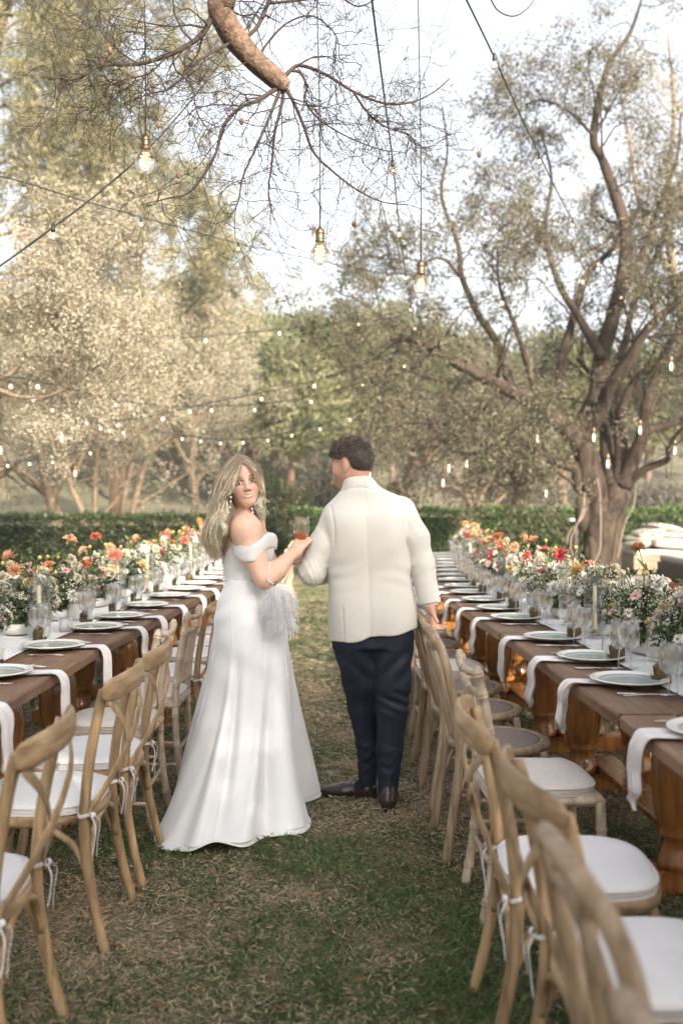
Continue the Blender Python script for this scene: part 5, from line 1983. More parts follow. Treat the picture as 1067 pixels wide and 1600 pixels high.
def head_sdf(F, c, R, female=True, k=.012):
    """skull, jaw, nose, lips, eye hollows and ears in head coordinates (x = person's right, y = forward, z = up)"""
    c = np.asarray(c, float)
    W = lambda p: c + R @ np.asarray(p, float)
    E = lambda p, r, kk=k, mode='add': F.ell(W(p), r, R, kk, mode)
    E((0, -.020, .040), (.075, .092 if female else .088, .086))
    E((0, .028, .030), (.066, .068, .082), .03)
    E((0, .030, -.035), (.060, .064, .080), .03)
    jw = .045 if female else .048
    cz = -.086 if female else -.094
    F.cone(W((-jw, .005, -.052)), W((-.012, .066, cz + .003)), .024, .020, .03)
    F.cone(W((jw, .005, -.052)), W((.012, .066, cz + .003)), .024, .020, .03)
    E((0, .074, cz), (.021, .017, .016), .02)
    for s in (-1, 1):
        E((s * .040, .060, -.026), (.029, .026, .028), .025)                    # cheek
        E((s * .031, .0985 if female else .096, .009), (.019, .013, .0115), .012, 'sub')             # eye hollow
        if not female: F.cone(W((s * .012, .092, .025)), W((s * .048, .076, .025)), .0042 if female else .0085, .004 if female else .005, .014)   # brow
        E((s * .0115, .099, -.0285), (.0085, .010, .0075), .007)                # nostril wing
        E((s * .031, .0795, .006), (.0165, .0130, .0130), .004)                 # lids round the eyeball
        E((s * .031, .0960, .0055), (.0138, .0130, .0054), .0025, 'sub')        # opening between the lids
        E((s * .079, -.012, -.006), (.010, .020, .033), .006)                   # ear
        E((s * .090, -.006, -.001), (.008, .011, .019), .004, 'sub')
        E((s * .078, -.004, -.034), (.008, .010, .011), .006)
    F.cone(W((0, .091, .016)), W((0, .106, -.020)), .0066, .0095, .010)         # bridge of the nose
    E((0, .107, -.0225), (.0105, .0105, .0088), .008)                            # tip
    E((0, .085, -.054), (.026, .013, .016), .014)                               # muzzle
    F.cone(W((-.020, .0885, -.0500)), W((0, .0972, -.0520)), .0030, .0048, .005)
    F.cone(W((.020, .0885, -.0500)), W((0, .0972, -.0520)), .0030, .0048, .005)
    F.cone(W((-.014, .0905, -.0632)), W((.014, .0905, -.0632)), .0056, .0056, .006)
    F.cone(W((-.023, .0935, -.0525)), W((0, .0985, -.0585)), .0014, .0014, .003, 'sub')
    F.cone(W((.023, .0935, -.0525)), W((0, .0985, -.0585)), .0014, .0014, .003, 'sub')
    return W


def skin_col(V, c, R, base, female):
    q = (V - np.asarray(c)) @ R
    x, y, z = q[:, 0], q[:, 1], q[:, 2]
    col = np.tile(np.asarray(base, float), (len(V), 1))
    def mixc(wt, c2):
        nonlocal col
        wt = np.clip(wt, 0, 1)[:, None]
        col = col * (1 - wt) + np.asarray(c2) * wt
    face = (y > .02) & (np.abs(z) < .14) & (np.abs(x) < .1)
    g = lambda cx, cy_, cz, sx, sy, sz: np.exp(-((x - cx) / sx) ** 2 - ((y - cy_) / sy) ** 2 - ((z - cz) / sz) ** 2)
    for s in (-1, 1):
        mixc(.45 * g(s * .042, .07, -.03, .022, .04, .020) * face, (.50, .20, .15) if female else (.46, .20, .15))
    mixc(.35 * g(0, .115, -.03, .02, .03, .02) * face, (.50, .22, .17))
    if female:
        cv = .22 * x * x / .02                       # corners of a smile
        lip = face & (y > .066) & (np.abs(x) < .0240)
        up_ = np.exp(-((z + .0522 - cv) / .0036) ** 2); lo_ = np.exp(-((z + .0662 - cv) / .0058) ** 2)
        mixc(.8 * np.maximum(up_, lo_) * lip, (.50, .17, .145))
        teeth = face & (y > .08) & (np.abs(x) < .0165) & (np.abs(z + .0578 - cv) < .0027)
        mixc(.85 * teeth, (.72, .68, .64))
        for s in (-1, 1):
            bz = .0285 + .0065 * (1 - ((np.abs(x) - .040) / .027) ** 2)
            br = face & (np.sign(x) == s) & (np.abs(np.abs(x) - .0355) < .0205)
            mixc(.95 * br * np.exp(-((z - bz) / .0032) ** 2), (.15, .095, .065))
            # lash lines and soft brown eye make-up
            la = face & (np.sign(x) == s) & (np.abs(np.abs(x) - .033) < .020)
            lz = .0125 + .004 * (1 - ((np.abs(x) - .031) / .018) ** 2)
            mixc(.95 * la * np.exp(-((z - lz) / .0030) ** 2), (.02, .014, .012))
            mixc(.6 * la * np.exp(-((z - lz - .005) / .005) ** 2), (.22, .12, .085))
            mixc(.75 * la * np.exp(-((z + .0010) / .0026) ** 2), (.07, .045, .035))
    else:
        stub = face * np.clip((-.035 - z) / .03, 0, 1)
        mixc(.30 * stub, (.22, .13, .10))
        for s in (-1, 1):
            br = face & (np.sign(x) == s) & (np.abs(np.abs(x) - .035) < .024)
            mixc(.8 * br * np.exp(-((z - .031) / .0045) ** 2), (.05, .032, .022))
    return col


def hand(F, wrist, fdir, pdir, curl, scale=1.0, thumb=1, spread=.12, thumb_dir=None, cone=None):
    """wrist -> palm -> five fingers.  fdir: where the fingers point, pdir: the way the palm faces, thumb = side (+1 / -1)"""
    f = norm(np.asarray(fdir, float)); p = np.asarray(pdir, float); p = norm(p - f * np.dot(p, f))
    s = np.cross(f, p) * thumb            # towards the thumb
    w_ = np.asarray(wrist, float)
    S_ = scale
    F.cone(w_, w_ + f * .03 * S_, .024 * S_, .025 * S_, .012)
    for u in (-.026, -.009, .009, .026):
        F.cone(w_ + f * .015 * S_ + s * u * .6 * S_, w_ + f * .088 * S_ + s * u * S_, .0165 * S_, .0115 * S_, .012)
    tips = []
    for i, (u, L, r) in enumerate([(.029, .074, .0088), (.010, .082, .0092), (-.010, .076, .0088), (-.028, .060, .0078)]):
        c = curl[i] if isinstance(curl, (list, tuple)) else curl
        q = w_ + (f * .090 + s * u) * S_
        d = norm(f + s * u * spread * 8)
        a = 0
        for k, (fr, bend) in enumerate([(.44, .75), (.31, 1.0), (.25, .7)]):
            a += c * bend
            dd = d * cos(a) + p * sin(a)
            q2 = q + dd * L * fr * S_
            F.cone(q, q2, r * S_ * (1 - .07 * k), r * S_ * (.94 - .09 * k), .0035)
            q = q2
        tips.append(q)
    td = norm(f * .55 + s * .75 + p * .35) if thumb_dir is None else norm(np.asarray(thumb_dir, float))
    b0 = w_ + (f * .022 + s * .020 + p * .006) * S_
    b1 = b0 + norm(td + s * .35) * .042 * S_
    b2 = b1 + norm(td + f * .2) * .032 * S_
    b3 = b2 + norm(td + f * .35 + p * .1) * .026 * S_
    F.cone(b0, b1, .0155 * S_, .0115 * S_, .012)
    F.cone(b1, b2, .0108 * S_, .0098 * S_, .004)
    F.cone(b2, b3, .0096 * S_, .0078 * S_, .004)
    return tips


def settle(t):
    """the parts were built where they stand; hang them on the empty without moving them"""
    for ch in t.children:
        ch.location = ch.location - t.location


def fine_face(V, Q, name, m, c, R, base, female):
    """skin mesh with the face split finer, so that lips, brows and lashes have clean edges"""
    me = mesh_np(name, V, Q, [m], None, True)
    bm = bmesh.new(); bm.from_mesh(me)
    for _ in range(2):
        co = np.array([v.co[:] for v in bm.verts])
        q = (co - np.asarray(c)) @ R
        ok = (q[:, 1] > .058) & (np.abs(q[:, 0]) < .055) & (q[:, 2] > -.078) & (q[:, 2] < .046)
        bm.verts.ensure_lookup_table()
        es = [e for e in bm.edges if ok[e.verts[0].index] and ok[e.verts[1].index]]
        bmesh.ops.subdivide_edges(bm, edges=es, cuts=1, use_grid_fill=True, smooth=.6)
        bm.verts.index_update()
    for f in bm.faces:
        f.smooth = True
    bm.to_mesh(me); bm.free()
    co = np.empty(len(me.vertices) * 3, dtype=np.float32); me.vertices.foreach_get('co', co)
    col = skin_col(co.reshape(-1, 3).astype(float), c, R, base, female)
    a = me.color_attributes.new('Col', 'FLOAT_COLOR', 'POINT')
    cc = np.ones((len(col), 4), dtype=np.float32); cc[:, :3] = col
    a.data.foreach_set('color', cc.ravel())
    me.update()
    return me


def eyes(parent, c, R, look, iris='iris'):
    for s in (-1, 1):
        p = np.asarray(c) + R @ np.array([s * .031, .0800, .006])
        b = MB(); b.ell((0, 0, 0), (.0118, .0118, .0118), 16, 10)
        e = obj('eye', b.mesh('eyeball', M['eye']), parent, p)
        ld = norm(np.asarray(look) - p)
        b = MB()
        T, A, B = frames(np.array([[0, 0, 0], ld * .01]))
        V, F_ = lathe([(.001, .0124), (.0056, .0113), (.0063, .0102)], 14)
        Q = np.stack([A[0], B[0], T[0]], 1)
        b.add(V @ Q.T, F_)
        obj('iris', b.mesh('iris', M['iris']), e)
        b = MB()
        V, F_ = lathe([(.001, .01245), (.0024, .0122)], 10)
        b.add(V @ Q.T, F_)
        obj('pupil', b.mesh('pupil', M['black']), e)


# ================================================================== the bride
BF = norm(np.array([.94, .34, 0.0])); BL = np.array([BF[1], -BF[0], 0])      # facing, and her right-hand side (towards the camera)
BC = np.array([-.465, 4.78, 0])
HC = np.array([-.468, 4.735, 1.577])
HR = basis((.27, -.955, -.045), (-.185, .0, .985))


def bride():
    t = thing('person', 'blonde woman in a long white off-shoulder gown looking back over her shoulder, holding a glass', 'person', (BC[0], BC[1], 0))
    F = Field((-.72, 4.48, .84), (-.12, 5.12, 1.72), .0034)
    F.loft([(.84, BC[0] + .02, 4.76, .135, .160), (.96, BC[0] + .015, 4.77, .135, .165), (1.10, BC[0], 4.78, .092, .118), (1.20, BC[0] - .005, 4.78, .100, .130), (1.30, BC[0] - .005, 4.78, .098, .145), (1.38, BC[0] - .01, 4.78, .070, .135), (1.43, BC[0] - .01, 4.78, .045, .075)], BF[:2], 2.2, .04)
    for s in (-1, 1):
        F.ell(BC + BF * .062 + BL * s * .06 + [0, 0, 1.245], (.055, .055, .055), None, .04)
    # neck
    nb = BC + [-.010, -.015, 1.40]
    F.cone(nb, HC + HR @ np.array([0, -.022, -.06]), .056, .047, .018)
    head_sdf(F, HC, HR, True)
    # shoulders, near (right) arm raised with the glass
    sh = np.array([-.448, 4.635, 1.360]); el = at(413, 905, 4.60); wr = at(457, 866, 4.735)
    F.cone(nb + [0, -.03, -.012], sh + [0, .02, .018], .046, .054, .05)
    F.ell(sh + [0, 0, -.01], (.066, .064, .070), None, .04)
    mid = sh * .5 + el * .5 + [-.012, 0, .0]
    F.chain([sh, mid, el], [.060, .054, .043], .03)
    F.chain([el, el * .62 + wr * .38 + [.004, 0, -.006], wr], [.043, .044, .0265], .03)
    fdir = norm(np.array([.50, .42, .66]))
    hand(F, wr, fdir, norm(np.array([.2, .92, -.35])), [.50, .62, .72, .80], .98, thumb=-1, thumb_dir=(-.25, .55, .80))
    # far (left) arm, hand open below the glass
    sh2 = np.array([-.435, 4.935, 1.355]); el2 = np.array([-.34, 5.03, 1.12]); wr2 = at(440, 878, 4.86)
    F.cone(nb + [0, .03, 0], sh2 + [0, -.02, .03], .050, .052, .05)
    F.chain([sh2, el2], [.056, .042], .03)
    F.chain([el2, wr2], [.042, .026], .03)
    hand(F, wr2, (.75, -.1, .12), (.1, -.55, .8), [.25, .35, .45, .5], .92, thumb=1, thumb_dir=(.55, -.2, .6))
    V, Q = F.surface(1)
    obj('body', fine_face(V, Q, 'bride_body', M['skin_f'], HC, HR, (.64, .405, .295), True), t)
    eyes(t, HC, HR, np.array([.05, 0, 1.5]))

    # ---------------- gown
    # skirt: rings from the waist to the hem; the hem outline lies on the lawn
    c0 = np.array([-.44, 4.72])
    hem = np.array([(-.112, 5.00), (-.115, 4.93), (-.165, 4.86), (-.235, 4.80), (-.228, 4.70), (-.155, 4.60), (-.132, 4.50), (-.165, 4.42), (-.275, 4.335), (-.36, 4.30), (-.44, 4.22), (-.505, 4.155), (-.56, 4.165), (-.615, 4.15), (-.70, 4.165), (-.765, 4.17), (-.80, 4.27), (-.80, 4.45), (-.79, 4.65), (-.79, 4.85), (-.72, 5.02), (-.58, 5.13), (-.40, 5.16), (-.24, 5.12)])
    n = 240
    th = np.arange(n) * 2 * pi / n
    hp = hem - c0
    ha = np.unwrap(np.arctan2(hp[:, 1], hp[:, 0])); hr = np.hypot(hp[:, 0], hp[:, 1])
    o = np.argsort(ha % (2 * pi))
    A = (ha % (2 * pi))[o]; Rr = hr[o]
    A = np.concatenate([A - 2 * pi, A, A + 2 * pi]); Rr = np.tile(Rr, 3)
    hem_r = np.interp(th, A, Rr)
    kk = np.exp(-np.linspace(-2, 2, 9) ** 2); kk /= kk.sum()
    hem_r = np.convolve(np.concatenate([hem_r[-4:], hem_r, hem_r[:4]]), kk, 'valid')
    toward = np.clip(-np.sin(th), 0, 1) ** 1.2                      # the train side
    zs = np.concatenate([np.linspace(1.118, .96, 14), np.linspace(.945, .10, 60), np.linspace(.095, 0.014, 22)])
    hips = [(1.118, -.461, 4.775, .099, .118), (1.07, -.458, 4.77, .112, .132), (1.02, -.452, 4.765, .136, .155), (.96, -.446, 4.76, .158, .176), (.90, -.437, 4.755, .170, .186), (.83, -.432, 4.75, .174, .19), (.69, -.425, 4.745, .178, .185), (.5, -.43, 4.74, .185, .18), (0, -.44, 4.72, .19, .18)]
    H = smooth_path(np.array(hips)[::-1], 8); H = H[np.argsort(H[:, 0])]
    rng = np.random.default_rng(77)
    V = []
    for z in zs:
        cx, cy_, a, b_ = [np.interp(z, H[:, 0], H[:, i]) for i in range(1, 5)]
        e = 1 / np.sqrt((np.cos(th) / a) ** 2 + (np.sin(th) / b_) ** 2)
        t_ = np.clip((.90 - z) / .886, 0, 1)
        px = 1.12 + 1.35 * toward                                    # the train sweeps out low, the sides flare straight
        wgt = t_ ** px
        cxx = cx * (1 - t_) + c0[0] * t_; cyy = cy_ * (1 - t_) + c0[1] * t_
        r = e * (1 - wgt) + hem_r * wgt
        # long soft folds that start at the knee and run into the train
        fold = 0
        for (an, wd, am, sl) in [(-2.02, .09, .034, .16), (-1.50, .20, .020, -.10), (-1.08, .11, .034, -.42), (-.62, .20, .014, -.3), (-2.55, .20, .018, .12), (2.9, .25, .015, 0), (1.6, .25, .03, 0), (.6, .25, .015, 0)]:
            dth = (th - (an + sl * t_) + pi) % (2 * pi) - pi
            fold = fold + am * np.exp(-(dth / wd) ** 2) - am * .55 * np.exp(-((dth - wd * 1.7) / wd) ** 2)
        r = r + 1.35 * fold * np.clip(t_ * 1.5 - .10, 0, 1) ** 1.3 * (1 - .35 * (t_ > .97))
        # gentle creases over the hip
        cr = .0035 * np.sin(z * 60 + 3 * np.sin(th * 2 + 1)) * np.exp(-((z - 1.0) / .10) ** 2) + .0025 * np.sin(z * 34 + th * 4) * np.exp(-((z - .72) / .12) ** 2)
        r = r + cr
        zz = np.full(n, z)
        lift = np.clip((.05 - z) / .036, 0, 1)
        wave = .5 + .5 * np.sin(th * 7 + 1.1) * np.sin(th * 3 + .4)
        zz = zz + lift * (.004 + .042 * wave ** 3 * np.clip(toward * 1.5, 0, 1))
        V.append(np.stack([cxx + r * np.cos(th), cyy + r * np.sin(th), zz], -1))
    # rolled hem turned under
    last = V[-1]
    ctr = np.array([c0[0], c0[1], 0])
    for (k, dz) in ((1.006, .006), (.995, .011), (.975, .009)):
        w2 = last.copy(); w2[:, :2] = ctr[:2] + (last[:, :2] - ctr[:2]) * k; w2[:, 2] = last[:, 2] + (dz - .004)
        V.append(w2)
    V = np.array(V)
    m = len(V)
    i, j = np.meshgrid(np.arange(m - 1), np.arange(n), indexing='ij')
    q = (i * n + j).ravel(); q2 = (i * n + (j + 1) % n).ravel()
    skirt = mesh_np('skirt', V.reshape(-1, 3), np.stack([q + n, q2 + n, q2, q], 1), [M['satin']], smooth=True)
    dress = obj('gown', skirt, t)
    # princess seams and side seam: fine raised cords following the cloth
    for (an, s0) in ((-1.95, .02), (-1.18, .02), (-.42, .02), (-2.75, .02)):
        P = []
        for k in range(0, m - 8, 3):
            t_ = np.clip((.90 - zs[min(k, len(zs) - 1)]) / .886, 0, 1)
            aa = an + (.30 if an < -1.8 else -.18) * t_ * (1 - .4 * t_)
            f = (aa % (2 * pi)) / (2 * pi) * n
            i0 = int(f) % n; i1 = (i0 + 1) % n; fr = f - int(f)
            p = V[k, i0] * (1 - fr) + V[k, i1] * fr
            o_ = p - np.array([c0[0], c0[1], p[2]])
            P.append(p + norm(o_) * .0006)
        obj('seam', MB().tube(smooth_path(P, 2), .0019, 5).mesh('skirt_seam', M['satin']), dress)
    # bodice: open back, boat-shaped front
    n2 = 120; th2 = np.arange(n2) * 2 * pi / n2
    top = np.interp(np.abs(((th2 + pi) % (2 * pi)) - pi), [0, .5, 1.1, 1.75, 2.3, 2.75, pi], [1.312, 1.322, 1.318, 1.306, 1.290, 1.235, 1.205])
    V = []
    for k in np.linspace(0, 1, 26):
        z = 1.112 + (top - 1.112) * k
        af = np.interp(z, [1.10, 1.16, 1.22, 1.27, 1.33], [.103, .112, .136, .143, .125])
        ab = np.interp(z, [1.10, 1.16, 1.22, 1.27, 1.33], [.101, .104, .109, .112, .114])
        a = np.where(np.cos(th2) > 0, af, ab)
        bb = np.interp(z, [1.10, 1.18, 1.25, 1.33], [.121, .138, .150, .158])
        r = 1 / np.sqrt((np.cos(th2) / a) ** 2 + (np.sin(th2) / bb) ** 2)
        r = r + .002 * np.sin(z * 75 + 2 * np.sin(th2 * 3)) * np.exp(-((z - 1.14) / .04) ** 2)
        L_ = BC[:2][None] + np.cos(th2)[:, None] * r[:, None] * BF[:2][None] + np.sin(th2)[:, None] * r[:, None] * BL[:2][None]
        V.append(np.concatenate([L_, z[:, None]], 1))
    inn = V[-1].copy(); inn[:, :2] = BC[:2] + (inn[:, :2] - BC[:2]) * .955; inn[:, 2] -= .004
    V.append(inn)
    V = np.array(V); m2 = len(V)
    i, j = np.meshgrid(np.arange(m2 - 1), np.arange(n2), indexing='ij')
    q = (i * n2 + j).ravel(); q2 = (i * n2 + (j + 1) % n2).ravel()
    bod = obj('bodice', mesh_np('bodice', V.reshape(-1, 3), np.stack([q, q2, q2 + n2, q + n2], 1), [M['satin']], smooth=True), dress)
    obj('waist_seam', MB().tube([BC + np.cos(a) * BF * .1045 + np.sin(a) * BL * .1235 + [0, 0, 1.116] for a in th2[::2]], .0024, 5, closed=True).mesh('waist_seam', M['satin']), dress)
    # off-shoulder band
    P = smooth_path([at(360, 846, 4.74), at(366, 856, 4.645), at(377, 865, 4.578), at(391, 866, 4.553), at(405, 857, 4.575), at(417, 846, 4.65), at(427, 845, 4.74), at(431, 849, 4.83), at(428, 846, 4.93), at(418, 842, 5.02)], 6)
    b = MB()
    k = len(P); u = np.linspace(0, 1, k)
    b.tube(P, np.interp(u, [0, .08, .25, .5, .8, 1], [.020, .032, .035, .036, .034, .03]), 16, flat=(.26, 1), up=(0.05, -.1, 1))
    b.tube(P + np.array([0, -.004, .033]) * np.interp(u, [0, .1, .3, 1], [.6, .9, 1, 1])[:, None], .0042, 6)
    obj('shoulder_band', b.mesh('shoulder_band', M['satin']), dress)
    # covered buttons down the open back edge
    b = MB()
    for k in range(11):
        z = 1.225 - .0135 * k
        p = BC - BF * .112 * np.interp(z, [1.08, 1.22], [.93, 1.0]) + BL * .024 + [0, 0, z]
        b.ell(p - BF * .002 + BL * .002, (.0052, .0052, .0052), 8, 6)
    obj('button_row', b.mesh('button_row', M['pearl']), dress)

    # ---------------- hair: locks from the parting, down in loose waves
    rng = np.random.default_rng(9)
    W = lambda p: HC + HR @ np.asarray(p, float)
    part = lambda v: W((.012, .070 - .10 * v, .105 + .022 * sin(min(1, v * 1.2) * pi)))
    locks = []
    def guide(pts, n_, spread, w0, shade, tipspread=1.6):
        P = smooth_path(np.array(pts), 5)
        m_ = 17
        s = np.linspace(0, 1, len(P)); tt = np.linspace(0, 1, m_)
        P = np.stack([np.interp(tt, s, P[:, c]) for c in range(3)], -1)
        for _ in range(n_):
            off = rng.normal(0, 1, 3) * spread
            grow = np.interp(tt, [0, .15, .5, 1], [.25, .8, 1, tipspread])[:, None]
            wob = np.stack([np.sin(tt * rng.uniform(9, 15) + rng.random() * 6) for _ in range(3)], -1) * .0055 * np.interp(tt, [0, .3, 1], [0, .7, 1.3])[:, None]
            cut = rng.uniform(.90, 1.0)
            Q = P + off * grow + wob
            Q = np.stack([np.interp(tt * cut, tt, Q[:, c]) for c in range(3)], -1)
            r = w0 * rng.uniform(.6, 1.3) * np.interp(tt, [0, .1, .6, .9, 1], [.5, 1, 1, .7, .15])
            locks.append((Q, r, shade * rng.uniform(.55, 1.45)))
    G = lambda l: [at(*p) if len(p) == 3 and p[0] > 5 else W(p) for p in l]
    # person's right side = left in the picture
    guide(G([(.004, .074, .104), (376, 731, 4.63), (369, 741, 4.612), (364.5, 752, 4.605), (362, 761, 4.602), (360, 768, 4.60), (351, 770, 4.605), (346, 775, 4.615), (350, 785, 4.62), (353, 795, 4.61), (350, 806, 4.60), (343, 817, 4.60), (341, 830, 4.615), (344, 843, 4.63)]), 168, .0055, .0019, 1.15)
    guide(G([(.002, .055, .116), (370, 730, 4.625), (361, 747, 4.61), (357, 762, 4.605), (349, 776, 4.615), (347, 790, 4.62), (346, 803, 4.615), (338, 815, 4.61), (334, 830, 4.62), (337, 845, 4.63), (343, 858, 4.645)]), 216, .0085, .0019, .95)
    guide(G([(.001, .030, .126), (365, 728, 4.65), (353, 745, 4.63), (348, 762, 4.63), (342, 780, 4.64), (340, 797, 4.645), (336, 812, 4.645), (329, 828, 4.65), (327, 845, 4.66), (333, 860, 4.67), (340, 870, 4.68)]), 240, .0095, .0019, .85)
    guide(G([(0, .005, .134), (360, 727, 4.69), (348, 744, 4.68), (343, 762, 4.685), (338, 780, 4.69), (336, 798, 4.695), (331, 815, 4.695), (325, 832, 4.70), (324, 850, 4.70), (330, 866, 4.705)]), 240, .010, .0019, .8)
    guide(G([(0, -.030, .136), (358, 727, 4.75), (347, 748, 4.75), (344, 772, 4.755), (341, 795, 4.755), (337, 815, 4.75), (332, 838, 4.745), (334, 860, 4.735), (338, 872, 4.735)]), 216, .011, .0019, .75)
    guide(G([(0, -.065, .128), (360, 729, 4.82), (354, 755, 4.82), (353, 785, 4.80), (350, 812, 4.775), (345, 840, 4.755), (342, 862, 4.74)]), 192, .012, .0019, .75)
    guide(G([(370, 740, 4.85), (364, 770, 4.85), (362, 800, 4.82), (358, 825, 4.795), (352, 850, 4.77)]), 144, .014, .0019, .7)
    guide(G([(352, 778, 4.60), (350, 792, 4.59), (346, 803, 4.585), (347, 818, 4.585), (352, 826, 4.578), (348, 836, 4.59)]), 68, .004, .0017, 1.2)
    # other side, behind the cheek and neck
    guide(G([(.006, .074, .104), (395, 731, 4.64), (400, 741, 4.645), (404, 752, 4.66), (408, 763, 4.68), (410, 773, 4.69), (405, 783, 4.695), (404, 793, 4.70), (410, 802, 4.70), (408, 812, 4.705)]), 120, .0045, .0017, 1.25)
    guide(G([(.004, .050, .118), (398, 729, 4.67), (404, 742, 4.68), (408, 756, 4.70), (411, 770, 4.715), (408, 783, 4.72), (407, 795, 4.72), (411, 804, 4.72), (405, 816, 4.725)]), 120, .0055, .0017, 1.05)
    guide(G([(.003, .015, .130), (400, 729, 4.73), (405, 745, 4.74), (406, 765, 4.75), (404, 785, 4.755), (402, 800, 4.755), (403, 816, 4.755)]), 144, .008, .0019, .8)
    guide(G([(406, 770, 4.70), (411, 779, 4.69), (417, 783, 4.685), (421, 784, 4.68)]), 8, .0018, .0011, 1.3)
    Q = np.array([l[0] for l in locks]); R_ = np.array([l[1] for l in locks]); sh_ = np.array([l[2] for l in locks])
    V, F_ = tubes_batch(Q, R_, 3)
    tt = np.tile(np.repeat(np.linspace(0, 1, 17), 3), len(locks))
    root = np.array([.27, .20, .135]); end = np.array([.86, .73, .53])
    mixv = np.clip(.18 + tt * 1.15, 0, 1)[:, None]
    C = (root * (1 - mixv) + end * mixv) * np.repeat(sh_, 17 * 3)[:, None]
    hair = obj('hair', mesh_np('hair_locks', V, F_, [M['blond']], np.clip(C, 0, 1), True), t)
    # scalp volume under the locks
    S2 = Field((-.68, 4.58, 1.15), (-.34, 4.95, 1.74), .006)
    S2.ell(W((0, -.018, .046)), (.079, .100, .090), HR, .02)
    S2.ell(W((.02, -.045, -.02)), (.085, .080, .11), HR, .03)
    S2.cone(W((.02, -.05, -.02)), at(346, 845, 4.74), .075, .045, .04)
    S2.ell(W((0, .085, .0)), (.060, .072, .088), HR, .01, 'sub')
    S2.ell(W((0, .06, -.08)), (.07, .10, .06), HR, .01, 'sub')
    V, Q = S2.surface(2)
    zt = np.clip((1.62 - V[:, 2]) / .35, 0, 1)[:, None]
    obj('hair_mass', mesh_np('hair_mass', V, Q, [M['blond']], (root * .9) * (1 - zt) + end * .62 * zt, True), hair)
    # earrings: drops of pearls
    for pts in ([(361, 777, 4.60), (360.5, 784, 4.596), (359.5, 793, 4.592), (357, 801, 4.588)], [(394, 795, 4.655), (395, 801, 4.65)]):
        b = MB()
        P = pl(pts)
        b.tube(P, .0008, 4)
        for p in P:
            b.ell(p, (.0055, .0055, .0055), 8, 6)
        obj('earring', b.mesh('earring', M['pearl']), t)
    settle(t)
    return wr, fdir


BW, BFD = bride()


# wine glass in her hand
def held_glass():
    p = at(468, 871, 4.785)
    t = thing('wine_glass', 'stemmed glass of rose wine held by the bride between the couple', 'wine glass', p)
    h = .20
    b = MB()
    b.lathe([(.036, .0), (.036, .002), (.016, .004), (.0045, .010), (.0038, .055), (.006, .074), (.022, .086), (.034, .106), (.039, .132), (.0385, .16), (.034, .196), (.0328, .196), (.0372, .16), (.0377, .132), (.0328, .108), (.021, .089), (.001, .080)], 28, cap=False)
    g = obj('glass_body', b.mesh('glass_body', M['glass_held']), t)
    b = MB()
    b.lathe([(.001, .082), (.020, .090), (.0300, .105), (.0328, .112), (.0326, .118), (.001, .118)], 24)
    obj('wine', b.mesh('wine', M['wine']), t)
    t.rotation_euler = (radians(3), radians(4), 0)


held_glass()


# feather bag hanging from her forearm
def feather_bag():
    rng = np.random.default_rng(33)
    c = at(437, 943, 4.56)
    t = thing('feather_bag', 'white ostrich feather evening bag hanging from the bride\'s forearm', 'bag', c)
    n = 330
    m_ = 9
    a = rng.random(n) * 2 * pi
    v = rng.random(n)
    root = np.stack([np.cos(a) * .042 * np.sqrt(1 - (v - .5) ** 2), np.sin(a) * .030, .085 - .16 * v], -1) * np.array([1, 1, 1.0])
    d = np.stack([np.cos(a) * .55, np.sin(a) * .42, -.55 * np.ones(n)], -1) + rng.normal(0, .22, (n, 3)) + np.array([.10, 0, 0])
    d = norm(d)
    L = rng.uniform(.05, .11, n)
    P = [root]
    for k in range(m_ - 1):
        d = norm(d + np.array([0, 0, -.22]) + rng.normal(0, .10, (n, 3)))
        P.append(P[-1] + d * (L / (m_ - 1))[:, None])
    P = np.stack(P, 1)
    V, F = tubes_batch(P, np.full((n, m_), .0011), 3)
    parts = [(V, F)]
    # barbs along each quill
    q = 12
    si = np.repeat(np.arange(n), q); tt = rng.uniform(.1, 1, n * q) * (m_ - 1)
    i0 = np.minimum(tt.astype(int), m_ - 2); f = (tt - i0)[:, None]
    p = P[si, i0] * (1 - f) + P[si, i0 + 1] * f
    tan = norm(P[si, i0 + 1] - P[si, i0])
    V, F = leaves_np(p, tan * .6 + rng.normal(0, .6, (n * q, 3)) + [0, 0, -.2], rng.uniform(.012, .034, n * q), .0018, rng, .1)
    parts.append((V, F))
    V, F, _ = cat(parts)
    obj('feathers', mesh_np('feathers', V, F, [M['feather']]), t)
    b = MB(); b.ell((0, 0, .01), (.048, .032, .08), 18, 12)
    obj('pouch', b.mesh('pouch', M['feather']), t)
    e = at(424, 894, 4.60) - c
    b = MB()
    loop = [np.array([-.020, 0, .085]), e + [-.016, -.050, -.03], e + [-.008, -.040, .026], e + [0, .0, .040], e + [.008, .042, .020], e + [.012, .044, -.03], np.array([.020, .005, .085])]
    b.tube(smooth_path(loop, 6), .0032, 6)
    obj('strap', b.mesh('strap', M['satin']), t)
    b = MB(); b.tube([(-.022, 0, .08), (-.021, 0, .096)], .006, 8)
    obj('strap_ring', b.mesh('strap_ring', M['brass']), t)


feather_bag()


# ================================================================== the groom
GY = 4.86
GH = np.array([.050, 4.888, 1.672])
GR = basis((-.80, .57, -.19), (-.15, .10, .98))


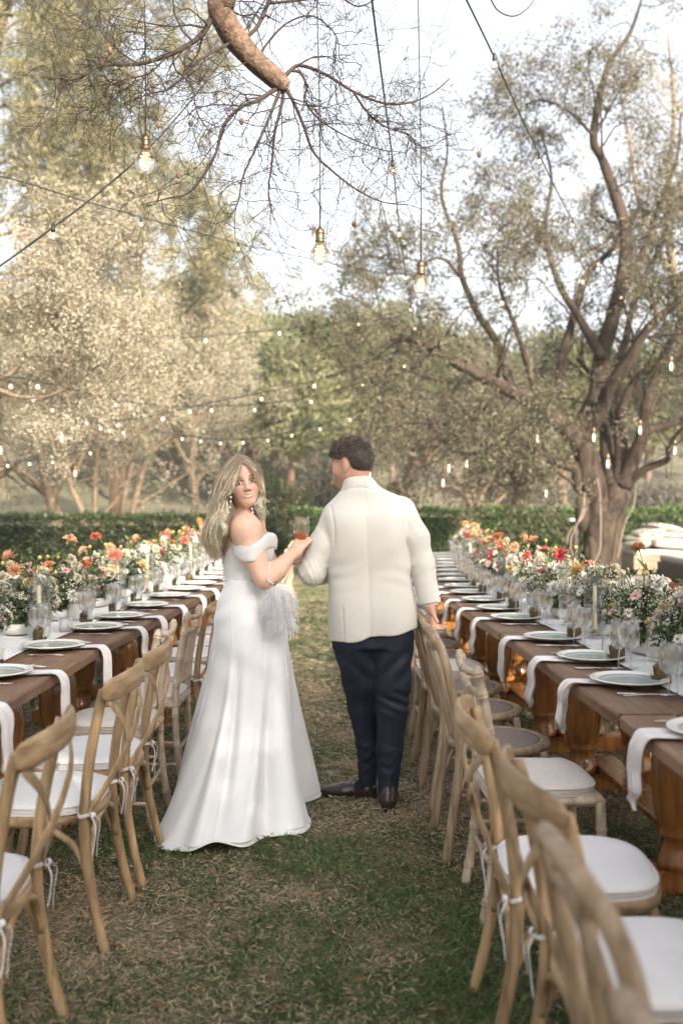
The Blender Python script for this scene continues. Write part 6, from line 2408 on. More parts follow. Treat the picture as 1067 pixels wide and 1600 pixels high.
def groom():
    t = thing('person', 'dark-haired man in a cream dinner jacket and navy trousers seen from behind', 'person', (.16, GY, 0))
    G = lambda x, y, d=GY: at(x, y, d)
    # ---- skin: head, neck, trunk, arms, hands, legs
    F = Field((-.30, 4.52, .0), (.58, 5.32, 1.84), .0066)
    head_sdf(F, GH, GR, False)
    F.ell(GH + GR @ np.array([0, -.046, .020]), (.070, .062, .078), GR, .03)
    nb = np.array([.084, 4.888, 1.50])
    F.cone(nb, GH + GR @ np.array([0, -.022, -.055]), .064, .060, .03)
    F.loft([(.86, .155, GY, .165, .10), (1.10, .14, GY, .165, .10), (1.30, .125, GY, .17, .105), (1.44, .115, GY, .15, .09), (1.52, .09, GY, .07, .06)], (1, 0), 2.4, .03)
    kn = [np.array([.112, 4.93, .47]), np.array([.242, 4.84, .48])]
    hp = [np.array([.075, GY, .85]), np.array([.245, GY, .85])]
    an = [np.array([.135, 4.965, .10]), np.array([.222, 4.80, .10])]
    for k in range(2):
        F.chain([hp[k], kn[k], an[k]], [.085, .052, .036], .03)
    F.chain([an[0], an[0] + [-.08, .02, -.068]], [.032, .018], .02)
    F.chain([an[1], an[1] + [.01, .11, -.068]], [.036, .018], .02)
    sl, sr = np.array([-.035, GY, 1.405]), np.array([.285, GY, 1.44])
    ell_, elr = G(489, 897, 4.80), G(659, 882, 4.84)
    wl, wr = np.array([-.045, 5.04, 1.19]), G(672, 946, 4.80)
    F.chain([sl, ell_, wl], [.05, .042, .028], .03)
    F.chain([sr, elr, wr], [.05, .042, .030], .03)
    # right hand resting on the chair back, fingers curled over the rail
    hand(F, wr + [.0, 0, .01], norm(np.array([.12, -.10, -.98])), norm(np.array([.90, -.35, 0.1])), [.30, .85, 1.0, 1.05], 1.06, thumb=1, thumb_dir=(.30, -.75, -.55), spread=.10)
    # left hand in front of him, holding his side
    hand(F, wl, norm(np.array([.5, .7, .3])), norm(np.array([.1, -.2, -1])), .6, 1.0, thumb=1)
    V, Q = F.surface(1)
    col = skin_col(V, GH, GR, (.52, .29, .20), False)
    obj('body', mesh_np('groom_body', V, Q, [M['skin_m']], col, True), t)
    eyes(t, GH, GR, GH + GR @ np.array([0, 3, -.5]))

    # ---- jacket
    J = Field((-.30, 4.60, .76), (.54, 5.16, 1.66), .0052)
    J.loft([(.80, .163, GY + .01, .226, .150), (.90, .158, GY + .005, .222, .152), (.985, .150, GY, .214, .146), (1.125, .137, GY - .002, .201, .133), (1.28, .124, GY - .006, .206, .140), (1.40, .116, GY - .002, .205, .132), (1.455, .112, GY + .004, .178, .108), (1.505, .104, GY + .008, .130, .088), (1.55, .092, GY + .012, .090, .084), (1.585, .084, GY + .017, .080, .084), (1.622, .079, GY + .020, .076, .082)], (1, 0), 2.75, .012)
    J.cone((-.025, GY, 1.425), (.07, GY + .005, 1.50), .058, .060, .04)
    J.cone((.285, GY, 1.452), (.13, GY + .005, 1.515), .058, .060, .04)
    # hollow below the hem and round the neck
    slo = lambda P: P[..., 2] - (.802 + .165 * (P[..., 0] + .065))
    J.put(lambda P: slo(P), (-.3, 4.6, .72), (.6, 5.2, .95), .006, 'sub')
    J.cone((.081, GY + .024, 1.57), (.076, GY + .034, 1.68), .066, .070, .004, 'sub')
    def neckcut(P):
        return -(P[..., 2] - 1.612 - .10 * (P[..., 0] - .08) + .45 * (P[..., 1] - 4.80) * (P[..., 1] > 4.80))
    J.put(neckcut, (-.2, 4.6, 1.55), (.4, 5.2, 1.72), .004, 'sub')
    # sleeves
    A_ = Field((-.30, 4.60, .76), (.54, 5.16, 1.66), .0052)
    cuff = G(672, 944, 4.805)
    A_.chain([np.array([-.028, GY, 1.402]), np.array([-.088, 4.835, 1.28]), ell_ + [-.006, 0, .005]], [.072, .067, .060], .03)
    A_.chain([ell_ + [-.006, 0, .005], np.array([-.10, 4.92, 1.14]), np.array([-.05, 5.03, 1.185])], [.060, .058, .046], .025)
    A_.chain([np.array([.288, GY, 1.438]), np.array([.355, 4.85, 1.31]), elr], [.076, .069, .060], .03)
    A_.chain([elr, cuff], [.060, .0515], .03)
    # open cuff
    A_.put(lambda P: (P - (cuff + np.array([0, 0, -.002]))) @ norm(elr - cuff), cuff - .07, cuff + .07, .003, 'sub', .02)
    A_.cone(cuff + norm(elr - cuff) * .02, cuff - norm(elr - cuff) * .04, .043, .043, .003, 'sub')
    def sleeve_wr(P):
        x, y, z = P[..., 0], P[..., 1], P[..., 2]
        l = np.exp(-((z - 1.13) / .075) ** 2) * (x < .05)
        r = np.exp(-((z - 1.20) / .07) ** 2) * (x > .3)
        up = np.exp(-((z - 1.36) / .06) ** 2)
        fold = lambda q: (1 - np.abs(np.sin(q))) ** 2 - .4
        return -.0050 * l * fold(z * 48 + x * 85 + 1.3 * np.sin(x * 45 + y * 25)) - .0026 * l * fold(z * 60 - x * 60 + 1.5 * np.sin(z * 30)) - .0042 * r * fold(z * 52 - x * 60 + 1.2 * np.sin(y * 40)) - .0020 * up * fold(x * 60 + z * 40)
    A_.displace(sleeve_wr, A_.lo, A_.lo + A_.h * A_.n)
    # soft drag lines over the back, waist and below the blades
    def back_wr(P):
        x, y, z = P[..., 0] - .13, P[..., 1], P[..., 2]
        b = (y < GY)
        wv = .0014 * np.exp(-((z - 1.13) / .07) ** 2) * np.sin(z * 88 + 16 * np.abs(x) - 2.0 * np.sin(x * 14)) * np.clip(np.abs(x) * 9, .15, 1)
        dg = .0036 * np.exp(-((z - 1.25) / .12) ** 2) * np.sin((z * 26 - x * 34) * 1.0)
        bl = -.006 * np.exp(-(((np.abs(x) - .085) / .06) ** 2 + ((z - 1.36) / .08) ** 2)) + .0045 * np.exp(-((x / .018) ** 2)) * np.clip((1.42 - z) * 4, 0, 1) * .6
        hemw = .006 * np.exp(-((z - .83) / .09) ** 2) * np.sin(x * 32 + .6)
        return (wv + dg + bl + hemw) * b
    J.displace(back_wr, J.lo, J.lo + J.h * J.n)
    J.d = _smin(J.d, A_.d, .007)
    def seams(P):
        x, z = P[..., 0], P[..., 2]
        back = P[..., 1] < GY + .01
        def line(pts, w_, dep):
            pts = smooth_path(np.array(pts, float), 5)
            xs = np.interp(z, pts[::-1, 1], pts[::-1, 0])
            ins = (z < pts[0, 1]) & (z > pts[-1, 1])
            return dep * np.exp(-((x - xs) / w_) ** 2) * ins
        g = line([(.110, 1.60), (.116, 1.40), (.130, 1.10), (.142, .80)], .0040, .0020)
        g = g + line([(.338, 1.490), (.318, 1.46), (.304, 1.41), (.300, 1.36), (.306, 1.31), (.318, 1.27)], .0050, .0045)
        g = g + line([(-.052, 1.470), (-.044, 1.43), (-.036, 1.38), (-.032, 1.33), (-.036, 1.28)], .0050, .0045)
        cz_ = 1.556 - 2.6 * (x - .083) ** 2
        g = g + .0045 * np.exp(-((z - cz_) / .0050) ** 2) * (np.abs(x - .083) < .085)
        xv = .006 + .045 * (.985 - z)
        vent = .0042 * np.exp(-((x - xv) / .0038) ** 2) * (z < .985) - .0010 * np.exp(-((x - xv - .009) / .006) ** 2) * (z < .985)
        return (g + vent) * back
    J.displace(seams, J.lo, J.lo + J.h * J.n)
    V, Q = J.surface(1)
    jk = obj('jacket', mesh_np('jacket', V, Q, [M['jacket']], None, True), t)

    b = MB()
    for k in range(3):
        z = 1.0 + .017 * k
        b.ell(cuff + [.044, -.020, .012 + .017 * k], (.004, .005, .005), 8, 6)
    obj('cuff_button', b.mesh('cuff_button', M['paper']), jk)
    
    # shirt collar
    b = MB()
    a = np.linspace(0, 2 * pi, 33)[:-1]
    V = []; F_ = []
    for (r, dz) in ((.067, 1.570), (.0675, 1.61), (.0672, 1.626), (.0640, 1.626), (.063, 1.59)):
        for q in a:
            V.append((.0785 + r * cos(q) * 1.0, GY + .028 + r * .98 * sin(q), dz - .045 * max(0, sin(q)) + .006 * cos(q)))
    n = 32
    for i in range(4):
        for j in range(n):
            F_.append((i * n + j, i * n + (j + 1) % n, (i + 1) * n + (j + 1) % n, (i + 1) * n + j))
    b.add(V, F_)
    obj('shirt_collar', b.mesh('shirt_collar', M['shirt']), t)
    # shirt cuff
    ax_ = norm(elr - cuff)
    obj('shirt_cuff', MB().tube([cuff + ax_ * .01, cuff - ax_ * .010], .0405, 20, cap=False).mesh('shirt_cuff', M['shirt']), t)

    # ---- trousers
    T_ = Field((-.14, 4.62, .03), (.48, 5.15, 1.0), .0068)
    T_.loft([(.78, .152, GY, .190, .122), (.86, .152, GY, .190, .120), (.95, .150, GY, .182, .112)], (1, 0), 2.3, .03)
    T_.chain([np.array([.070, GY, .82]), np.array([.098, 4.90, .60]), kn[0] + [-.004, 0, 0], np.array([.135, 4.95, .28]), an[0] + [-.006, -.008, -.035]], [.118, .092, .076, .060, .043], .02)
    T_.chain([np.array([.235, GY, .82]), np.array([.246, 4.85, .60]), kn[1] + [.004, 0, 0], np.array([.235, 4.83, .28]), an[1] + [.0, 0, -.035]], [.118, .092, .078, .063, .046], .02)
    T_.put(lambda P: P[..., 2] - (.072 + .0 * P[..., 0]), (-.1, 4.6, .0), (.45, 5.1, .09), .004, 'sub')
    def tr_wr(P):
        x, y, z = P[..., 0], P[..., 1], P[..., 2]
        k1 = np.exp(-((z - .52) / .05) ** 2) * (x > .17); k2 = np.exp(-((z - .22) / .09) ** 2)
        crease = -.007 * np.exp(-((x - np.where(x > .17, .232, .105)) / .006) ** 2) * (y < 4.93) * np.clip((.72 - z) * 3, 0, 1)
        seat = .0045 * np.exp(-((z - .70) / .08) ** 2) * np.sin(z * 55 - np.abs(x - .15) * 60)
        return .0055 * k1 * np.sin(z * 120 + x * 55) + .0028 * k2 * np.sin(z * 110 - x * 70 + 2 * np.sin(x * 60)) + crease + seat
    T_.displace(tr_wr, T_.lo, T_.lo + T_.h * T_.n)
    V, Q = T_.surface(2)
    obj('trousers', mesh_np('trousers', V, Q, [M['navy']], None, True), t)

    for q_, nm in ((an[0], 0), (an[1], 1)):
        obj('sock', MB().tube([q_ + [0, 0, .04], q_ + [-.006 + .006 * nm, .004 * nm, -.01], q_ + [-.030 + .032 * nm, .006 + .03 * nm, -.040], q_ + [-.075 + .082 * nm, .018 + .08 * nm, -.066]], [.041, .041, .042, .024], 16).mesh('sock', M['navy']), t)

    # ---- shoes
    def shoe(heel, d, name_label):
        d = norm(np.asarray([d[0], d[1], 0.0])); s = np.array([-d[1], d[0], 0])
        R = np.stack([d, s, [0, 0, 1.0]], 1)
        Fh = Field(np.asarray(heel) + [-.38, -.38, -.0], np.asarray(heel) + [.38, .38, .16], .0045)
        W = lambda p: np.asarray(heel) + R @ np.asarray(p, float)
        Fh.ell(W((.045, 0, .052)), (.046, .036, .052), R, .02)
        Fh.cone(W((.05, 0, .045)), W((.16, -.004, .040)), .038, .034, .03)
        Fh.ell(W((.195, -.003, .032)), (.075, .044, .030), R, .03)
        Fh.ell(W((.255, -.006, .026)), (.045, .034, .020), R, .02)
        Fh.cone(W((.05, 0, .09)), W((.055, 0, .11)), .036, .037, .02)
        Fh.cone(W((.058, 0, .10)), W((.055, 0, .16)), .032, .034, .004, 'sub')
        Fh.put(lambda P: P[..., 2] - .014, np.asarray(heel) + [-.4, -.4, -.02], np.asarray(heel) + [.4, .4, .02], .004, 'sub')
        V, Q = Fh.surface(2)
        o = obj('shoe', mesh_np('shoe', V, Q, [M['leather']], None, True), t)
        b = MB()
        out = [(0.0, .022), (.03, .036), (.08, .034), (.13, .034), (.19, .046), (.24, .042), (.28, .024), (.298, 0)]
        ring = [(x, w_) for x, w_ in out] + [(x, -w_) for x, w_ in out[-2::-1]]
        V = [W((x, y - .003, z)) for z in (.001, .017) for x, y in ring]
        m_ = len(ring)
        b.add(V, [(i, (i + 1) % m_, m_ + (i + 1) % m_, m_ + i) for i in range(m_)] + [tuple(range(m_))[::-1], tuple(range(m_, 2 * m_))])
        b.box(W((.035, 0, .012)), (.070, .066, .024), R=R, bev=.008)
        obj('sole', b.mesh('sole', M['sole'], smooth=False), o)
        b = MB()
        for k in range(4):
            x = .125 + .020 * k; z = .080 - .0075 * k
            b.tube(smooth_path([W((x, -.020, z - .010)), W((x + .004, 0, z)), W((x, .020, z - .010))], 4), .002, 5)
        obj('shoelace', b.mesh('shoelace', M['sole']), o)
    shoe((.220, 4.735, 0), (.10, 1), 'right')
    shoe((.175, 4.955, 0), (-.96, .24), 'left')

    # ---- short hair
    rng = np.random.default_rng(19)
    W = lambda p: GH + GR @ np.asarray(p, float)
    Fh = Field(GH - .16, GH + .16, .005)
    Fh.ell(W((0, -.020, .0435)), (.0785, .092, .0855), GR, .02)
    Fh.ell(W((0, -.050, .005)), (.072, .062, .075), GR, .03)
    Fh.ell(W((0, .052, .066)), (.056, .044, .050), GR, .03)
    Fh.ell(W((0, .010, .060)), (.072, .070, .070), GR, .03)
    # cut away below the hairline: face, ear and nape
    Fh.ell(W((0, .105, -.010)), (.10, .075, .078), GR, .008, 'sub')
    for s in (-1, 1):
        Fh.ell(W((s * .088, .002, -.022)), (.040, .044, .052), GR, .006, 'sub')
        Fh.ell(W((s * .07, .03, -.08)), (.06, .07, .07), GR, .006, 'sub')
    Fh.ell(W((0, -.05, -.112)), (.12, .12, .062), GR, .006, 'sub')
    V, Q = Fh.surface(2)
    hair = obj('hair', mesh_np('hair_cap', V, Q, [M['brown_hair']], np.tile((.030, .020, .014), (len(V), 1)), True), t)
    nrm_ = np.zeros_like(V)
    fn = np.cross(V[Q[:, 1]] - V[Q[:, 0]], V[Q[:, 2]] - V[Q[:, 0]])
    for k in range(4):
        np.add.at(nrm_, Q[:, k], fn)
    nrm_ = norm(nrm_)
    idx = rng.integers(0, len(V), 5200)
    base = V[idx] - nrm_[idx] * .003; N_ = nrm_[idx]
    q = (base - GH) @ GR
    crown = np.array([0, -.075, .085])
    flow = q - crown
    flow_w = norm(flow @ GR.T)
    flow_w = norm(flow_w - N_ * (flow_w * N_).sum(1)[:, None])
    front = np.clip((q[:, 1] + .02) * 8, 0, 1)[:, None] * np.clip((q[:, 2] - .05) * 12, 0, 1)[:, None]
    flow_w = norm(flow_w * (1 - .5 * front) + (GR @ np.array([.5, .6, .3]))[None] * front + np.array([0, 0, -.25]) + rng.normal(0, .30, base.shape))
    top = np.clip((q[:, 2] + .02) / .10, 0, 1)
    L = (.007 + .011 * top) * rng.uniform(.7, 1.3, len(base))
    P = np.stack([base, base + N_ * (L * .35)[:, None] + flow_w * (L * .45)[:, None], base + N_ * (L * .42)[:, None] + flow_w * L[:, None]], 1)
    V2, F2 = tubes_batch(P, np.tile(np.array([.0013, .0012, .0004]), (len(base), 1)), 3)
    c = np.array([.062, .045, .034]) * rng.uniform(.5, 2.0, (len(base), 1)) + (rng.random((len(base), 1)) < .28) * np.array([.12, .10, .085])
    obj('hair_strands', mesh_np('hair_strands', V2, F2, [M['brown_hair']], np.repeat(c, 9, 0), True), hair)
    settle(t)


groom()

# ------------------------------------------------------------------ pendant bulbs on long cords
def pendant(x, y, D, dia, pear, label, topx):
    c = at(x, y, D)                     # middle of the bulb
    r = dia / 2
    t = thing('pendant_bulb', label, 'pendant light', c, 0)
    neck = r * (1.75 if pear else 1.42)
    prof = []
    if pear:
        for q in [(0.001, -r), (.35, -.94), (.68, -.73), (.90, -.42), (1.0, 0), (.95, .40), (.80, .85), (.60, 1.25), (.46, 1.6), (.42, 1.75)]:
            prof.append((q[0] * r if q[0] > .01 else .001, q[1] * r if q[1] > -1 else -r))
    else:
        for q in [(.001, -1), (.38, -.925), (.71, -.705), (.92, -.38), (1, 0), (.94, .36), (.76, .68), (.56, .92), (.44, 1.15), (.42, 1.42)]:
            prof.append((q[0] * r, q[1] * r))
    prof[0] = (.001, -r)
    obj('bulb', MB().lathe(prof, 28, cap=False).mesh('bulb', M['bulbglass']), t)
    b = MB()
    s = neck - .006
    b.lathe([(.021, s), (.0225, s + .003), (.0225, s + .008), (.0205, s + .010), (.0205, s + .040), (.0215, s + .042), (.0215, s + .048), (.017, s + .060), (.009, s + .068), (.006, s + .076), (.001, s + .078)], 22)
    obj('socket', b.mesh('socket', M['brass']), t)
    # coiled filament on a glass stem
    b = MB()
    n = 90
    q = np.linspace(0, 1, n)
    coil = np.stack([.42 * r * np.cos(q * 2 * pi * 5) * (.45 + .35 * np.sin(q * pi)), .42 * r * np.sin(q * 2 * pi * 5) * (.45 + .35 * np.sin(q * pi)), (-.45 + 1.25 * q) * r], -1)
    b.tube(coil, .0008, 5)
    obj('filament', b.mesh('filament', M['glow']), t)
    b = MB(); b.tube([(0, 0, s), (0, 0, .35 * r), (0, 0, .1 * r)], [.006, .004, .002], 8)
    obj('glass_stem', b.mesh('glass_stem', M['bulbglass']), t)
    top = np.array([(topx - x) * D / FPX, .05, 5.6 - c[2]])
    p0 = np.array([0, 0, s + .076])
    P = [p0 + (top - p0) * k + np.array([.006 * sin(k * 9), 0, 0]) * (1 - k) for k in np.linspace(0, 1, 14)]
    P[0] = p0
    obj('cord', MB().tube(P, .0032, 6).mesh('cord', M['black']), t)


pendant(229, 257, 4.55, .094, False, 'large glowing filament globe bulb hanging at the upper left', 216)
pendant(500, 400, 4.75, .095, False, 'large glowing filament globe bulb hanging above the middle of the aisle', 489)
pendant(657, 448, 5.0, .074, True, 'pear shaped glowing filament bulb hanging lowest, right of the middle', 650)


# ------------------------------------------------------------------ string lights
SOCK = MB().lathe([(.001, .0), (.007, -.001), (.0085, -.006), (.0115, -.012), (.0125, -.030), (.013, -.046), (.0105, -.048), (.001, -.047)], 10).mesh('bulb_socket', M['black'])
GL = MB().lathe([(.0095, -.046), (.012, -.053), (.0195, -.066), (.0215, -.077), (.0185, -.091), (.010, -.099), (.001, -.1005)], 14, cap=False).mesh('string_bulb_glass', M['bulbglass'])
FI = MB()
FI.tube([(-.005, 0, -.052), (-.007, 0, -.075), (0, .001, -.084), (.007, 0, -.075), (.005, 0, -.052)], .0016, 5)
FIL = FI.mesh('string_bulb_filament', M['glow'])
GLO = MB().lathe([(.0095, -.046), (.012, -.053), (.0195, -.066), (.0215, -.077), (.0185, -.091), (.010, -.099), (.001, -.1005)], 14, cap=True).mesh('lit_bulb', M['bulbglow'])


def string(label, cable, bulbs, lit, scale=1.0, r=.0055):
    """cable: (x, y, D) along the wire; bulbs: (x, y, D) of each bulb's glass"""
    P = pl(cable)
    t = thing('string_lights', label, 'string lights', P[0])
    o = P[0]
    Ps = smooth_path(P, 5)
    obj('cable', MB().tube(Ps - o, np.maximum(r, .00052 * Ps[:, 1]), 5).mesh('string_cable', M['cable']), t)
    for bx in bulbs:
        c = at(*bx)
        # hang from the nearest point of the cable
        k = np.argmin(np.linalg.norm((Ps - c - [0, 0, .078 * scale])[:, [0, 2]], axis=1))
        q = Ps[k] * .35 + (c + [0, 0, .078 * scale]) * .65
        s = obj('lamp', SOCK, t, q - o)
        s.scale = (scale,) * 3
        if lit:
            obj('bulb', GLO, s)
        else:
            obj('bulb', GL, s); obj('filament', FIL, s)
        if np.linalg.norm(Ps[k] - q) > .012:
            w_ = obj('drop_wire', MB().tube([Ps[k] - q, [0, 0, -.002]], .003 / scale, 5).mesh('drop_wire', M['cable']), s)
            w_.scale = (1 / scale,) * 3


string('dark string light cable rising from the left edge past the big globe bulb', [(-60, 455, 5.2), (0, 418, 5.3), (85, 357, 5.5), (160, 300, 5.7), (228, 240, 5.9), (300, 160, 6.1), (390, 42, 6.4), (450, -50, 6.6)], [(85, 369, 5.5), (390, 52, 6.4)], False)
string('string light cable sagging across the upper left sky', [(-60, 262, 6.6), (0, 277, 7), (40, 287, 7.2), (140, 318, 7.8), (222, 341, 8.4), (300, 362, 9.0), (373, 382, 9.6), (483, 405, 10.6), (530, 415, 11.2), (605, 428, 12.5), (700, 433, 13.6), (783, 436, 14.6), (846, 438, 15.4)], [(40, 299, 7.2), (222, 353, 8.4), (373, 390, 9.6), (605, 437, 12.5), (700, 441, 13.6), (846, 447, 15.4)], False)
string('string light cable dropping steeply down the middle right of the sky', [(575, -60, 4.4), (580, 0, 4.6), (598, 140, 5.4), (613, 255, 6.4), (623, 355, 8.0), (633, 425, 10), (641, 474, 12), (647, 505, 13.5), (652, 526, 15), (657, 543, 17), (664, 560, 19)], [(613, 268, 6.4), (623, 369, 8.0), (633, 437, 10), (641, 487, 12), (648, 516, 13.5), (653, 536, 15), (657, 551, 17)], False)
string('string light cable running from the top right down to the olive tree', [(700, -50, 5.0), (725, 0, 5.3), (770, 92, 6.0), (803, 165, 6.8), (840, 242, 7.8), (868, 300, 8.8), (892, 344, 10), (915, 380, 11.3), (933, 405, 12.6), (968, 457, 14.8), (993, 488, 16.3)], [(771, 104, 6.0), (841, 256, 7.8), (893, 354, 10), (933, 415, 12.6), (969, 467, 14.8), (993, 497, 16.3)], False)
string('string of lit bulbs crossing in front of the hill', [(120, 533, 13), (215, 531, 14), (322, 526, 15), (437, 515, 16), (560, 500, 17), (640, 484, 17.5)], [(322, 533, 15), (437, 522, 16), (560, 510, 17)], True, .85)
string('string of lit bulbs descending at the far left above the hedge', [(-30, 588, 11), (18, 597, 11.5), (53, 618, 13), (83, 634, 14.5), (112, 647, 16), (136, 656, 17.5), (158, 664, 19), (176, 668, 20), (196, 671, 21)], [(18, 604, 11.5), (53, 625, 13), (83, 642, 14.5), (112, 654, 16), (136, 663, 17.5), (158, 671, 19), (176, 675, 20), (196, 678, 21)], True, .8)
string('short bright string of lit bulbs below the olive bough on the left', [(-20, 585, 10), (60, 596, 11), (130, 613, 12), (181, 625, 12.8), (245, 634, 13.5)], [(60, 605, 11), (181, 633, 12.8)], True, .8)
string('string of lit bulbs rising to the right behind the bride', [(20, 672, 20), (48, 668, 20), (114, 664, 19.2), (185, 658, 18.4), (255, 647, 17.6), (297, 636, 17), (345, 626, 16.4), (409, 614, 15.8), (491, 595, 15), (567, 570, 14.4), (640, 540, 14)], [(48, 674, 20), (114, 671, 19.2), (185, 666, 18.4), (255, 656, 17.6), (297, 645, 17), (409, 626, 15.8), (491, 605, 15)], True, .85)
string('level string of lit bulbs above the couple', [(250, 636, 18), (331, 634, 18), (398, 632, 18), (486, 620, 17.5), (567, 596, 17), (632, 565, 16.6), (680, 540, 16.4)], [(331, 643, 18), (398, 643, 18), (486, 630, 17.5), (567, 605, 17), (632, 574, 16.6)], True, .85)
string('lowest string of lit bulbs just above the heads of the couple', [(240, 672, 21), (285, 680, 21), (314, 684, 21), (345, 687, 21), (380, 686, 21), (419, 682, 20.6), (456, 675, 20), (500, 664, 19.6), (546, 649, 19), (600, 628, 18.4)], [(285, 687, 21), (314, 691, 21), (345, 694, 21), (380, 693, 21), (419, 690, 20.6), (456, 682, 20), (500, 672, 19.6), (546, 657, 19)], True, .8)
string('low string of lit bulbs among the left tree trunks', [(-20, 722, 19), (13, 722, 19), (47, 719, 19.4), (83, 716, 19.8), (142, 702, 20.4), (190, 690, 20.8)], [(13, 729, 19), (47, 726, 19.4), (83, 725, 19.8), (142, 710, 20.4)], True, .8)
string('string of bulbs under the crown of the olive tree', [(560, 430, 15), (674, 483, 15.5), (783, 468, 16), (909, 434, 16.4), (1000, 400, 16.6)], [(674, 492, 15.5), (783, 475, 16), (909, 443, 16.4)], True, 1.0)


# small long bulbs hanging singly from the boughs
EB = MB().lathe([(.014, .055), (.016, .045), (.026, .02), (.030, -.01), (.026, -.045), (.014, -.062), (.001, -.066)], 14, cap=False).mesh('hanging_bulb_glass', M['bulbglass'])
EF = MB().lathe([(.008, .045), (.014, .0), (.012, -.035), (.001, -.045)], 10).mesh('hanging_bulb_glow', M['bulbglow'])
ES = MB().lathe([(.014, .052), (.017, .056), (.016, .10), (.008, .112), (.001, .113)], 12).mesh('hanging_socket', M['brass'])


def hang(x, y, D, up, label, s=1.4):
    c = at(x, y, D)
    t = thing('hanging_bulb', label, 'hanging bulb', c, 0, 'small filament bulbs hanging from the trees')
    t.scale = (s, s, s)
    obj('bulb', EB, t); obj('glow', EF, t); obj('socket', ES, t)
    obj('cord', MB().tube([(0, 0, .112), (.004, 0, .112 + up * .5), (0, 0, .112 + up)], .0035, 5).mesh('hanging_cord', M['cable']), t)


for (x, y, D, up, lb) in [(1047, 573, 15.2, .5, 'lit filament bulb high at the right edge of the olive tree'), (999, 672, 15.4, .6, 'lit filament bulb in front of the right-hand olive limb'),
                          (927, 684, 15.6, .8, 'lit filament bulb hanging in the middle of the olive tree'), (839, 686, 15.4, .8, 'lit filament bulb left of the olive trunk, level with the fork'),
                          (766, 720, 15.3, .8, 'lit filament bulb beside the drooping end of the left bough'), (729, 725, 16, 1.0, 'lit filament bulb hanging in the middle of the left foliage'),
                          (701, 732, 16, 1.0, 'lit filament bulb hanging above the hedge right of the groom'), (692, 755, 16.5, 1.0, 'lowest lit filament bulb right of the groom'),
                          (809, 748, 15.6, .9, 'lit filament bulb below the left bough of the olive tree'), (853, 771, 15.6, .9, 'lowest lit filament bulb left of the olive trunk'),
                          (949, 725, 15.6, .9, 'lit filament bulb hanging in the fork of the olive trunk'), (1053, 704, 15.0, .5, 'lit filament bulb at the tip of the lower right limb'),
                          (97, 683, 15, 1.2, 'largest lit filament bulb among the left trees'), (118, 740, 20, 1.5, 'lit filament bulb low among the left trunks'), (2, 704, 16, 1.2, 'lit filament bulb cut by the left edge')]:
    hang(x, y, D, up, lb, 1.9 if x == 97 else 1.4)


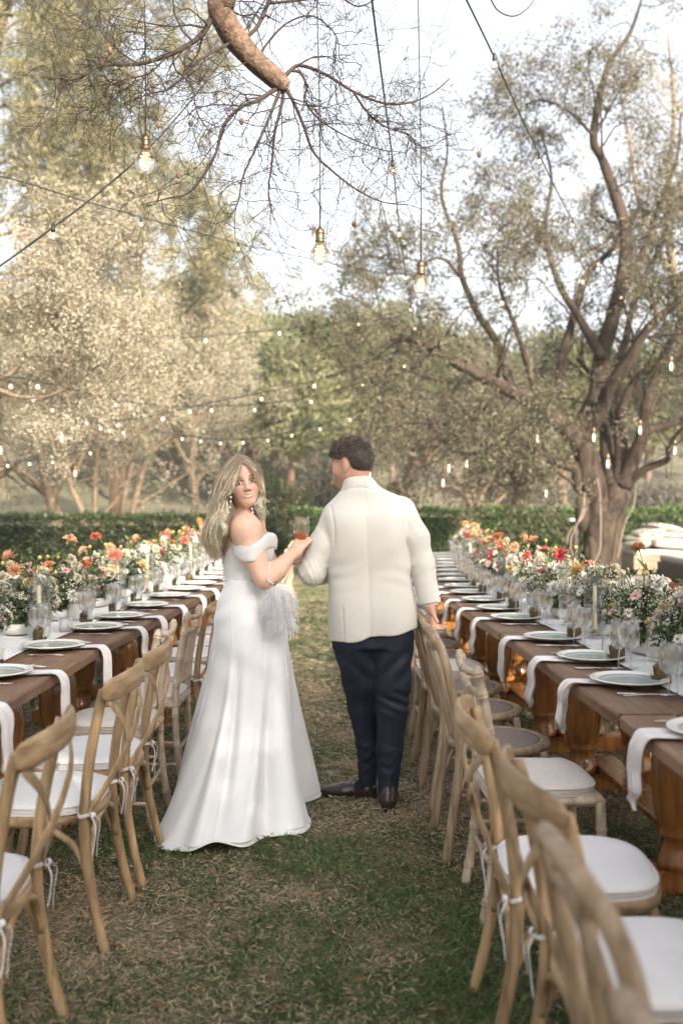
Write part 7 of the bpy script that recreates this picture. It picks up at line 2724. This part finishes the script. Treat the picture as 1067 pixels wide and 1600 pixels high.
# ------------------------------------------------------------------ the pine whose branch hangs into the view
def near_pine():
    rng = np.random.default_rng(95)
    o = np.array([-4.3, 3.2, 0])
    t = thing('pine_tree', 'pine tree outside the left edge whose bare twiggy branch hangs over the aisle', 'tree', o)
    limbs = []
    trunkP = np.array([[-4.3, 3.2, -.05], [-4.25, 3.25, 2], [-4.1, 3.35, 4], [-3.9, 3.4, 6], [-3.7, 3.3, 8.2]])
    trunk = [(trunkP, np.array([.26, .22, .19, .16, .10]))]
    tip = pl([(335, -45, 4.55), (345, 20, 4.6), (370, 65, 4.65), (400, 100, 4.7), (430, 125, 4.75), (447, 140, 4.78)])
    main = np.vstack([[[-4.0, 3.4, 5.0], [-3.0, 3.7, 5.5], [-1.9, 4.1, 5.35], [-1.05, 4.4, 4.75]], tip])
    limbs.append((main, np.array([.13, .11, .095, .075, .064, .060, .056, .052, .048, .036])))
    def L(pts, r0, r1):
        limbs.append((pl(pts), np.linspace(r0 * .68, r1, len(pts))))
    L([(340, -5, 4.6), (338, 18, 4.6), (319, 56, 4.58), (290, 78, 4.56), (263, 91, 4.55), (218, 104, 4.5), (162, 106, 4.45), (121, 127, 4.42), (92, 125, 4.4), (78, 128, 4.4)], .024, .004)
    L([(442, 128, 4.77), (455, 113, 4.8), (471, 106, 4.82), (511, 121, 4.88), (551, 146, 4.95), (597, 164, 5.0), (638, 164, 5.05), (674, 149, 5.08), (702, 126, 5.1)], .016, .003)
    L([(436, 140, 4.77), (420, 150, 4.72), (400, 162, 4.68), (376, 172, 4.64), (350, 200, 4.6), (335, 250, 4.58), (300, 300, 4.55), (262, 312, 4.53), (220, 322, 4.5)], .018, .002)
    L([(440, 140, 4.78), (432, 160, 4.74), (420, 190, 4.7), (400, 235, 4.68), (380, 280, 4.66), (372, 320, 4.66), (350, 355, 4.66)], .015, .002)
    L([(444, 142, 4.78), (440, 170, 4.78), (430, 210, 4.78), (425, 260, 4.78), (420, 300, 4.8), (428, 345, 4.8)], .014, .002)
    L([(446, 140, 4.78), (460, 165, 4.8), (475, 200, 4.84), (490, 240, 4.86), (520, 270, 4.9), (560, 300, 4.94), (600, 318, 4.97), (640, 322, 5.0)], .014, .002)
    L([(455, 114, 4.8), (470, 118, 4.82), (480, 140, 4.84), (476, 160, 4.86), (500, 190, 4.9), (540, 215, 4.95), (590, 235, 5.0), (625, 240, 5.0)], .011, .002)
    L([(551, 146, 4.95), (575, 180, 4.98), (600, 200, 5.0), (640, 215, 5.03), (650, 240, 5.05)], .009, .002)
    L([(370, 66, 4.65), (345, 80, 4.6), (310, 100, 4.56), (270, 140, 4.52), (235, 150, 4.5), (195, 165, 4.47)], .013, .002)
    L([(300, 72, 4.56), (290, 100, 4.54), (302, 140, 4.54), (310, 180, 4.54), (330, 210, 4.55)], .008, .002)
    L([(400, 100, 4.7), (420, 70, 4.74), (450, 40, 4.8), (490, 30, 4.85), (525, 60, 4.9), (530, 95, 4.9)], .010, .002)
    L([(372, 68, 4.65), (400, 50, 4.7), (420, 10, 4.75), (440, -40, 4.8)], .016, .008)
    L([(420, 10, 4.75), (470, 5, 4.8), (520, -5, 4.86), (560, 15, 4.9), (600, -5, 4.95)], .010, .003)
    L([(218, 104, 4.5), (190, 85, 4.5), (165, 60, 4.48), (152, 30, 4.47), (158, 18, 4.47)], .007, .002)
    L([(263, 91, 4.55), (235, 118, 4.52), (190, 130, 4.5), (150, 150, 4.47)], .007, .002)
    # higher boughs, out of the picture, and one twig end at the top right
    limbs.append((np.array([[-3.8, 3.4, 6.8], [-2.2, 4.0, 6.6], [-.3, 4.8, 6.0], [.6, 5.1, 5.3], [1.0, 5.2, 4.55]]), np.array([.09, .07, .045, .025, .006])))
    limbs.append((np.array([[-3.9, 3.4, 6.2], [-4.8, 2.4, 6.6], [-5.4, 1.2, 6.4]]), np.array([.08, .06, .02])))
    limbs.append((np.array([[-3.7, 3.3, 7.8], [-2.8, 2.4, 7.9], [-1.6, 1.4, 7.4]]), np.array([.07, .05, .02])))
    L([(745, -60, 5.2), (760, -10, 5.2), (775, 20, 5.2), (800, 30, 5.2), (822, 18, 5.2), (838, -5, 5.2)], .008, .002)
    view = limbs[1:16]
    b = limb_mesh(trunk + limbs[:1] + limbs[16:19], 12, .10, 9)
    vb = limb_mesh(view + limbs[19:], 8, .06, 10)
    l2 = children(view, 20, .36, rng, .95, -.12, 7, .40, .10, .34, rmin=.0022, droop=.10)
    l3 = children(l2, 4.6, .21, rng, .9, -.12, 6, .6, .2, .36, rmin=.0014, droop=.1)
    extra = [l for l in l3 if rng.random() < .55]
    l4 = children(extra, 1.6, .13, rng, .9, -.05, 5, .6, .3, .36, rmin=.0013)
    me = b.mesh('trunk', M['bark_p'])
    co = np.empty(len(me.vertices) * 3, dtype=np.float32); me.vertices.foreach_get('co', co)
    me.vertices.foreach_set('co', (co.reshape(-1, 3) - o).astype(np.float32).ravel()); me.update()
    obj('trunk', me, t)
    for k_ in range(len(vb.V)):
        vb.V[k_] = vb.V[k_] - o
    obj('side_branches', vb.mesh('side_branches', M['twig']), t)
    parts = []
    for tw, n in ((l2, 4), (l3, 3), (l4, 3)):
        P, R = batch(tw); parts.append(tubes_batch(P - o, R, n))
    V, F, _ = cat(parts)
    obj('twigs', mesh_np('bare_twigs', V, F, [M['twig']], smooth=True), t)
    # needles in tufts at twig ends, thick at the left and right ends, sparse elsewhere
    P, R = batch(l3); e = P[:, -1]; d = norm(P[:, -1] - P[:, -2])
    P4, _ = batch(l4)
    e = np.concatenate([e, P4[:, -1]]); d = np.concatenate([d, norm(P4[:, -1] - P4[:, -2])])
    px = e[:, 0] / e[:, 1] * FPX + 533.5
    py = 780 - (e[:, 2] - CAM_H) / e[:, 1] * FPX
    # the tree carries living needles mostly on its outer shoots
    ctr = tip[-1]
    far = np.linalg.norm(e - ctr, axis=1)
    keep = rng.random(len(e)) < np.clip((far - .55) * .5, .03, .5)
    e, d = e[keep], d[keep]
    q = 20
    n = len(e) * q
    dd = np.repeat(d, q, 0) * .9 + norm(rng.normal(size=(n, 3))) * .55
    pos = np.repeat(e, q, 0) - np.repeat(d, q, 0) * rng.uniform(0, .06, (n, 1))
    V, F = leaves_np(pos, dd, rng.uniform(.06, .12, n), .0016, rng, .02)
    c = np.array([.085, .095, .045]) * rng.uniform(.6, 1.4, (n, 1))
    parts = [(V - o, F, np.repeat(c, 4, 0))]
    V, F, C = cat(parts)
    obj('needles', mesh_np('needles', V, F, [M['needle']], C), t)
    # a few small cones
    b = MB()
    for k in range(9):
        p = P[rng.integers(len(P)), 3] - o
        b.ell(p, (.012, .012, .016), 8, 6)
    obj('cone', b.mesh('cone', M['bark_p']), t)
    # crown above the picture
    up = limbs[16:19]
    m2 = children(up, 8, 1.0, rng, .9, .1, 5, .5, .2, .3, rmin=.006)
    m3 = children(m2, 3, .45, rng, .9, .1, 4, .5, .3, .3, rmin=.003)
    P, R = batch(m2); a1 = tubes_batch(P - o, R, 4)
    P, R = batch(m3); a2 = tubes_batch(P - o, R, 3)
    V, F, _ = cat([a1, a2])
    ub = obj('upper_branches', mesh_np('upper_branches', V, F, [M['bark_p']], smooth=True), t)
    ub['kind'] = 'stuff'
    V, F, C = foliage_on(m3, 26, rng, .11, .007, .02, PINE, hang=-.1)
    obj('upper_needles', mesh_np('upper_needles', V - o, F, [M['needle']], C), t)


near_pine()


# ------------------------------------------------------------------ trees behind the photographer: they shade the front of the lawn
def shade_tree(x, y, h, r, seed, label, n=15000, zb=1.5):
    rng = np.random.default_rng(seed)
    o = np.array([x, y, 0.0])
    t = thing('olive_tree', label, 'tree', o)
    limbs = [(np.array([[x, y, -.05], [x + .1, y, 1.0], [x, y + .1, 2.0], [x + .1, y, h * .8]]), np.array([.30, .25, .2, .06]))]
    tips = []
    for k in range(26):
        a = k * 2.4 + rng.random() * .5
        z = zb + (h - zb) * ((k + .5) / 26)
        rr = r * math.sqrt(max(.05, 1 - ((z - (zb + h) / 2) / ((h - zb) / 2)) ** 2)) * rng.uniform(.55, .95)
        e = np.array([x + cos(a) * rr, y + sin(a) * rr, z])
        s = np.array([x, y, max(1.2, z - rr * .7)])
        limbs.append((np.array([s, s * .5 + e * .5 + [0, 0, .2], e]), np.array([.08, .05, .015])))
        tips.append(e); tips.append(s * .45 + e * .55)
    b = limb_mesh(limbs, 7, .1, seed)
    tips = np.array(tips)
    li = rng.integers(0, len(tips), n)
    d = norm(rng.normal(size=(n, 3)))
    p = tips[li] + d * (.85 * rng.random(n) ** .6)[:, None] * np.array([1, 1, .8])
    V, F = leaves_np(p, d + rng.normal(0, .7, (n, 3)), .15 * rng.uniform(.6, 1.3, n), .07, rng, .1)
    c = (np.array(OLIVE[0]) + (np.array(OLIVE[1]) - OLIVE[0]) * rng.random((len(tips), 1)))[li] * rng.uniform(.7, 1.3, (n, 1))
    finish_tree(t, b, [], [(V, F, np.repeat(c, 4, 0))], M['bark'], M['leaf'], o)


shade_tree(4.9, -4.3, 6.1, 2.9, 301, 'olive tree standing behind the camera on the right', 24000)
shade_tree(2.0, -5.6, 6.2, 2.9, 302, 'olive tree standing behind the camera', 24000)
shade_tree(7.9, -2.9, 4.9, 2.6, 303, 'olive tree right of the camera beyond the right row', 13000)

# ------------------------------------------------------------------ evening air: thin even haze round the whole scene
def air():
    b = MB()
    b.box((0, 200, 24.5), (520, 560, 51))
    m = bpy.data.materials.new('haze')
    m.use_nodes = True
    t = m.node_tree
    t.nodes.clear()
    v = t.nodes.new('ShaderNodeVolumePrincipled')
    v.inputs['Color'].default_value = (.97, .96, .94, 1)
    v.inputs['Density'].default_value = HAZE
    v.inputs['Anisotropy'].default_value = .2
    o = t.nodes.new('ShaderNodeOutputMaterial')
    t.links.new(v.outputs[0], o.inputs['Volume'])
    tag(obj('haze', b.mesh('haze', m, smooth=False)), kind='stuff')


HAZE = .0012
air()

STUFF = ('foliage', 'needles', 'upper_needles', 'twigs', 'branches', 'side_branches', 'feathers', 'hair_strands', 'button_row', 'cone', 'stems')
for o_ in bpy.data.objects:
    if o_.parent is not None and o_.name.split('.')[0] in STUFF:
        o_['kind'] = 'stuff'
